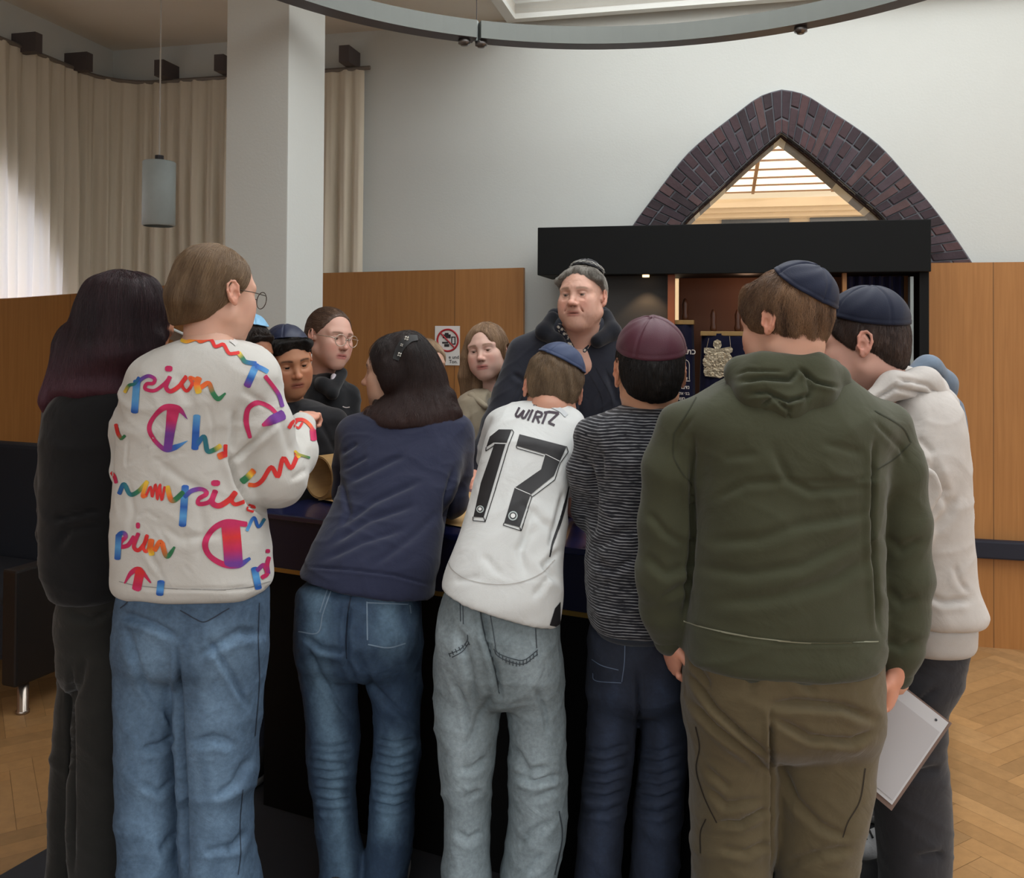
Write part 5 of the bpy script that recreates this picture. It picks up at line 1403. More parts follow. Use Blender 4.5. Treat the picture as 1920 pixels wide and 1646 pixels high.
    P.inner += chain([(478, 720, D, .036), (518, 890, D + .02, .036), (556, 830, D + .13, .026), (566, 785, D + .18, .022)], .02) + chain([(285, 720, D, .03), (242, 870, D + .04, .03), (290, 880, D + .26, .024)], .02)
    P.inner += [leg([(1180, 242, 312), (1800, 260, 320)], D, .05), leg([(1180, 375, 470), (1800, 370, 450)], D, .05)]
    add_hand(P, W(567, 788, D + .19), W(590, 770, D + .3) - W(567, 788, D + .19), (0, -.6, .8), sk, side=-1, size=.15, curl=(.8, .9, .9, 1), h=.003)
    for x in (290, 415): p = W(x, 1800, D); shoe(P, p[0], p[1] + .04, 5, M_shoe, M_sole)
    P.finish(M_skin, sk)
person_white()

# ---- girl in black, far left
def person_black():
    P = Person('girl in black top and dark trousers with long dark plum hair, far left', 165, 2.15)
    D = 2.15; sk = lin(176, 122, 96)
    H = Head(P, 243, 612, D + .05, 62, 30, 0, .93, sk, neck_to=W(205, 720, D), eyes=False)
    rows = [(506, 205, 262, D + .02, .05), (522, 178, 285, D + .03, .08), (550, 158, 302, D + .03, .095), (590, 143, 311, D + .03, .10), (630, 136, 308, D + .02, .10), (665, 128, 290, D, .10), (700, 118, 262, D, .095), (730, 106, 252, D - .02, .08), (755, 112, 232, D - .03, .05)]
    pr = [loft(rows_px(rows), .02, 0, 2.1)]
    for (x0, y0, x1, y1, r0, r1) in ((150, 640, 92, 750, .05, .022), (95, 740, 88, 775, .024, .006), (135, 650, 120, 790, .04, .01), (180, 690, 160, 760, .05, .012), (225, 690, 238, 735, .045, .012), (285, 640, 268, 690, .03, .008), (250, 680, 252, 742, .03, .006)):
        pr.append(cone(W(x0, y0, D), r0, W(x1, y1, D - .04), r1, .02))
    pr.append(ell(H.L((.02, .10, -.06)), (.05, .05, .06), .02, 'sub'))
    pu = lin(100, 60, 72)
    o = P.part('hair', pr, M_hair, .004, noise=[(.0030, 42, 2, (1, 1, .10)), (.0012, 150, 9, (1, 1, .06))], col=hair_col(lin(30, 19, 22), lin(52, 33, 38), H, 260, 'v', tip=(HC - .02, HC - .16, pu)))
    H.strands(o, 12000, .14, 'long', 3, c1=lin(28, 18, 21), c2=lin(60, 38, 44), tip=(HC - .02, HC - .16, pu), pts=8, wave=.10)
    rows = [(715, 165, 250, D, .06), (735, 118, 270, D, .09), (770, 97, 290, D, .11), (850, 88, 285, D, .12), (950, 90, 280, D, .125), (1050, 92, 275, D, .13), (1115, 116, 262, D, .125)]
    tor = loft(rows_px(rows), .02, 0, 2.5)
    arm = chain([(118, 770, D, .045), (110, 900, D, .048), (108, 1000, D + .04, .045), (150, 1010, D + .22, .036)], .02) + chain([(262, 770, D + .05, .045), (275, 860, D + .12, .042), (285, 760, D + .25, .034)], .02)
    o = P.part('top', [tor] + arm, cloth('black_knit', srgb(14, 14, 16), .95, .05, .004, 9), .008, [([(100, 975), (140, 965), (190, 955)], 6, .01), ([(105, 1030), (130, 990), (200, 985)], 7, .006)], [(.003, 10, 3, (1, 1, 1))])
    B = loft(rows_px([(1090, 125, 262, D, .11), (1140, 122, 262, D, .12), (1220, 128, 262, D, .12), (1280, 130, 260, D, .09)]), .03, 0, 2.5)
    L1 = leg([(1200, 124, 200), (1300, 118, 196), (1400, 106, 190), (1500, 101, 180), (1600, 99, 172), (1646, 94, 170), (1760, 92, 170), (1840, 90, 170)], D + .05, .08)
    L2 = leg([(1200, 150, 262), (1300, 148, 258), (1400, 140, 256), (1500, 136, 254), (1646, 137, 256), (1760, 138, 256), (1840, 138, 256)], D - .05, .08)
    P.part('trousers', [B, L1, L2], cloth('dark_grey_denim', srgb(33, 32, 29), .9, .12, .004, 14), .008, [([(132, 1150), (170, 1162), (215, 1142)], 6, .008), ([(133, 1250), (135, 1400), (136, 1640)], 4, .01), ([(130, 1320), (150, 1280), (160, 1230)], 7, .005)], [(.003, 9, 6, (1, 1, 1))])
    P.inner += [loft(rows_px([(740, 150, 250, D, .06), (1150, 140, 250, D, .08)]), .02), leg([(1150, 145, 180), (1800, 115, 150)], D + .05, .04), leg([(1150, 175, 240), (1800, 165, 230)], D - .05, .05)]
    P.inner += chain([(262, 770, D + .05, .03), (275, 860, D + .12, .028), (288, 740, D + .27, .022)])
    add_hand(P, W(288, 735, D + .27), (.1, .2, 1), (.3, -1, 0), sk, side=-1, size=.16, curl=(.7, .7, .8, .8), h=.003)
    for x in (135, 195): p = W(x, 1800, D); shoe(P, p[0], p[1] + .03, 10, M_shoe, M_shoe)
    P.finish(M_skin, sk)
    ph = empty('smartphone', W(316, 622, D + .30), 'smartphone with a pale edge held up by the girl in black', 'phone')
    a, b = W(300, 616, D + .30), W(336, 632, D + .30); d = b - a; d /= np.linalg.norm(d); up = np.cross(d, [0, -.85, .52]); up /= np.linalg.norm(up)
    nn = np.cross(d, up)
    mb = MB(); mb.box((a + b) / 2 - up * .0, (.145, .072, .008), [tuple(d), tuple(nn), tuple(up)], .003); mb.build('case', mat('phone_case', srgb(176, 180, 176), .4), ph)
    mb = MB(); mb.box((a + b) / 2 - up * .0048, (.136, .064, .002), [tuple(d), tuple(nn), tuple(up)]); mb.build('screen', mat('phone_screen', srgb(14, 14, 18), .15), ph)
person_black()

# ---- girl in the navy sweater leaning on the table
def person_navy():
    P = Person('girl in navy sweater with dark bob and studded black headband, leaning on the table', 675, 2.30)
    sk = lin(214, 172, 148)
    H = Head(P, 747, 702, 2.66, -80, 4, 0, .93, sk, brow=lin(40, 28, 26), neck_to=W(765, 790, 2.62), eyes=True, ear=.55)
    D = 2.68
    rows = [(640, 745, 785, D, .05), (652, 732, 806, D, .075), (675, 728, 824, D, .095), (700, 728, 835, D, .105), (730, 724, 842, D - .01, .105), (752, 710, 850, D - .03, .105), (775, 682, 860, D - .06, .10), (795, 674, 856, D - .08, .09), (812, 695, 832, D - .09, .06)]
    pr = [loft(rows_px(rows), .02, 0, 2.2), ell(H.L((-.078, -.002, -.004)), np.array((.026, .034, .050)), .02, 'add', H.A)]
    for i_, x_ in enumerate((692, 712, 730, 752, 772, 792, 812, 832, 846)): pr.append(cone(W(x_ + 4, 778, D - .10), .024, W(x_ - 4 + (i_ * 7) % 13, 803 + (i_ * 5) % 9 - (8 if x_ > 825 else 0), D - .125), .008, .012))
    for x0, y0, x1, y1, r0, r1 in ((700, 755, 668, 782, .032, .008), (715, 770, 690, 800, .035, .008), (836, 748, 852, 776, .028, .010), (832, 770, 842, 790, .03, .01), (770, 780, 765, 806, .04, .012), (740, 780, 728, 803, .035, .01), (805, 780, 812, 800, .035, .012), (730, 700, 725, 745, .02, .02)):
        pr.append(cone(W(x0, y0, D - .04), r0, W(x1, y1, D - .05), r1, .015))
    pr = pr[:1] + H.hair_mass(.010) + pr[1:]; pr.append(ell(H.L((0, .122, -.025)), np.array((.095, .070, .110)), .015, 'sub', H.A))
    o = P.part('hair', pr, M_hair, .0036, noise=[(.0050, 30, 12, (1, 1, .35)), (.0012, 150, 9, (1, 1, .1))], col=hair_col(lin(22, 17, 17), lin(46, 34, 32), H, 240, 'v', tip=(HC - .04, HC - .30, lin(60, 40, 36))))
    H.strands(o, 14000, .10, 'long', 4, c1=lin(20, 15, 15), c2=lin(52, 38, 34), tip=(HC - .04, HC - .30, lin(72, 46, 41)), pts=8, wave=.22, lift=.004, ymax=.04)
    bv = bvh_of(o)
    hb = print_strokes('headband', o, [[(742, 676, 12), (749, 658, 15), (758, 645, 15), (768, 637, 13), (782, 635, 9)]], mat('band_black', srgb(12, 12, 14), .7, sheen=.3), 12, .005, bv=bv)
    mb = MB(); st = mat('stud_silver', srgb(205, 200, 190), .2, metal=.9)
    for x, y, r in ((751, 666, 5), (755, 649, 3.5), (762, 638, 5)):
        p = drop(bv, x, y, .008)
        if p: 
            for a in range(4):
                q = np.array(p) + r / F * D * .55 * np.array([math.cos(a * 1.57 + .5), 0, math.sin(a * 1.57 + .5)]); mb.tube([q, q + np.array([0, -.002, 0])], [r / F * D * .42, r / F * D * .25], 7)
    mb.build('stud_decoration', st, hb or o)
    rows = [(1150, 556, 818, 2.30, .12), (1105, 557, 815, 2.30, .12), (1060, 570, 824, 2.32, .12), (1000, 594, 832, 2.37, .115), (950, 620, 842, 2.43, .11), (900, 640, 862, 2.49, .11), (850, 640, 872, 2.55, .11), (812, 640, 874, 2.59, .10), (786, 655, 864, 2.61, .085), (765, 700, 825, 2.63, .06)]
    tor = loft(rows_px(rows), .02, 0, 2.6)
    armL = chain([(664, 812, 2.60, .048), (655, 870, 2.61, .046), (652, 925, 2.62, .042), (740, 945, 2.90, .03)], .018, .05)
    armR = chain([(858, 812, 2.60, .046), (856, 880, 2.60, .046), (846, 940, 2.58, .045), (790, 955, 2.88, .03)], .018, .05)
    cr = [([(640, 900), (655, 960), (640, 985)], 5, .006), ([(650, 905), (700, 880), (760, 850)], 7, .006), ([(640, 985), (700, 940), (790, 900)], 7, .006), ([(620, 1020), (690, 975), (780, 945)], 7, .006), ([(605, 1050), (680, 1015), (760, 990)], 7, .005),
          ([(640, 850), (670, 830)], 5, .005), ([(836, 985), (838, 930), (850, 880)], 5, .010), ([(700, 1060), (780, 1000), (820, 960)], 8, .005), ([(570, 1062), (660, 1068), (740, 1078), (812, 1098)], 2.5, .004), ([(645, 880), (690, 855)], 4, .004)]
    o = P.part('sweater', [tor] + armL + armR + [hemcut((556, 1098), (815, 1140), 2.2, 2.2)], cloth('navy_knit', srgb(40, 44, 66), .92, .05, .003, 12), .0056, cr, [(.002, 12, 8, (1, 1, 1))])
    D = 2.30
    B = loft(rows_px([(1090, 566, 782, D, .105), (1130, 558, 788, D, .12), (1180, 554, 790, D - .01, .125), (1225, 558, 788, D, .12), (1262, 575, 780, D, .09)]), .03, 0, 2.5)
    LL = leg([(1180, 554, 668), (1250, 560, 668), (1320, 572, 671), (1400, 579, 671), (1450, 580, 668), (1500, 590, 667), (1560, 595, 672), (1610, 604, 680), (1646, 598, 682), (1700, 590, 685), (1735, 590, 688)], D, .075)
    RL = leg([(1180, 665, 790), (1250, 682, 790), (1320, 697, 789), (1400, 701, 788), (1450, 699, 783), (1500, 694, 776), (1560, 690, 776), (1610, 685, 772), (1646, 682, 764), (1700, 680, 765), (1735, 680, 765)], D, .075)
    cr = [([(655, 1130), (649, 1180), (650, 1240), (664, 1275)], 4, .008), ([(572, 1195), (600, 1215), (650, 1225)], 6, .006), ([(575, 1210), (600, 1270), (655, 1350)], 6, .005), ([(668, 1225), (700, 1290), (775, 1360)], 6, .006)]
    for i, y in enumerate((1398, 1410, 1428, 1445, 1462, 1480, 1500, 1518)): cr.append(([(582 + i, y), (620, y + 5), (664, y - 5 + (i % 3) * 6)], 4, .005)); cr.append(([(702 - i, y - 12), (740, y - 2), (782 - i, y - 12 - (i % 2) * 5)], 4, .005))
    M = denim('denim_mid', srgb(80, 102, 122), None)
    j = P.part('jeans', [B, LL, RL], M, .0056, cr, [(.002, 10, 5, (1, 1, 1))], col=washed(lin(46, 66, 90), lin(104, 132, 154), [([(590, 1120), (600, 1250), (625, 1420), (640, 1640)], 26, .9), ([(735, 1130), (735, 1200)], 38, .7), ([(745, 1400), (735, 1460), (725, 1560)], 26, .8), ([(700, 1160), (700, 1200)], 25, .3)]))
    bj = bvh_of(j); th = mat('stitch_pale', srgb(120, 140, 158), .8); dk = mat('stitch_navy', srgb(26, 38, 56), .8)
    print_strokes('pocket_stitching', j, [[(688, 1130), (765, 1133)], [(688, 1128), (689, 1200)], [(768, 1134), (770, 1150)], [(622, 1104), (606, 1150), (596, 1186), (560, 1184)], [(616, 1100), (600, 1148)], [(690, 1208), (728, 1214), (760, 1206)]], th, 2.3, .0012, bv=bj)
    print_strokes('seam', j, [[(662, 1102), (652, 1150), (648, 1200), (650, 1235)], [(664, 1110), (720, 1116), (785, 1118)]], dk, 2.6, .0012, bv=bj)
    P.inner += [loft(rows_px([(790, 690, 830, 2.62, .05), (900, 680, 830, 2.50, .07), (1050, 620, 780, 2.34, .08), (1180, 590, 760, 2.30, .08)]), .02)] + chain([(668, 820, 2.60, .034), (654, 925, 2.62, .03), (740, 945, 2.90, .022)]) + chain([(850, 820, 2.60, .034), (846, 935, 2.58, .03), (790, 955, 2.88, .022)])
    P.inner += [leg([(1180, 585, 650), (1700, 615, 665)], D, .045), leg([(1180, 712, 765), (1700, 710, 740)], D, .045)]
    add_hand(P, W(745, 946, 2.91), (.5, .85, 0), (0, 0, 1), sk, side=-1, size=.15, h=.0032); add_hand(P, W(788, 956, 2.89), (-.5, .85, 0), (0, 0, 1), sk, side=1, size=.15, h=.0032)
    for x in (640, 725): p = W(x, 1700, D); shoe(P, p[0], p[1] + .03, 0, M_shoe, M_sole)
    P.finish(M_skin, sk)
person_navy()

# ---- boy in the white football shirt
def person_jersey():
    P = Person('boy in white football shirt numbered 17 with blue kippah, bent over the table', 940, 2.08)
    sk = lin(205, 152, 128)
    H = Head(P, 1036, 738, 2.40, -8, 34, 10, .90, sk, neck_to=W(1030, 790, 2.34), eyes=False, ear=1.05)
    pr = H.hair_mass(.010, nb=.010) + H.short_cuts(.03, -.026)
    o = P.part('hair', pr, M_hairs, .0032, noise=[(.0020, 70, 3, (1, 1, .4)), (.0012, 190, 4, (1, 1, .3))], col=hair_col(lin(96, 78, 60), lin(138, 116, 92), H, 160, 'x'))
    Mk = mat('satin_blue', srgb(46, 60, 92), .6, spec=.3, sheen=.05, bump=.2, bscale=500, var=.05, vscale=20)
    H.kippah(Mk, tuple(H.A @ np.array([.42, -.02, .90])), 55, .015, .008, 4, rot=.6)
    H.strands(o, 11000, .03, 'short', 5, c1=lin(92, 74, 56), c2=lin(150, 126, 98), wave=.25)
    rows = [(1190, 822, 1052, 2.08, .13), (1120, 824, 1052, 2.08, .13), (1060, 838, 1056, 2.10, .125), (1000, 860, 1060, 2.14, .12), (950, 876, 1062, 2.18, .115), (900, 892, 1070, 2.22, .11), (850, 905, 1078, 2.26, .105), (810, 914, 1090, 2.30, .10), (785, 920, 1094, 2.33, .09), (765, 935, 1078, 2.35, .07), (750, 962, 1058, 2.37, .045)]
    tor = loft(rows_px(rows), .02, 0, 2.7)
    slR = chain([(1068, 815, 2.34, .045), (1066, 870, 2.38, .046), (1062, 905, 2.40, .044)], .02); slL = chain([(938, 800, 2.36, .045), (925, 860, 2.44, .044)], .02)
    cr = [([(1040, 1000), (1000, 960), (985, 1000), (975, 1050)], 8, .006), ([(1058, 920), (1042, 980), (1030, 1030)], 5, .006), ([(1050, 1030), (1020, 1060), (1045, 1090)], 6, .007), ([(990, 1080), (970, 1030), (1010, 985)], 8, .004),
          ([(850, 1090), (900, 1080)], 7, .003), ([(1000, 1120), (1030, 1080)], 6, .005), ([(905, 1040), (940, 1080)], 8, .003)]
    o = P.part('football_shirt', [tor] + slR + slL + [hemcut((820, 1114), (1048, 1178), 2.0, 2.0)], cloth('jersey_white', srgb(212, 214, 212), .75, .02, .003, 12, .1), .0052, cr, [(.002, 12, 14, (1, 1, 1))])
    bv = bvh_of(o)
    c = lambda x, y: (480 + x / 2.743, 760 + y / 2.743)
    ink = mat('print_black', srgb(24, 23, 26), .6); wh = mat('print_white', srgb(226, 226, 224), .6); plum = mat('print_plum', srgb(42, 22, 40), .6)
    print_poly('printed_number', o, [[c(*p) for p in ((1250, 125), (1316, 126), (1290, 194), (1222, 192), (1186, 216), (1204, 162))], [c(*p) for p in ((1228, 198), (1284, 200), (1222, 410), (1172, 578), (1120, 574), (1158, 400))],
                                 [c(*p) for p in ((1355, 150), (1596, 212), (1562, 288), (1532, 362), (1412, 460), (1356, 628), (1276, 606), (1330, 425), (1466, 330), (1488, 252), (1338, 208))]], ink, .0014, 4, bv=bv)
    print_strokes('number_outline', o, [[c(*p) for p in q] for q in (((1316, 126), (1326, 140)), ((1326, 140), (1300, 205)), ((1300, 205), (1236, 420)), ((1236, 420), (1180, 600)), ((1180, 600), (1118, 594)), ((1118, 594), (1118, 574)), ((1172, 578), (1180, 600)), ((1186, 216), (1184, 236)), ((1184, 236), (1226, 208)),
                                  ((1596, 212), (1604, 240)), ((1604, 240), (1562, 300)), ((1562, 300), (1536, 384)), ((1536, 384), (1418, 474)), ((1418, 474), (1362, 646)), ((1362, 646), (1272, 618)), ((1272, 618), (1276, 606)), ((1356, 628), (1362, 646)), ((1338, 208), (1342, 222)), ((1342, 222), (1480, 262)), ((1412, 460), (1418, 474)))], ink, 1.5, .0016, bv=bv, nacross=1)
    print_strokes('number_highlight', o, [[c(1192, 218), c(1226, 196)], [c(1226, 196), c(1290, 197)], [c(1488, 252), c(1560, 288)], [c(1332, 425), c(1412, 460)]], wh, 1.2, .0018, bv=bv, nacross=1)
    circ = lambda x, y, r, n=18: [(x + r * math.cos(a), y + r * math.sin(a)) for a in np.linspace(0, 2 * math.pi, n, endpoint=False)]
    print_poly('round_badge', o, [circ(*c(1155, 536), 7), circ(*c(1322, 570), 9)], mat('badge_grey', srgb(176, 186, 184), .6), .0020, 3, bv=bv)
    print_poly('round_badge', o, [circ(*c(1155, 536), 5), circ(*c(1322, 570), 6.6)], ink, .0024, 3, bv=bv)
    print_poly('round_badge', o, [circ(*c(1155, 536), 3.2), circ(*c(1322, 570), 4.4)], wh, .0028, 3, bv=bv)
    d = lambda x, y: (860 + x / 4.8, 460 + y / 4.8)
    WZ = [[(548, 1462), (512, 1532)], [(512, 1532), (534, 1550)], [(534, 1550), (590, 1488)], [(590, 1488), (566, 1552)], [(566, 1552), (592, 1558)], [(592, 1558), (640, 1484)], [(668, 1482), (622, 1578)], [(704, 1496), (664, 1594)], [(704, 1496), (752, 1512)], [(752, 1512), (742, 1544)], [(742, 1544), (694, 1548)],
          [(704, 1548), (724, 1602)], [(768, 1508), (822, 1500)], [(790, 1512), (752, 1608)], [(820, 1502), (900, 1512)], [(900, 1512), (808, 1598)], [(808, 1598), (864, 1622)]]
    print_strokes('printed_name', o, [[d(*p) for p in q] for q in WZ], plum, 4.2, .0016, bv=bv, nacross=1)
    print_strokes('neck_print', o, [[d(672 + i * 20, 1440 + i * 1.5), d(684 + i * 20, 1441 + i * 1.5)] for i in range(8)], plum, 1.6, .0016, bv=bv, nacross=1)
    print_strokes('side_stripe', o, [[(1066, 912, 2), (1058, 950, 5), (1048, 985, 5), (1036, 1020, 4), (1030, 1044, 2)]], ink, 4, .0014, bv=bv)
    print_strokes('hem_panel_line', o, [[(840, 1052), (850, 1070), (880, 1088), (930, 1096), (975, 1092), (1015, 1075), (1040, 1050)]], mat('seam_grey', srgb(176, 172, 166), .8), 1.5, .0014, bv=bv)
    print_strokes('collar', o, [[(968, 756), (990, 752), (1020, 757), (1048, 768), (1062, 780)]], mat('collar_grey', srgb(196, 200, 202), .8), 8, .002, bv=bv)
    print_poly('side_panel', o, [[(1040, 1140), (1050, 1128), (1050, 1176), (1030, 1172)]], ink, .0016, 4, bv=bv)
    D = 2.08
    B = loft(rows_px([(1095, 838, 1030, D, .10), (1150, 822, 1048, D, .12), (1200, 817, 1052, D, .13), (1260, 818, 1056, D, .12), (1310, 835, 1048, D, .09)]), .03, 0, 2.5)
    LL = leg([(1220, 816, 945), (1290, 815, 942), (1340, 817, 938), (1400, 820, 932), (1450, 826, 924), (1500, 833, 918), (1560, 832, 917), (1600, 831, 918), (1646, 830, 922), (1750, 830, 925), (1820, 830, 925)], D, .085)
    RL = leg([(1220, 930, 1055), (1290, 943, 1057), (1340, 950, 1059), (1400, 952, 1062), (1450, 952, 1064), (1500, 955, 1064), (1560, 950, 1060), (1600, 945, 1052), (1646, 938, 1044), (1750, 935, 1050), (1820, 935, 1050)], D, .085)
    cr = [([(905, 1140), (912, 1200), (930, 1260), (940, 1320)], 5, .010), ([(860, 1180), (880, 1250), (890, 1330)], 8, .006), ([(925, 1300), (900, 1340), (880, 1400)], 8, .006), ([(850, 1280), (872, 1320), (880, 1370)], 6, .005), ([(960, 1400), (990, 1450), (1030, 1440)], 8, .008), ([(965, 1452), (1000, 1468), (1050, 1455)], 6, .009),
          ([(860, 1445), (890, 1440), (915, 1420)], 7, .006), ([(1005, 1290), (1020, 1330), (1030, 1380)], 6, .006), ([(850, 1560), (880, 1575), (905, 1560)], 7, .005), ([(970, 1590), (1000, 1560), (1035, 1540)], 8, .005), ([(1000, 1500), (1045, 1480)], 6, .005), ([(870, 1500), (905, 1480)], 6, .004), ([(990, 1640), (1020, 1600)], 7, .005)]
    M = denim('denim_pale', srgb(130, 142, 146), None)
    j = P.part('jeans', [B, LL, RL], M, .0056, cr, [(.003, 9, 21, (1, 1, 1)), (.0012, 30, 22, (1, 1, 1))], col=washed(lin(112, 124, 128), lin(156, 170, 176), [([(850, 1200), (860, 1400), (875, 1640)], 40, .9), ([(1000, 1230), (1010, 1430), (1000, 1640)], 45, .8)]))
    bj = bvh_of(j); dk = mat('stitch_grey', srgb(60, 68, 74), .8)
    lad = [[(928 + 80 * t, 1212 + 24 * math.sin(t * 3.0) + 4), (928 + 80 * t, 1221 + 24 * math.sin(t * 3.0) + 4)] for t in np.linspace(0.02, .98, 13)]
    lad2 = [[(842 + 36 * t, 1224 - 22 * t), (845 + 36 * t, 1231 - 22 * t)] for t in np.linspace(0, 1, 7)]
    print_strokes('pocket_stitching', j, [[(928, 1212), (935, 1225), (965, 1236), (985, 1236), (1008, 1218)], [(926, 1216), (935, 1231), (965, 1243), (985, 1243), (1008, 1226)], [(918, 1145), (924, 1180), (929, 1212)], [(1004, 1178), (1006, 1215)], [(868, 1130), (869, 1170)], [(863, 1130), (864, 1165)], [(842, 1226), (862, 1218), (876, 1202), (877, 1190)], [(848, 1232), (866, 1222), (880, 1205)]] + lad + lad2, dk, 1.8, .0012, bv=bj)
    print_strokes('seam', j, [[(898, 1128), (906, 1180), (925, 1245), (936, 1300)], [(1048, 1520), (1054, 1570), (1040, 1640)]], dk, 2.2, .0012, bv=bj)
    P.inner += [loft(rows_px([(775, 975, 1060, 2.36, .04), (900, 930, 1050, 2.24, .07), (1050, 880, 1020, 2.12, .08), (1200, 860, 1010, 2.08, .08)]), .02)]
    P.inner += [leg([(1200, 850, 920), (1800, 860, 900)], D, .05), leg([(1200, 960, 1030), (1800, 975, 1020)], D, .05)]
    # bare forearms resting on the table, seen right of the shirt
    arms = chain([(1068, 850, 2.36, .034), (1064, 940, 2.42, .031), (1088, 962, 2.62, .026)], .02) + chain([(930, 850, 2.44, .032), (945, 930, 2.52, .03), (990, 950, 2.66, .024)], .02)
    Fd, lo = solve(arms, .005); V, Q = surface_nets(Fd, lo, .005); P.addbody(V, Q, np.tile(np.array(sk) * .95, (len(V), 1)))
    add_hand(P, W(1092, 945, 2.45), W(1075, 905, 2.47) - W(1092, 945, 2.45), (0, -1, .1), sk, side=1, size=.15, curl=(.5, .6, .6, .7)); add_hand(P, W(995, 950, 2.67), (.7, .7, 0), (0, 0, 1), sk, side=-1, size=.15)
    for x in (875, 995): p = W(x, 1780, D); shoe(P, p[0], p[1] + .03, 0, M_shoe, M_sole)
    P.finish(M_skin, sk)
person_jersey()

# ---- boy in the striped knit sweater
def person_striped():
    P = Person('boy in dark striped knit sweater with black hair and maroon kippah', 1190, 2.12)
    D = 2.12; sk = lin(208, 158, 128)
    H = Head(P, 1218, 704, D, 0, 4, 0, .93, sk, neck_to=W(1216, 775, D), eyes=False, ear=1.22)
    pr = H.hair_mass(.009) + H.short_cuts(.03, -.0215)
    o = P.part('hair', pr, M_hairs, .0032, noise=[(.0016, 70, 3, (1, 1, .4)), (.0010, 190, 4, (1, 1, .3))], col=hair_col(lin(14, 12, 12), lin(30, 25, 23), H, 160, 'x'))
    Mk = mat('satin_maroon', srgb(80, 38, 52), .5, spec=.35, sheen=.05, bump=.2, bscale=500, var=.06, vscale=20)
    H.kippah(Mk, (-.02, -.40, .91), 72, .014, .012, 4, rot=.55, seam=.002, wob=.0012)
    H.strands(o, 9000, .022, 'short', 6, c1=lin(12, 10, 10), c2=lin(36, 30, 28), wave=.2)
    m = cloth('knit_striped', srgb(60, 62, 68), .95, .05, .004, 12); N, L, p = nodes_of(m)
    tc = N.new('ShaderNodeTexCoord'); sx = N.new('ShaderNodeSeparateXYZ'); L.new(tc.outputs['Object'], sx.inputs[0])
    n1 = N.new('ShaderNodeTexNoise'); n1.inputs['Scale'].default_value = 7; L.new(tc.outputs['Object'], n1.inputs['Vector'])
    a = N.new('ShaderNodeMath'); a.operation = 'MULTIPLY_ADD'; a.inputs[1].default_value = .022; L.new(n1.outputs['Fac'], a.inputs[0]); L.new(sx.outputs[2], a.inputs[2])
    b = N.new('ShaderNodeMath'); b.operation = 'MULTIPLY'; b.inputs[1].default_value = 2 * math.pi / .0066; L.new(a.outputs[0], b.inputs[0])
    s = N.new('ShaderNodeMath'); s.operation = 'SINE'; L.new(b.outputs[0], s.inputs[0])
    mp = N.new('ShaderNodeMapping'); mp.inputs['Scale'].default_value = (45, 45, 300); L.new(tc.outputs['Object'], mp.inputs[0]); n2 = N.new('ShaderNodeTexNoise'); n2.inputs['Scale'].default_value = 1; L.new(mp.outputs[0], n2.inputs['Vector'])
    t = N.new('ShaderNodeMath'); t.operation = 'MULTIPLY_ADD'; t.inputs[1].default_value = 2.4; t.inputs[2].default_value = -1.35; L.new(n2.outputs['Fac'], t.inputs[0])
    u = N.new('ShaderNodeMath'); u.operation = 'ADD'; L.new(s.outputs[0], u.inputs[0]); L.new(t.outputs[0], u.inputs[1])
    cr_ = N.new('ShaderNodeValToRGB'); cr_.color_ramp.elements[0].position = .2; cr_.color_ramp.elements[0].color = srgb(30, 31, 38); cr_.color_ramp.elements[1].position = .75; cr_.color_ramp.elements[1].color = srgb(142, 144, 148)
    L.new(u.outputs[0], cr_.inputs[0]); L.new(cr_.outputs[0], p.inputs['Base Color'])
    rows = [(1172, 1104, 1298, D, .13), (1100, 1100, 1298, D, .13), (1040, 1100, 1296, D, .125), (980, 1106, 1294, D, .12), (920, 1112, 1292, D, .12), (860, 1108, 1294, D, .12), (820, 1098, 1298, D, .11), (792, 1112, 1300, D, .095), (772, 1145, 1282, D, .075), (758, 1172, 1262, D, .05)]
    tor = loft(rows_px(rows), .02, 0, 2.6)
    aL = chain([(1112, 815, D, .042), (1104, 880, D + .02, .045), (1112, 960, D + .06, .042), (1135, 985, D + .2, .034)], .02, .04); aR = chain([(1296, 815, D, .042), (1305, 900, D + .02, .042), (1295, 980, D + .1, .038), (1270, 985, D + .25, .03)], .02, .04)
    cr = [([(1108, 870), (1116, 930), (1112, 1000)], 5, .010), ([(1110, 1030), (1160, 1000), (1195, 990)], 9, .007), ([(1115, 1050), (1150, 1070), (1195, 1040)], 8, .007), ([(1105, 1100), (1150, 1090)], 7, .004), ([(1125, 850), (1130, 900)], 6, .005)]
    o = P.part('sweater', [tor] + aL + aR, m, .0056, cr, [(.0022, 12, 31, (1, 1, 1))])
    bv = bvh_of(o)
    wb = loft(rows_px([(1160, 1106, 1296, D, .128), (1186, 1110, 1294, D, .125)]), .01, 0, 2.6); P.part('waistband', [wb], cloth('rib_dark', srgb(42, 46, 54), .95), .006, parent=o)
    P.part('shirt_collar', [loft(rows_px([(766, 1168, 1268, D, .060), (756, 1172, 1262, D, .056), (750, 1178, 1256, D, .052)]), .01, 0, 2.3)], cloth('collar_blue', srgb(150, 160, 176), .8, .2), .004)
    B = loft(rows_px([(1165, 1110, 1290, D, .11), (1230, 1104, 1292, D, .12), (1290, 1104, 1292, D, .11), (1330, 1120, 1285, D, .08)]), .03, 0, 2.5)
    LL = leg([(1240, 1104, 1200), (1330, 1102, 1196), (1400, 1098, 1188), (1450, 1093, 1180), (1520, 1086, 1172), (1600, 1080, 1166), (1646, 1076, 1164), (1750, 1070, 1160), (1800, 1070, 1160)], D, .07)
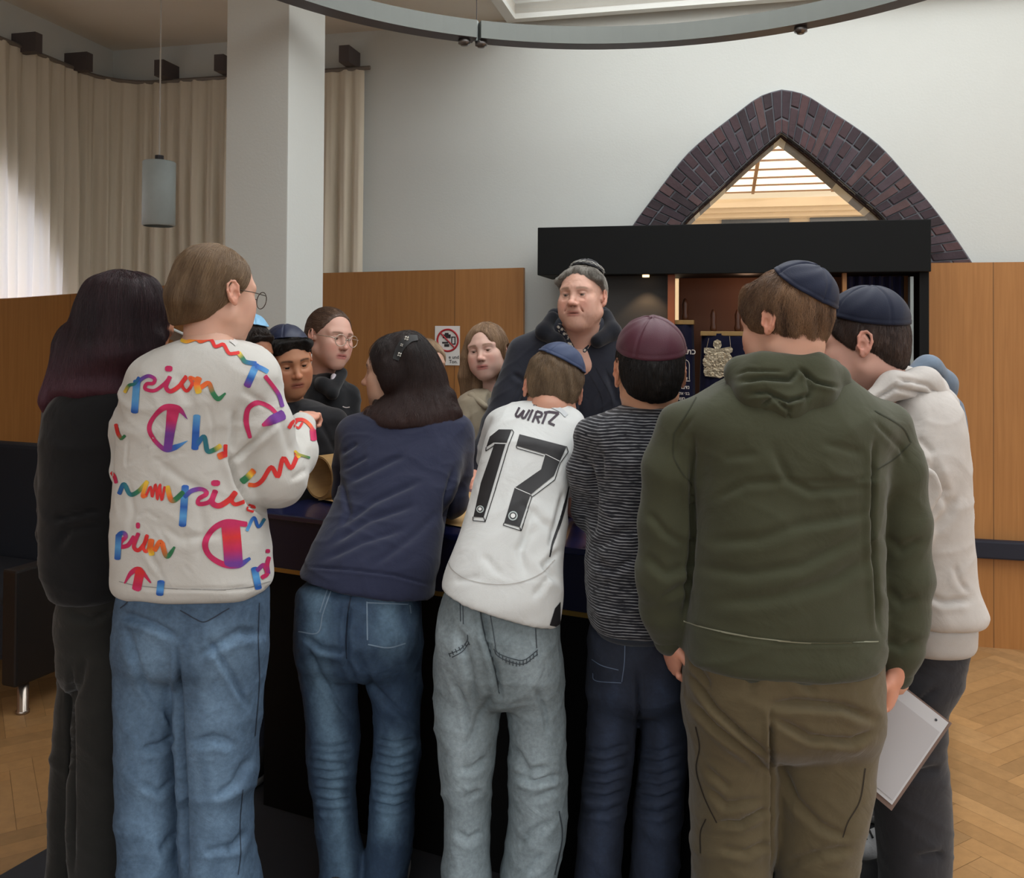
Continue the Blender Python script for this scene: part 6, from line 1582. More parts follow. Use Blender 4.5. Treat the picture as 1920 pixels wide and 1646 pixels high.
    RL = leg([(1240, 1196, 1294), (1330, 1202, 1292), (1400, 1200, 1288), (1450, 1196, 1284), (1520, 1190, 1278), (1600, 1184, 1272), (1646, 1180, 1268), (1750, 1176, 1266), (1800, 1176, 1266)], D, .07)
    cr = [([(1196, 1260), (1198, 1340), (1192, 1420), (1180, 1520)], 4, .010)]
    for i, y in enumerate((1405, 1425, 1450, 1470, 1492, 1520)): cr.append(([(1098 - i * 2, y), (1135, y + 6), (1180 - i * 2, y - 8)], 5, .006)); cr.append(([(1200 - i * 2, y), (1235, y + 8), (1275 - i, y - 6)], 5, .006))
    j = P.part('jeans', [B, LL, RL], denim('denim_dark', srgb(40, 50, 70), None), .0058, cr, [(.002, 10, 5, (1, 1, 1))], col=washed(lin(22, 29, 44), lin(44, 56, 78), [([(1150, 1300), (1140, 1450), (1120, 1640)], 26, .8), ([(1240, 1300), (1235, 1450), (1225, 1640)], 30, .8)]))
    bj = bvh_of(j); th = mat('stitch_steel', srgb(86, 100, 122), .8)
    print_strokes('pocket_stitching', j, [[(1172, 1192), (1171, 1240), (1166, 1278)], [(1110, 1236), (1130, 1248), (1160, 1256)], [(1112, 1262), (1118, 1276), (1165, 1280)]], th, 1.5, .0012, bv=bj)
    P.inner += [loft(rows_px([(780, 1170, 1260, D, .05), (1200, 1140, 1260, D, .08)]), .02), leg([(1200, 1130, 1180), (1780, 1090, 1140)], D, .04), leg([(1200, 1215, 1270), (1780, 1195, 1245)], D, .04)]
    P.inner += chain([(1112, 820, D, .03), (1112, 955, D + .06, .028), (1150, 985, D + .24, .022)]) + chain([(1296, 820, D, .03), (1295, 975, D + .1, .026), (1262, 985, D + .28, .02)])
    add_hand(P, W(1150, 985, D + .25), (.3, .9, 0), (0, 0, 1), sk, side=-1, size=.15, h=.0035); add_hand(P, W(1262, 985, D + .29), (-.3, .9, 0), (0, 0, 1), sk, side=1, size=.15, h=.0035)
    for x in (1115, 1222): p = W(x, 1760, D); shoe(P, p[0], p[1] + .03, 0, M_shoe, M_sole)
    P.finish(M_skin, sk)
person_striped()

# ---- boy in the olive hoodie
def person_olive():
    P = Person('boy in olive green hoodie and khaki trousers with navy kippah, holding papers at his side', 1460, 1.94)
    D = 1.94; sk = lin(216, 166, 142)
    H = Head(P, 1474, 614, D, -40, 16, 4, .93, sk, neck_to=W(1478, 715, D - .02), eyes=True, neck=.058, brow=lin(120, 90, 66))
    n1 = np.array([0, .845, -.534])
    pr = H.hair_mass(.011, nb=.020) + H.short_cuts(.036, -.020)
    for x, y, z, r in ((-.03, .055, .095, .020),): pr.insert(3, ell(H.L((x, y, z)), (r, r, r * .8), .025, 'add', H.A))
    o = P.part('hair', pr, M_hairs, .0032, noise=[(.0026, 46, 3, (1, 1, .6)), (.0018, 120, 4, (1, 1, .5))], col=hair_col(lin(84, 62, 46), lin(138, 108, 82), H, 110, 'x'))
    Mk = mat('satin_navy', srgb(24, 31, 54), .6, spec=.25, sheen=.05, bump=.2, bscale=500, var=.05, vscale=20)
    H.kippah(Mk, tuple(H.A @ np.array([.50, -.34, .80])), 55, .016, .012, 4, rot=.3, seam=.0022)
    H.strands(o, 14000, .035, 'short', 7, c1=lin(70, 50, 38), c2=lin(168, 132, 100), wave=.45, lift=.004)
    rows = [(1232, 1282, 1646, D, .165), (1170, 1280, 1646, D, .165), (1100, 1286, 1644, D, .165), (1000, 1294, 1642, D, .16), (900, 1296, 1646, D, .155), (840, 1288, 1656, D, .15), (790, 1274, 1672, D, .14), (755, 1290, 1650, D, .12), (730, 1325, 1620, D, .10), (705, 1375, 1590, D, .075), (685, 1405, 1570, D, .055)]
    tor = loft(rows_px(rows), .02, 0, 2.7)
    aL = chain([(1278, 800, D, .052), (1256, 880, D, .058), (1246, 980, D, .056), (1242, 1080, D, .054), (1250, 1145, D + .02, .052), (1252, 1178, D + .03, .040)], .02, .05)
    aR = chain([(1666, 800, D, .052), (1682, 880, D, .058), (1692, 980, D, .056), (1694, 1080, D, .056), (1690, 1160, D, .055), (1684, 1218, D, .048), (1682, 1246, D, .036)], .02, .05)
    cr = [([(1300, 820), (1297, 900), (1298, 1000), (1290, 1100), (1282, 1160)], 5, .016), ([(1640, 830), (1638, 900), (1636, 1000), (1642, 1100), (1648, 1180)], 5, .016),
          ([(1450, 840), (1480, 900), (1520, 920), (1630, 910)], 8, .006), ([(1340, 935), (1400, 905), (1470, 900)], 8, .005), ([(1500, 905), (1600, 902), (1635, 895)], 5, .004), ([(1330, 1015), (1420, 1010), (1500, 985), (1640, 960)], 11, .006), ([(1300, 1060), (1400, 1075), (1500, 1060), (1600, 1010)], 10, .006),
          ([(1330, 1130), (1450, 1120), (1560, 1090), (1640, 1040)], 12, .006), ([(1215, 960), (1250, 1000), (1285, 1020)], 8, .006), ([(1210, 1040), (1250, 1075), (1290, 1060)], 9, .007), ([(1230, 1130), (1265, 1110), (1290, 1090)], 8, .007),
          ([(1660, 1100), (1690, 1130), (1725, 1120)], 9, .006), ([(1655, 1000), (1690, 1030), (1730, 1010)], 9, .005), ([(1660, 1200), (1690, 1215), (1715, 1200)], 7, .005), ([(1350, 860), (1420, 850)], 8, .003), ([(1540, 830), (1620, 850)], 8, .003), ([(1300, 780), (1270, 820), (1262, 860)], 5, .004), ([(1640, 790), (1690, 840), (1700, 870)], 5, .004),
          ([(1282, 1168), (1380, 1196), (1480, 1208), (1580, 1208), (1645, 1202)], 2.5, .004)]
    Mh = cloth('hoodie_olive', srgb(68, 70, 52), .92, .05, .004, 9)
    o = P.part('hoodie', [tor] + aL + aR, Mh, .0058, cr, [(.0028, 9, 41, (1, 1, .8))])
    bv = bvh_of(o)
    Db = D - .085
    hd = [cone(W(1392, 700, Db + .05), .034, W(1420, 735, Db), .036, .03), cone(W(1420, 735, Db), .038, W(1476, 762, Db - .01), .036, .03), cone(W(1476, 762, Db - .01), .036, W(1530, 738, Db), .036, .03), cone(W(1530, 738, Db), .036, W(1562, 712, Db + .05), .032, .03),
          cone(W(1392, 700, Db + .05), .030, W(1430, 690, Db + .02), .028, .03), cone(W(1430, 690, Db + .02), .028, W(1530, 690, Db + .02), .028, .03), cone(W(1530, 690, Db + .02), .028, W(1562, 712, Db + .05), .028, .03), ell(W(1477, 725, Db + .01), (.085, .035, .055), .03),
          cone(W(1398, 690, D + .02), .022, W(1420, 680, Db + .06), .022, .02), cone(W(1560, 690, D + .02), .022, W(1540, 685, Db + .06), .022, .02)]
    cr = [([(1385, 715), (1430, 708), (1480, 712), (1500, 690)], 5, .010), ([(1400, 740), (1440, 735), (1478, 752), (1520, 740)], 4, .011), ([(1425, 765), (1450, 745), (1480, 770)], 4, .008), ([(1500, 690), (1530, 715), (1572, 725)], 4, .012), ([(1505, 690), (1520, 730), (1510, 760)], 4, .006), ([(1380, 702), (1400, 694), (1470, 696)], 3, .005), ([(1482, 745), (1476, 795)], 2.5, .004)]
    P.part('hood', hd, Mh, .0045, cr, parent=o, noise=[(.002, 20, 4, (1, 1, 1))])
    # ribbed hem and cuffs
    Mr = cloth('rib_olive', srgb(66, 68, 52), .95, .04, .001)
    P.part('waistband', [loft(rows_px([(1206, 1284, 1644, D, .163), (1240, 1288, 1642, D, .155)]), .01, 0, 2.7)], Mr, .006, parent=o)
    P.part('cuff', chain([(1252, 1176, D + .03, .039), (1254, 1200, D + .03, .033)], .01), Mr, .005, parent=o); P.part('cuff', chain([(1682, 1240, D, .040), (1681, 1262, D, .034)], .01), Mr, .005, parent=o)
    sm = mat('seam_olive', srgb(52, 55, 40), .9)
    print_strokes('seam', o, [[(1306, 745), (1285, 780), (1262, 815)], [(1264, 812), (1262, 850), (1275, 880), (1298, 910)], [(1640, 770), (1690, 800), (1708, 830)], [(1706, 832), (1680, 858), (1645, 880)]], sm, 2.2, .0012, bv=bv)
    print_strokes('hem_cord', o, [[(1281, 1164), (1330, 1178), (1400, 1192), (1480, 1202), (1560, 1205), (1646, 1202)]], mat('piping', srgb(150, 152, 132), .7), 2.2, .002, bv=bv)
    B = loft(rows_px([(1190, 1286, 1640, D, .15), (1240, 1282, 1645, D, .155), (1300, 1284, 1646, D, .16), (1350, 1290, 1644, D, .15), (1400, 1310, 1630, D, .10)]), .03, 0, 2.6)
    LL = leg([(1300, 1284, 1452), (1400, 1293, 1452), (1460, 1298, 1452), (1520, 1301, 1452), (1580, 1299, 1447), (1646, 1299, 1440), (1740, 1300, 1436), (1808, 1302, 1430)], D, .105)
    RL = leg([(1300, 1444, 1646), (1380, 1446, 1641), (1440, 1447, 1634), (1500, 1450, 1625), (1560, 1450, 1612), (1600, 1451, 1604), (1646, 1452, 1600), (1740, 1454, 1600), (1808, 1456, 1598)], D, .105)
    cr = [([(1446, 1330), (1447, 1420), (1446, 1520), (1448, 1640)], 4, .014), ([(1445, 1322), (1500, 1318), (1580, 1325), (1640, 1350)], 8, .010), ([(1450, 1345), (1520, 1385), (1600, 1392), (1640, 1370)], 7, .008), ([(1290, 1260), (1340, 1330), (1400, 1385), (1440, 1415)], 5, .010), ([(1290, 1310), (1340, 1365), (1400, 1410), (1440, 1445)], 6, .008),
          ([(1460, 1430), (1490, 1500), (1540, 1550), (1590, 1570)], 8, .007), ([(1330, 1480), (1360, 1510), (1430, 1500)], 7, .006), ([(1345, 1545), (1390, 1545), (1440, 1515)], 5, .008), ([(1350, 1590), (1400, 1600), (1440, 1580)], 7, .006), ([(1470, 1620), (1540, 1600), (1600, 1590)], 8, .006), ([(1300, 1240), (1330, 1290)], 7, .006), ([(1480, 1255), (1530, 1300)], 8, .005), ([(1400, 1290), (1440, 1250)], 8, .005), ([(1320, 1440), (1370, 1480)], 7, .005)]
    j = P.part('trousers', [B, LL, RL], cloth('khaki', srgb(94, 83, 60), .85, .10, .005, 10), .0058, cr, [(.003, 9, 52, (1, 1, 1))])
    bj = bvh_of(j)
    print_strokes('seam', j, [[(1305, 1362), (1312, 1400), (1306, 1440), (1316, 1480), (1328, 1510), (1344, 1542)], [(1324, 1535), (1314, 1560), (1314, 1600)], [(1622, 1440), (1612, 1500), (1590, 1540), (1580, 1570)]], mat('seam_brown', srgb(44, 36, 26), .9), 2.2, .0012, bv=bj)
    P.inner += [loft(rows_px([(720, 1400, 1560, D, .06), (800, 1330, 1620, D, .11), (1250, 1320, 1610, D, .12)]), .02), leg([(1250, 1320, 1430), (1780, 1330, 1400)], D, .07), leg([(1250, 1470, 1610), (1780, 1480, 1560)], D, .07)]
    P.inner += chain([(1285, 810, D, .04), (1244, 1080, D, .036), (1254, 1200, D + .03, .028)]) + chain([(1660, 810, D, .04), (1692, 1080, D, .036), (1680, 1280, D, .028)])
    add_hand(P, W(1256, 1196, D + .03), W(1262, 1252, D + .05) - W(1256, 1196, D + .03), (-1, -.35, 0), sk, side=-1, size=.165, curl=(.75, .8, .85, .9), thumb=.4)
    add_hand(P, W(1680, 1262, D - .02), W(1664, 1330, D - .01) - W(1680, 1262, D - .02), (.75, -.66, .1), sk, side=1, size=.16, curl=(1.15, 1.2, 1.2, 1.25), thumb=.9)
    for x in (1365, 1530): p = W(x, 1760, D); shoe(P, p[0], p[1] + .03, 0, M_shoe, M_sole)
    P.finish(M_skin, sk)
    # clipboard with papers
    q = [W(*p) for p in ((1640, 1345, D + .02), (1702, 1296, D + .06), (1778, 1355, D + .02), (1716, 1500, D - .02), (1637, 1447, D - .02))]
    a, b, c_, d_, e_ = q
    ctr = (b + d_) / 2; ctr = W(1704, 1398, D + .03)
    up = b - c_; up = up / np.linalg.norm(up); dn = d_ - c_; dn = dn - up * (dn @ up); dn = dn / np.linalg.norm(dn); nn = np.cross(up, dn)
    bt = empty('clipboard', tuple(W(1680, 1330, D + .03)), 'clipboard with white papers hanging from the hand of the boy in olive hoodie', 'clipboard')
    # corner frame: c_ is the lower-right clip corner; board runs along up (to the hand) and dn (down-left)
    def pt(u, v, w): return tuple(c_ + up * u + dn * v + nn * w)
    wdt, lng = .165, .215
    def slab(name, u0, u1, v0, v1, w0, w1, m):
        return MB().add([pt(u0, v0, w0), pt(u1, v0, w0), pt(u1, v1, w0), pt(u0, v1, w0), pt(u0, v0, w1), pt(u1, v0, w1), pt(u1, v1, w1), pt(u0, v1, w1)], [(0, 3, 2, 1), (4, 5, 6, 7), (0, 1, 5, 4), (1, 2, 6, 5), (2, 3, 7, 6), (3, 0, 4, 7)]).build(name, m, bt)
    sgn = 1 if np.dot(nn, CAMP - c_) > 0 else -1
    slab('board', -.006, wdt, -.004, lng + .006, -.004 * sgn, 0, mat('board_brown', srgb(120, 96, 84), .7))
    pg = slab('paper', .0, wdt, 0, lng - .004, .0005 * sgn, .004 * sgn, mat('paper_white', srgb(200, 198, 198), .8, var=.02))
    slab('paper', .004, wdt, .028, lng - .012, .0045 * sgn, .006 * sgn, mat('paper_grey', srgb(184, 180, 180), .8))
    MB().tube([pt(.022, .012, .0042 * sgn), pt(.022, .012, .0052 * sgn)], .0028, 10).build('punch_hole', M_darkmetal, pg)
person_olive()

# ---- boy in the pale grey hoodie
def person_grey():
    P = Person('boy in pale grey hoodie with navy kippah seen in profile at the right', 1715, 2.16)
    D = 2.16; sk = lin(212, 164, 146)
    H = Head(P, 1614, 654, D, -68, 12, 3, .97, sk, neck_to=W(1665, 755, D), eyes=True, neck=.060, brow=lin(70, 50, 42), fat=.004, lids=.7, jaw=1.06)
    pr = H.hair_mass(.006) + H.short_cuts(.024, -.024)
    o = P.part('hair', pr, M_hairs, .0034, noise=[(.0010, 80, 3, (1, 1, .5))], col=hair_col(lin(46, 34, 30), lin(76, 58, 50), H, 160, 'x'))
    Mk = mat('satin_navy_dark', srgb(22, 29, 50), .6, spec=.25, sheen=.05, bump=.2, bscale=500, var=.05, vscale=20)
    H.kippah(Mk, tuple(H.A @ np.array([.10, -.16, .98])), 72, .011, .018, 4, rot=.9, seam=.002)
    H.strands(o, 8000, .014, 'short', 8, c1=lin(42, 30, 27), c2=lin(86, 66, 56), wave=.2, lift=.001)
    rows = [(1150, 1640, 1826, D, .17), (1130, 1640, 1822, D, .17), (1080, 1636, 1806, D, .165), (1000, 1632, 1802, D, .16), (900, 1630, 1800, D, .155), (840, 1628, 1796, D, .15), (790, 1632, 1790, D, .14), (755, 1650, 1782, D, .12), (730, 1660, 1765, D, .09), (712, 1670, 1740, D, .06)]
    tor = loft(rows_px(rows), .02, 0, 2.5)
    aR = chain([(1730, 810, D - .06, .060), (1712, 900, D - .12, .062), (1690, 990, D - .14, .058), (1640, 1030, D - .02, .048), (1600, 1030, D + .12, .04)], .02, .05)
    cr = [([(1720, 860), (1760, 880), (1775, 920), (1748, 970), (1742, 1010)], 6, .012), ([(1745, 850), (1770, 900), (1778, 960)], 7, .006), ([(1745, 1000), (1780, 960), (1795, 930)], 8, .006), ([(1720, 1110), (1770, 1130), (1820, 1125)], 6, .008), ([(1790, 1060), (1800, 1090), (1815, 1110)], 6, .005), ([(1720, 820), (1750, 850)], 6, .005)]
    Mh = cloth('hoodie_grey', srgb(198, 192, 186), .95, .06, .004, 10)
    o = P.part('hoodie', [tor] + aR, Mh, .006, cr, [(.003, 9, 61, (1, 1, 1))])
    P.part('waistband', [loft(rows_px([(1140, 1644, 1808, D, .155), (1170, 1645, 1807, D, .15), (1196, 1648, 1806, D, .148), (1204, 1650, 1804, D, .14)]), .01, 0, 2.5)], cloth('rib_grey', srgb(186, 181, 176), .95, .05, .001), .006, parent=o)
    hd = [cone(W(1632, 752, D - .11), .022, W(1675, 722, D - .09), .028, .03), cone(W(1675, 722, D - .09), .030, W(1730, 722, D - .05), .036, .03), cone(W(1730, 722, D - .05), .038, W(1762, 760, D - .02), .038, .03), cone(W(1762, 760, D - .02), .036, W(1768, 808, D - .02), .024, .03),
          cone(W(1690, 712, D + .03), .03, W(1740, 735, D + .05), .05, .03), cone(W(1640, 745, D + .08), .03, W(1690, 712, D + .03), .03, .03)]
    cr = [([(1625, 758), (1680, 728), (1740, 742), (1785, 800)], 4, .007), ([(1680, 708), (1740, 722), (1775, 760)], 4, .006), ([(1640, 750), (1690, 716), (1720, 712)], 3, .004)]
    P.part('hood', hd, Mh, .005, cr, parent=o, noise=[(.002, 22, 4, (1, 1, 1))])
    B = loft(rows_px([(1185, 1652, 1802, D, .13), (1240, 1655, 1788, D, .13), (1300, 1650, 1772, D, .12)]), .03, 0, 2.4)
    L1 = leg([(1240, 1655, 1785), (1300, 1652, 1770), (1400, 1645, 1768), (1450, 1642, 1776), (1520, 1645, 1781), (1600, 1648, 1780), (1646, 1650, 1778), (1680, 1650, 1778), (1718, 1652, 1775)], D - .05, .08)
    L2 = leg([(1240, 1650, 1760), (1400, 1652, 1740), (1500, 1658, 1745), (1600, 1662, 1750), (1700, 1662, 1750)], D + .14, .07)
    j = P.part('trousers', [B, L1, L2], cloth('trousers_charcoal', srgb(48, 47, 50), .9, .06, .005, 10), .007, [([(1760, 1290), (1720, 1320), (1690, 1310)], 7, .006), ([(1765, 1440), (1720, 1450), (1680, 1430)], 8, .007), ([(1770, 1600), (1720, 1610)], 8, .006)], [(.003, 9, 63, (1, 1, 1))])
    P.inner += [loft(rows_px([(760, 1670, 1760, D, .06), (1250, 1680, 1770, D, .09)]), .02), leg([(1250, 1690, 1750), (1700, 1690, 1745)], D - .05, .05), leg([(1250, 1670, 1730), (1700, 1670, 1720)], D + .14, .05)]
    P.inner += chain([(1730, 815, D - .06, .04), (1692, 985, D - .14, .04), (1610, 1030, D + .1, .028)])
    add_hand(P, W(1602, 1030, D + .13), (-.6, .75, 0), (0, 0, 1), sk, side=1, size=.165, h=.0032)
    for x, dd in ((1712, -.03), (1680, .16)): p = W(x, 1700, D + dd); shoe(P, p[0] - .03, p[1], -70, M_shoe, M_shoe)
    P.finish(M_skin, sk)
person_grey()

# ---- boy hidden behind him
def person_denimhood():
    P = Person('boy with pale denim hood mostly hidden behind the boy in pale grey hoodie', 1700, 2.62)
    D = 2.62; sk = lin(200, 150, 125)
    H = Head(P, 1612, 636, D, -70, 15, 0, .94, sk, neck_to=W(1665, 725, D), eyes=False)
    P.part('hair', H.hair_mass(.008) + H.short_cuts(), M_hairs, .005, col=hair_col(lin(40, 30, 26), lin(70, 52, 44), H, 160, 'x'))
    H.kippah(mat('satin_navy_b', srgb(40, 48, 72), .45), (.0, .05, 1.0), 52, .010, .012, 4)
    Mh = cloth('hood_denim', srgb(108, 122, 138), .9, .12, .004, 12)
    tor = loft(rows_px([(1130, 1650, 1790, D, .12), (950, 1655, 1795, D, .13), (820, 1650, 1800, D, .13), (760, 1655, 1795, D, .11), (725, 1670, 1770, D, .08), (705, 1690, 1750, D, .05)]), .02, 0, 2.4)
    o = P.part('jacket', [tor] + chain([(1700, 800, D - .1, .05), (1660, 900, D - .1, .048), (1610, 960, D + .05, .04)], .02, .04), cloth('jacket_denim', srgb(96, 112, 132), .9, .1), .009)
    hd = [cone(W(1700, 712, D - .05), .026, W(1740, 692, D - .03), .034, .03), cone(W(1740, 692, D - .03), .036, W(1768, 720, D), .036, .03), cone(W(1768, 720, D), .034, W(1778, 770, D), .02, .03)]
    P.part('hood', hd, Mh, .005, [([(1745, 690), (1765, 710), (1760, 730)], 4, .008), ([(1720, 700), (1750, 700), (1775, 740)], 4, .005)], parent=o)
    L1 = leg([(1090, 1660, 1780), (1250, 1655, 1770), (1450, 1655, 1745), (1560, 1660, 1730)], D, .08); L2 = leg([(1090, 1640, 1740), (1300, 1640, 1720), (1480, 1645, 1715), (1545, 1648, 1712)], D + .1, .07)
    P.part('trousers', [L1, L2], cloth('trousers_dark_b', srgb(30, 30, 34), .9), .009)
    P.inner += [loft(rows_px([(740, 1690, 1750, D, .05), (1250, 1670, 1760, D, .08)]), .02), leg([(1200, 1680, 1740), (1540, 1650, 1690)], D, .04)]
    Ms = mat('sneaker_grey', srgb(186, 186, 186), .7, bump=.8, bscale=70, var=.15, vscale=30)
    for x, y, yw in ((1648, 1602, -80), (1655, 1520, -70)):
        dd = (HC - .15) * F / (y + 8 - 629); p = W(x, y, dd); o = shoe(P, p[0], p[1], yw, Ms, M_sole)
        mb = MB(); A = head_axes(yw); c = np.array([p[0], p[1], .15])
        for i in range(4):
            a = c + A.T @ np.array([-.022, .02 + i * .016, .078 - i * .006]); b = c + A.T @ np.array([.022, .028 + i * .016, .076 - i * .006]); mb.tube([a, (a + b) / 2 + [0, 0, .008], b], .003, 5)
        mb.build('laces', mat('lace_black', srgb(20, 20, 22), .8), o)
    P.finish(M_skin, sk)
person_denimhood()
# ------------------------------------------------------------------ the people on the far side of the table
def lower(P, xl, xr, y0, D, m, depth=.10):
    """trousers down to the platform for someone standing behind the table"""
    yb = 629 + (HC - .15) * F / D; xm = (xl + xr) / 2; w = xr - xl
    B = loft(rows_px([(y0, xl, xr, D, depth), (y0 + .18 * F / D, xl - 2, xr + 2, D, depth)]), .03)
    L1 = leg([(y0 + .14 * F / D, xl, xm), (yb - .4 * F / D, xl + 2, xm - 4), (yb - .06 * F / D, xl + .06 * w, xm - .1 * w)], D, .07); L2 = leg([(y0 + .14 * F / D, xm, xr), (yb - .4 * F / D, xm + 4, xr - 2), (yb - .06 * F / D, xm + .1 * w, xr - .06 * w)], D, .07)
    P.part('trousers', [B, L1, L2], m, .012)
    for x in (xl + .27 * w, xr - .27 * w): p = W(x, yb - 30, D); shoe(P, p[0], p[1] - .04, 180, M_shoe, M_sole)
M_tr = cloth('trousers_navy', srgb(30, 34, 46), .9)

def back_blacktop():
    P = Person('dark-haired boy with navy kippah and black jacket looking down behind the parchment scroll', 552, 3.12); D = 3.12; sk = lin(186, 132, 100)
    H = Head(P, 541, 682, D, 148, 13, 8, .93, sk, brow=lin(30, 20, 17), lip=lin(150, 82, 70), neck_to=W(540, 768, D + .02), lids=1.0, ear=1.05, jaw=1.02)
    pr = H.hair_mass(.007)
    for x, y, z, r in ((-.03, .080, .090, .026), (.01, .086, .092, .024), (.045, .070, .092, .026), (.062, .045, .085, .022), (-.055, .060, .085, .022), (.05, .078, .075, .016)): pr.append(ell(H.L((x, y, z)), (r * .93, r * .93, r * .75), .018, 'add', H.A))
    n1 = np.array([0, .80, -.60]); pr += [H.cut((0, .075, .060), (0, .30, -.95), .008), H.cut((0, .028, 0), (0, 1, 0), .02) if 0 else H.cut((0, .060, .030), (0, .93, -.36), .006)]
    pr += H.short_cuts(.060, -.030)[1:]
    o = P.part('hair', pr, M_hairs, .0034, noise=[(.0022, 55, 3, (1, 1, .6)), (.0010, 190, 4, (1, 1, .3))], col=hair_col(lin(18, 15, 15), lin(42, 36, 34), H, 140, 'x'))
    H.kippah(mat('satin_kippah_c', srgb(40, 46, 70), .5), (-.10, -.30, .95), 62, .012, .008, 4, rot=.4)
    H.strands(o, 7000, .035, 'short', 11, c1=lin(14, 12, 12), c2=lin(48, 42, 38), wave=.25, rad=.0005)
    Mb = cloth('black_jacket', srgb(24, 24, 28), .85, .05)
    tor = loft(rows_px([(980, 490, 645, D + .02, .11), (880, 486, 645, D + .02, .12), (820, 488, 642, D + .02, .12), (785, 494, 632, D + .02, .10), (762, 508, 612, D + .02, .08), (748, 522, 582, D + .02, .055)]), .02, 0, 2.4)
    o = P.part('jacket', [tor, ell(W(546, 760, D - .09), (.030, .05, .045), .01, 'sub')] + chain([(628, 790, D, .045), (630, 880, D + .02, .040), (628, 985, D, .034)], .02, .04) + chain([(498, 790, D, .045), (488, 880, D, .042), (488, 985, D, .034)], .02, .04), Mb, .007, [([(560, 800), (590, 840)], 5, .004), ([(600, 790), (632, 850)], 5, .004)])
    P.part('undershirt', [loft(rows_px([(850, 520, 575, D - .06, .05), (800, 525, 568, D - .04, .05), (775, 528, 562, D - .01, .045)]), .01)], cloth('undershirt_navy', srgb(34, 34, 48), .9), .006)
    P.inner += [loft(rows_px([(755, 520, 575, D + .02, .05), (960, 510, 620, D + .02, .08)]), .02)] + chain([(626, 800, D, .03), (628, 985, D, .022)]) + chain([(500, 800, D, .03), (488, 985, D, .022)])
    add_hand(P, W(628, 990, D), (0, 0, -1), (1, 0, 0), sk, side=-1, size=.15, h=.0035)
    lower(P, 500, 635, 960, D + .02, M_tr); P.finish(M_skin, sk)
back_blacktop()

def back_lightblue():
    P = Person('boy with pale blue kippah looking down, half hidden behind the white sweatshirt', 462, 3.02); D = 3.02; sk = lin(176, 122, 94)
    H = Head(P, 462, 662, D, 128, 24, 0, .90, sk, brow=lin(30, 20, 17), neck_to=W(455, 745, D), lids=1.0)
    pr = H.hair_mass(.006)
    for x, y, z, r in ((-.02, .085, .092, .022), (.03, .078, .092, .022)): pr.append(ell(H.L((x, y, z)), (r * .93, r * .93, r * .7), .018, 'add', H.A))
    pr += [H.cut((0, .075, .062), (0, .30, -.95), .008), H.cut((0, .055, .030), (0, .93, -.36), .006)] + H.short_cuts(.05, -.030)[1:]
    o = P.part('hair', pr, M_hairs, .0036, noise=[(.0012, 80, 3, (1, 1, .6))], col=hair_col(lin(26, 20, 18), lin(58, 46, 40), H, 140, 'x'))
    H.kippah(mat('satin_sky', srgb(136, 190, 226), .4), (-.10, -.25, .95), 46, .013, .010, 4, rot=.4)
    H.strands(o, 5000, .02, 'short', 12, c1=lin(22, 17, 16), c2=lin(60, 48, 42), rad=.0005)
    tor = loft(rows_px([(960, 410, 530, D, .11), (840, 405, 530, D, .12), (780, 415, 520, D, .10), (745, 435, 490, D, .06)]), .02, 0, 2.4)
    P.part('jumper', [tor], cloth('jumper_dark', srgb(28, 28, 34), .9), .009)
    P.inner += [loft(rows_px([(740, 440, 485, D, .05), (960, 425, 510, D, .08)]), .02)]
    lower(P, 412, 525, 945, D, M_tr); P.finish(M_skin, sk)
back_lightblue()

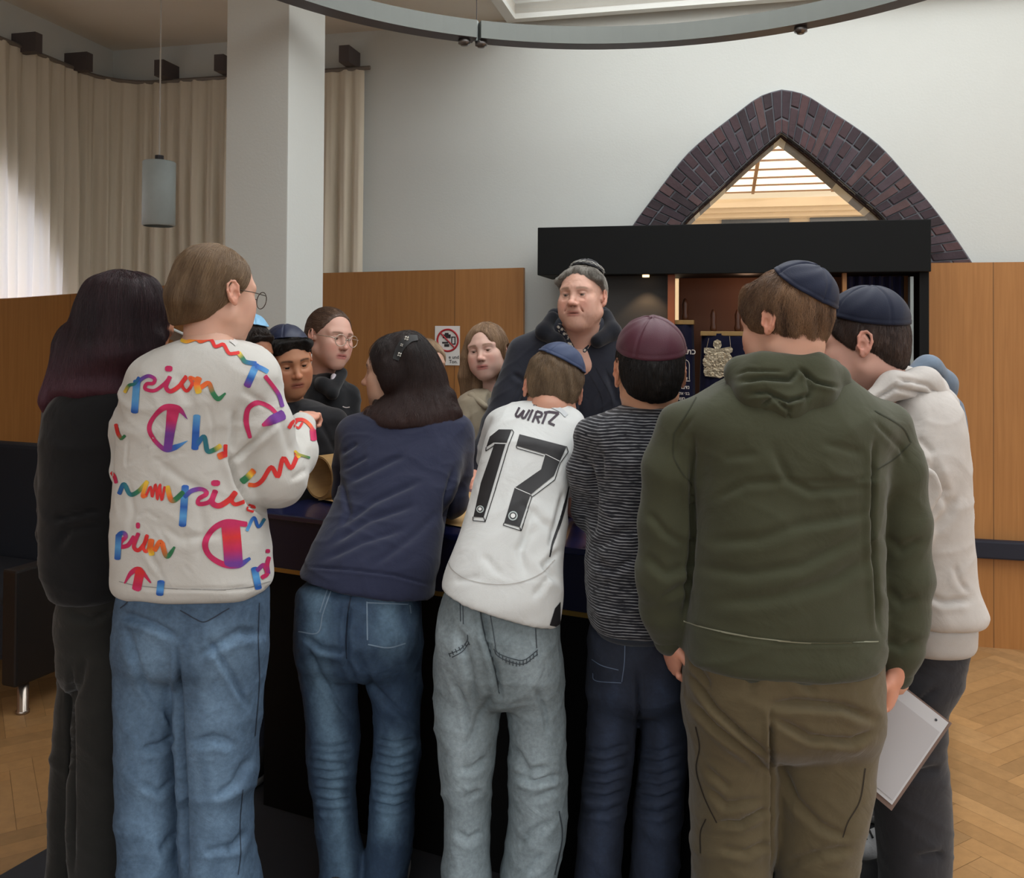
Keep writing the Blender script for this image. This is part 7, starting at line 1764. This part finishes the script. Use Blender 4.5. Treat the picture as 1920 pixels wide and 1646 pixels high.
def back_glassesgirl():
    P = Person('girl in black hoodie with round clear glasses and tied back hair, beside the white column', 618, 3.42); D = 3.42; sk = lin(216, 170, 152)
    H = Head(P, 617, 637, D, 132, 6, -6, .93, sk, brow=lin(130, 98, 80), lip=lin(186, 104, 100), neck_to=W(606, 728, D + .02), neck=.046, lids=.4)
    pr = H.hair_mass(.008, extra=[ell(H.L((0, -.115, .02)), (.03, .03, .04), .02)])
    pr += [H.cut((0, .074, .080), (0, .72, -.69), .008), H.cut((0, .050, .05), (0, .97, -.22), .01), H.cut((0, -.02, -.045), (0, .42, -.9), .01)]
    for sx in (-1, 1): pr.append(ell(H.L((sx * .088, -.006, .000)), np.array((.020, .024, .040)) * .93, .006, 'sub', H.A))
    o = P.part('hair', pr, M_hairb, .0036, noise=[(.0010, 80, 3, (1, .3, 1))], col=hair_col(lin(72, 54, 44), lin(116, 92, 76), H, 200, 'b'))
    H.strands(o, 7000, .08, 'back', 13, c1=lin(70, 52, 42), c2=lin(126, 100, 82), target=H.L((0, -.13, .02)), wave=.06, rad=.0005)
    H.glasses(mat('glasses_clear', srgb(196, 180, 164), .3, metal=.5), r=.024, y=.116, thick=.0016, z=.008)
    Mb = cloth('black_hoodie', srgb(26, 27, 30), .92, .05)
    tor = loft(rows_px([(940, 568, 670, D, .11), (830, 566, 664, D, .12), (770, 566, 662, D, .11), (735, 572, 658, D, .10), (712, 582, 645, D, .08), (698, 592, 630, D, .05)]), .02, 0, 2.4)
    o = P.part('hoodie', [tor, ell(W(618, 700, D - .08), (.022, .05, .05), .01, 'sub')] + chain([(655, 740, D, .038), (664, 830, D, .036), (664, 930, D, .03)], .02, .03) + chain([(575, 740, D, .038), (570, 830, D, .036)], .02, .03), Mb, .007, [([(600, 760), (630, 800)], 5, .004)])
    P.part('hood', [cone(W(588, 712, D + .02), .03, W(606, 722, D - .08), .026, .02), cone(W(606, 722, D - .08), .026, W(622, 738, D - .11), .02, .02), cone(W(640, 700, D - .02), .024, W(624, 738, D - .11), .018, .02)], Mb, .006, parent=o)
    P.part('shirt_collar', [cone(W(626, 706, D - .055), .012, W(624, 722, D - .075), .010, .01)], cloth('shirt_white', srgb(206, 198, 204), .9), .004)
    P.inner += [loft(rows_px([(705, 595, 628, D, .045), (930, 585, 650, D, .08)]), .02)] + chain([(655, 745, D, .026), (664, 930, D, .02)])
    add_hand(P, W(664, 935, D), (0, 0, -1), (1, 0, 0), sk, side=-1, size=.14, h=.0035)
    lower(P, 572, 665, 920, D, M_tr); P.finish(M_skin, sk)
    bv = bvh_of(o); print_strokes('printed_mark', o, [[(642, 762), (648, 764), (655, 763)]], mat('print_pale', srgb(190, 180, 176), .7), 1.8, .002, bv=bv)
back_glassesgirl()

def back_blondhidden():
    P = Person('fair-haired child almost hidden behind the girl in the navy sweater', 815, 3.72); D = 3.72; sk = lin(214, 172, 150)
    H = Head(P, 799, 690, D, 150, 8, 0, .90, sk, brow=lin(150, 120, 90), neck_to=W(808, 775, D), neck=.045)
    pr = H.hair_mass(.009) + [H.cut((0, .062, .07), (0, .85, -.53), .008)] + H.short_cuts(.05, -.03)[1:]
    o = P.part('hair', pr, M_hairs, .004, noise=[(.0012, 80, 3, (1, 1, .6))], col=hair_col(lin(148, 122, 96), lin(186, 160, 132), H, 140, 'x'))
    H.strands(o, 5000, .03, 'short', 14, c1=lin(140, 114, 88), c2=lin(200, 174, 144), rad=.0005)
    tor = loft(rows_px([(930, 755, 862, D, .10), (840, 752, 862, D, .11), (790, 760, 858, D, .10), (765, 780, 842, D, .06)]), .02, 0, 2.4)
    P.part('jumper', [tor], cloth('jumper_grey', srgb(60, 62, 70), .9), .010)
    P.inner += [loft(rows_px([(762, 795, 828, D, .04), (930, 770, 848, D, .08)]), .02)]
    lower(P, 760, 858, 915, D, M_tr); P.finish(M_skin, sk)
back_blondhidden()

def back_beigegirl():
    P = Person('girl with long light brown hair in a beige jacket, standing left of the older man', 910, 3.72); D = 3.72; sk = lin(226, 186, 170)
    H = Head(P, 914, 661, D, 196, 2, 8, .96, sk, brow=lin(150, 116, 92), lip=lin(192, 106, 100), neck_to=W(912, 750, D + .02), neck=.045, lids=.6, nose=.95, fat=.003)
    pr = H.hair_mass(.008)
    pr += [ell(H.L((0, .100, -.012)), np.array((.062, .060, .088)) * .96, .012, 'sub', H.A), ell(H.L((.004, .105, .045)), np.array((.044, .055, .056)) * .96, .012, 'sub', H.A)]
    hr = []
    for (pts, r0, r1) in (([(886, 636), (876, 668), (869, 705), (872, 748)], .026, .016), ([(893, 625), (880, 655), (872, 700), (884, 752)], .02, .010), ([(938, 632), (949, 668), (950, 710), (944, 752)], .022, .014), ([(942, 645), (956, 690), (955, 735)], .022, .018), ([(890, 690), (890, 730), (900, 745)], .026, .014)):
        n = len(pts)
        for i in range(n - 1): hr.append(cone(W(*pts[i], D - .01 + .012 * i * 0), r0 + (r1 - r0) * i / (n - 1), W(*pts[i + 1], D - .01), r0 + (r1 - r0) * (i + 1) / (n - 1), .018))
    hr.append(loft(rows_px([(745, 878, 950, D + .03, .045), (700, 876, 954, D + .04, .055), (650, 884, 950, D + .05, .06)]), .03))
    o = P.part('hair', pr[:3] + hr + pr[3:] + [ell(H.L((-.084, -.006, .000)), np.array((.016, .016, .030)), .006, 'sub', H.A)], M_hair, .0036, noise=[(.0018, 60, 2, (1, 1, .12)), (.0008, 160, 9, (1, 1, .08))], col=hair_col(lin(104, 78, 56), lin(160, 128, 98), H, 200, 'v'))
    H.strands(o, 9000, .11, 'long', 15, c1=lin(104, 78, 56), c2=lin(176, 144, 112), pts=7, wave=.10, rad=.0005)
    Mb = cloth('jacket_beige', srgb(178, 166, 144), .9, .06)
    tor = loft(rows_px([(960, 850, 952, D, .11), (880, 850, 952, D, .11), (800, 848, 950, D, .11), (765, 852, 944, D, .10), (742, 862, 932, D, .085), (726, 882, 918, D, .05)]), .02, 0, 2.5)
    o = P.part('jacket', [tor, ell(W(922, 742, D - .09), (.022, .05, .055), .012, 'sub')] + chain([(858, 775, D, .036), (854, 860, D - .02, .036), (872, 900, D - .14, .03)], .02, .03) + chain([(945, 775, D, .036), (950, 860, D, .036)], .02, .03), Mb, .006, [([(880, 770), (884, 860), (882, 900)], 4, .005), ([(855, 868), (900, 872)], 3, .004)])
    bv = bvh_of(o)
    print_strokes('zip', o, [[(934, 735), (925, 760), (918, 790), (914, 830)]], mat('zip_brass', srgb(120, 104, 84), .5), 2.2, .0015, bv=bv)
    P.part('undershirt', [loft(rows_px([(800, 908, 936, D - .07, .04), (765, 910, 934, D - .05, .04), (742, 906, 930, D - .01, .04)]), .01)], cloth('tshirt_grey', srgb(124, 122, 118), .9), .005)
    P.part('collar', [cone(W(884, 742, D - .06), .018, W(910, 762, D - .10), .012, .015)], Mb, .005, parent=o); P.part('collar', [cone(W(936, 738, D - .06), .018, W(930, 764, D - .10), .012, .015)], Mb, .005, parent=o)
    P.inner += [loft(rows_px([(735, 896, 930, D, .04), (950, 870, 935, D, .08)]), .02)] + chain([(858, 780, D, .025), (874, 902, D - .17, .02)])
    add_hand(P, W(874, 902, D - .15), (.6, -.8, 0), (0, 0, 1), sk, side=-1, size=.14, h=.0035)
    lower(P, 855, 948, 930, D, M_tr); P.finish(M_skin, sk)
back_beigegirl()

def back_oldman():
    P = Person('older man with grey hair in dark navy quilted jacket and small black kippah', 1075, 3.50); D = 3.34; sk = lin(212, 166, 146)
    H = Head(P, 1092, 562, D, 205, -2, 2, 1.0, sk, brow=lin(150, 120, 100), lip=lin(170, 104, 92), neck_to=W(1085, 650, D + .06), neck=.062, age=1, jaw=1.14, fat=.007, nose=1.28, lids=.4, ear=1.15)
    pr = H.hair_mass(.0085)
    for i_ in range(11):
        a_ = -.058 + i_ * .0115; pr.append(cone(H.L((a_ - .012, .045, .112 - abs(a_) * .25)), .009, H.L((a_ + .006, .078 - abs(a_) * .25, .094 - abs(a_) * .35 + .004 * (i_ % 3))), .0045, .006))
    for x, y, z, r in ((-.078, .022, .04, .018), (.078, .022, .04, .018), (.074, .03, .07, .02), (-.074, .03, .07, .02)): pr.append(ell(H.L((x, y, z)), (r, r, r * .7), .018, 'add', H.A))
    pr += [H.cut((0, .082, .084), (0, .50, -.86), .006), H.cut((0, .056, .04), (0, .97, -.22), .010)] + H.short_cuts(.05, -.040)[1:]
    o = P.part('hair', pr, M_hairs, .0034, noise=[(.0036, 45, 3, (1, 1, .35)), (.0014, 150, 4, (1, 1, .3))], col=hair_col(lin(104, 98, 90), lin(158, 152, 142), H, 150, 'v'))
    k = H.kippah(mat('velvet_black', srgb(16, 16, 22), .7), (-.06, -.30, .94), 40, .012, .022, 6, rot=.4)
    H.strands(o, 9000, .035, 'short', 16, c1=lin(84, 78, 70), c2=lin(190, 184, 174), wave=.3, rad=.0005, lift=.004)
    mb = MB(); ax = np.array((-.06, -.30, .94)); ax /= np.linalg.norm(ax); u = np.cross(ax, [0, 1, .2]); u /= np.linalg.norm(u); v = np.cross(ax, u); C = np.array([0, -.018, .042]); Rr = np.array([.074, .094, .082]) + .014
    for row, T in ((0, 39), (1, 35)):
        pts = []
        for i in range(72):
            ph = 2 * math.pi * i / 72; t = math.radians(T + 2.2 * math.sin(ph * 18 + row * 3)); d_ = ax * math.cos(t) + (u * math.cos(ph) + v * math.sin(ph)) * math.sin(t); r = 1 / np.linalg.norm(d_ / Rr) + .008 + .003 * row; pts.append(H.L(C + d_ * r))
        mb.tube(pts, .0013, 5, closed=True)
    mb.build('silver_trim', mat('silver_thread', srgb(190, 188, 182), .4, metal=.5), k)
    Mj = cloth('jacket_navy', srgb(36, 39, 50), .75, .06, .003)
    D2 = 3.50
    rows = [(1020, 955, 1200, D2 + .1, .14), (900, 945, 1196, D2 + .08, .15), (800, 945, 1192, D2 + .04, .155), (720, 952, 1190, D2, .15), (670, 962, 1184, D2 - .02, .14), (635, 985, 1172, D2 - .04, .12), (610, 1012, 1150, D2 - .05, .09), (592, 1040, 1130, D2 - .06, .06)]
    tor = loft(rows_px(rows), .02, 0, 2.4)
    aL = chain([(985, 665, D2 - .04, .072), (958, 745, D2 - .08, .070), (935, 800, D2 - .12, .064), (908, 850, D2 - .18, .052), (892, 880, D2 - .2, .040)], .02, .05); aR = chain([(1170, 665, D2 - .04, .072), (1188, 760, D2 - .06, .068), (1192, 850, D2 - .12, .06), (1160, 890, D2 - .25, .045)], .02, .05)
    o = P.part('jacket', [tor] + aL + aR + [ell(W(1074, 640, D2 - .20), (.040, .11, .085), .015, 'sub')], Mj, .0065, [([(1085, 700), (1088, 760), (1086, 850)], 3, .006), ([(1000, 700), (975, 760), (960, 800)], 6, .006), ([(960, 700), (990, 720)], 5, .005), ([(945, 770), (975, 790)], 5, .005), ([(1140, 700), (1160, 760)], 6, .005)], [(.003, 12, 71, (1, 1, 1))])
    bv = bvh_of(o)
    ql = [[(1100 + 18 * i, 690), (1130 + 18 * i, 760), (1100 + 18 * i, 830)] for i in range(4)] + [[(1040 - 18 * i, 700), (1010 - 18 * i, 770), (1040 - 18 * i, 840)] for i in range(4)]
    print_strokes('quilting', o, ql, mat('quilt_thread', srgb(24, 26, 36), .8), 1.4, .001, bv=bv)
    Mc = cloth('corduroy_collar', srgb(20, 22, 30), .95, .04, .001)
    P.part('collar', [cone(W(1036, 596, D2 - .08), .026, W(1020, 622, D2 - .13), .030, .02), cone(W(1020, 622, D2 - .13), .030, W(1045, 640, D2 - .175), .026, .02), cone(W(1045, 640, D2 - .175), .024, W(1058, 650, D2 - .18), .014, .02), cone(W(1136, 592, D2 - .06), .026, W(1148, 622, D2 - .12), .032, .02), cone(W(1148, 622, D2 - .12), .032, W(1120, 640, D2 - .17), .026, .02), cone(W(1040, 592, D2), .03, W(1132, 590, D2), .03, .02)], Mc, .006, parent=o)
    Ms = mat('shirt_check', srgb(200, 196, 186), .8); N, L, p = nodes_of(Ms); vv = N.new('ShaderNodeTexVoronoi'); vv.inputs['Scale'].default_value = 85; tc = N.new('ShaderNodeTexCoord'); L.new(tc.outputs['Object'], vv.inputs['Vector'])
    rp = N.new('ShaderNodeValToRGB'); rp.color_ramp.elements[0].position = .42; rp.color_ramp.elements[0].color = srgb(205, 200, 188); rp.color_ramp.elements[1].position = .5; rp.color_ramp.elements[1].color = srgb(34, 36, 48)
    L.new(vv.outputs['Distance'], rp.inputs[0]); L.new(rp.outputs[0], p.inputs['Base Color'])
    P.part('shirt', [cone(W(1049, 612, D2 - .17), .012, W(1082, 672, D2 - .155), .013, .01), cone(W(1122, 600, D2 - .15), .012, W(1088, 672, D2 - .155), .013, .01), cone(W(1085, 670, D2 - .15), .016, W(1086, 720, D2 - .14), .016, .01)], Ms, .004)
    ch = [cone(W(1072, 612, D2 - .12), .040, W(1084, 655, D2 - .125), .026, .03)]; Fd, lo = solve(ch, .006); V, Q = surface_nets(Fd, lo, .006); P.addbody(V, Q, np.tile(np.array(sk) * np.array([1, .86, .82]), (len(V), 1)))
    P.inner += [loft(rows_px([(620, 1050, 1120, D2 - .04, .06), (1000, 990, 1160, D2 + .08, .10)]), .02)] + chain([(985, 670, D2 - .04, .05), (910, 850, D2 - .18, .035), (888, 886, D2 - .22, .026)]) + chain([(1170, 670, D2 - .04, .05), (1192, 850, D2 - .12, .04), (1150, 895, D2 - .28, .03)])
    add_hand(P, W(890, 888, D2 - .22), W(868, 908, D2 - .34) - W(890, 888, D2 - .22), (0, -.2, 1), sk, side=-1, size=.18, curl=(.3, .35, .4, .45), h=.003)
    add_hand(P, W(1150, 893, D2 - .28), (-.5, -.8, -.1), (0, 0, 1), sk, side=1, size=.18, curl=(.3, .35, .4, .45), h=.003)
    lower(P, 975, 1170, 1000, D2 + .1, M_tr, .13); P.finish(M_skin, sk)
back_oldman()
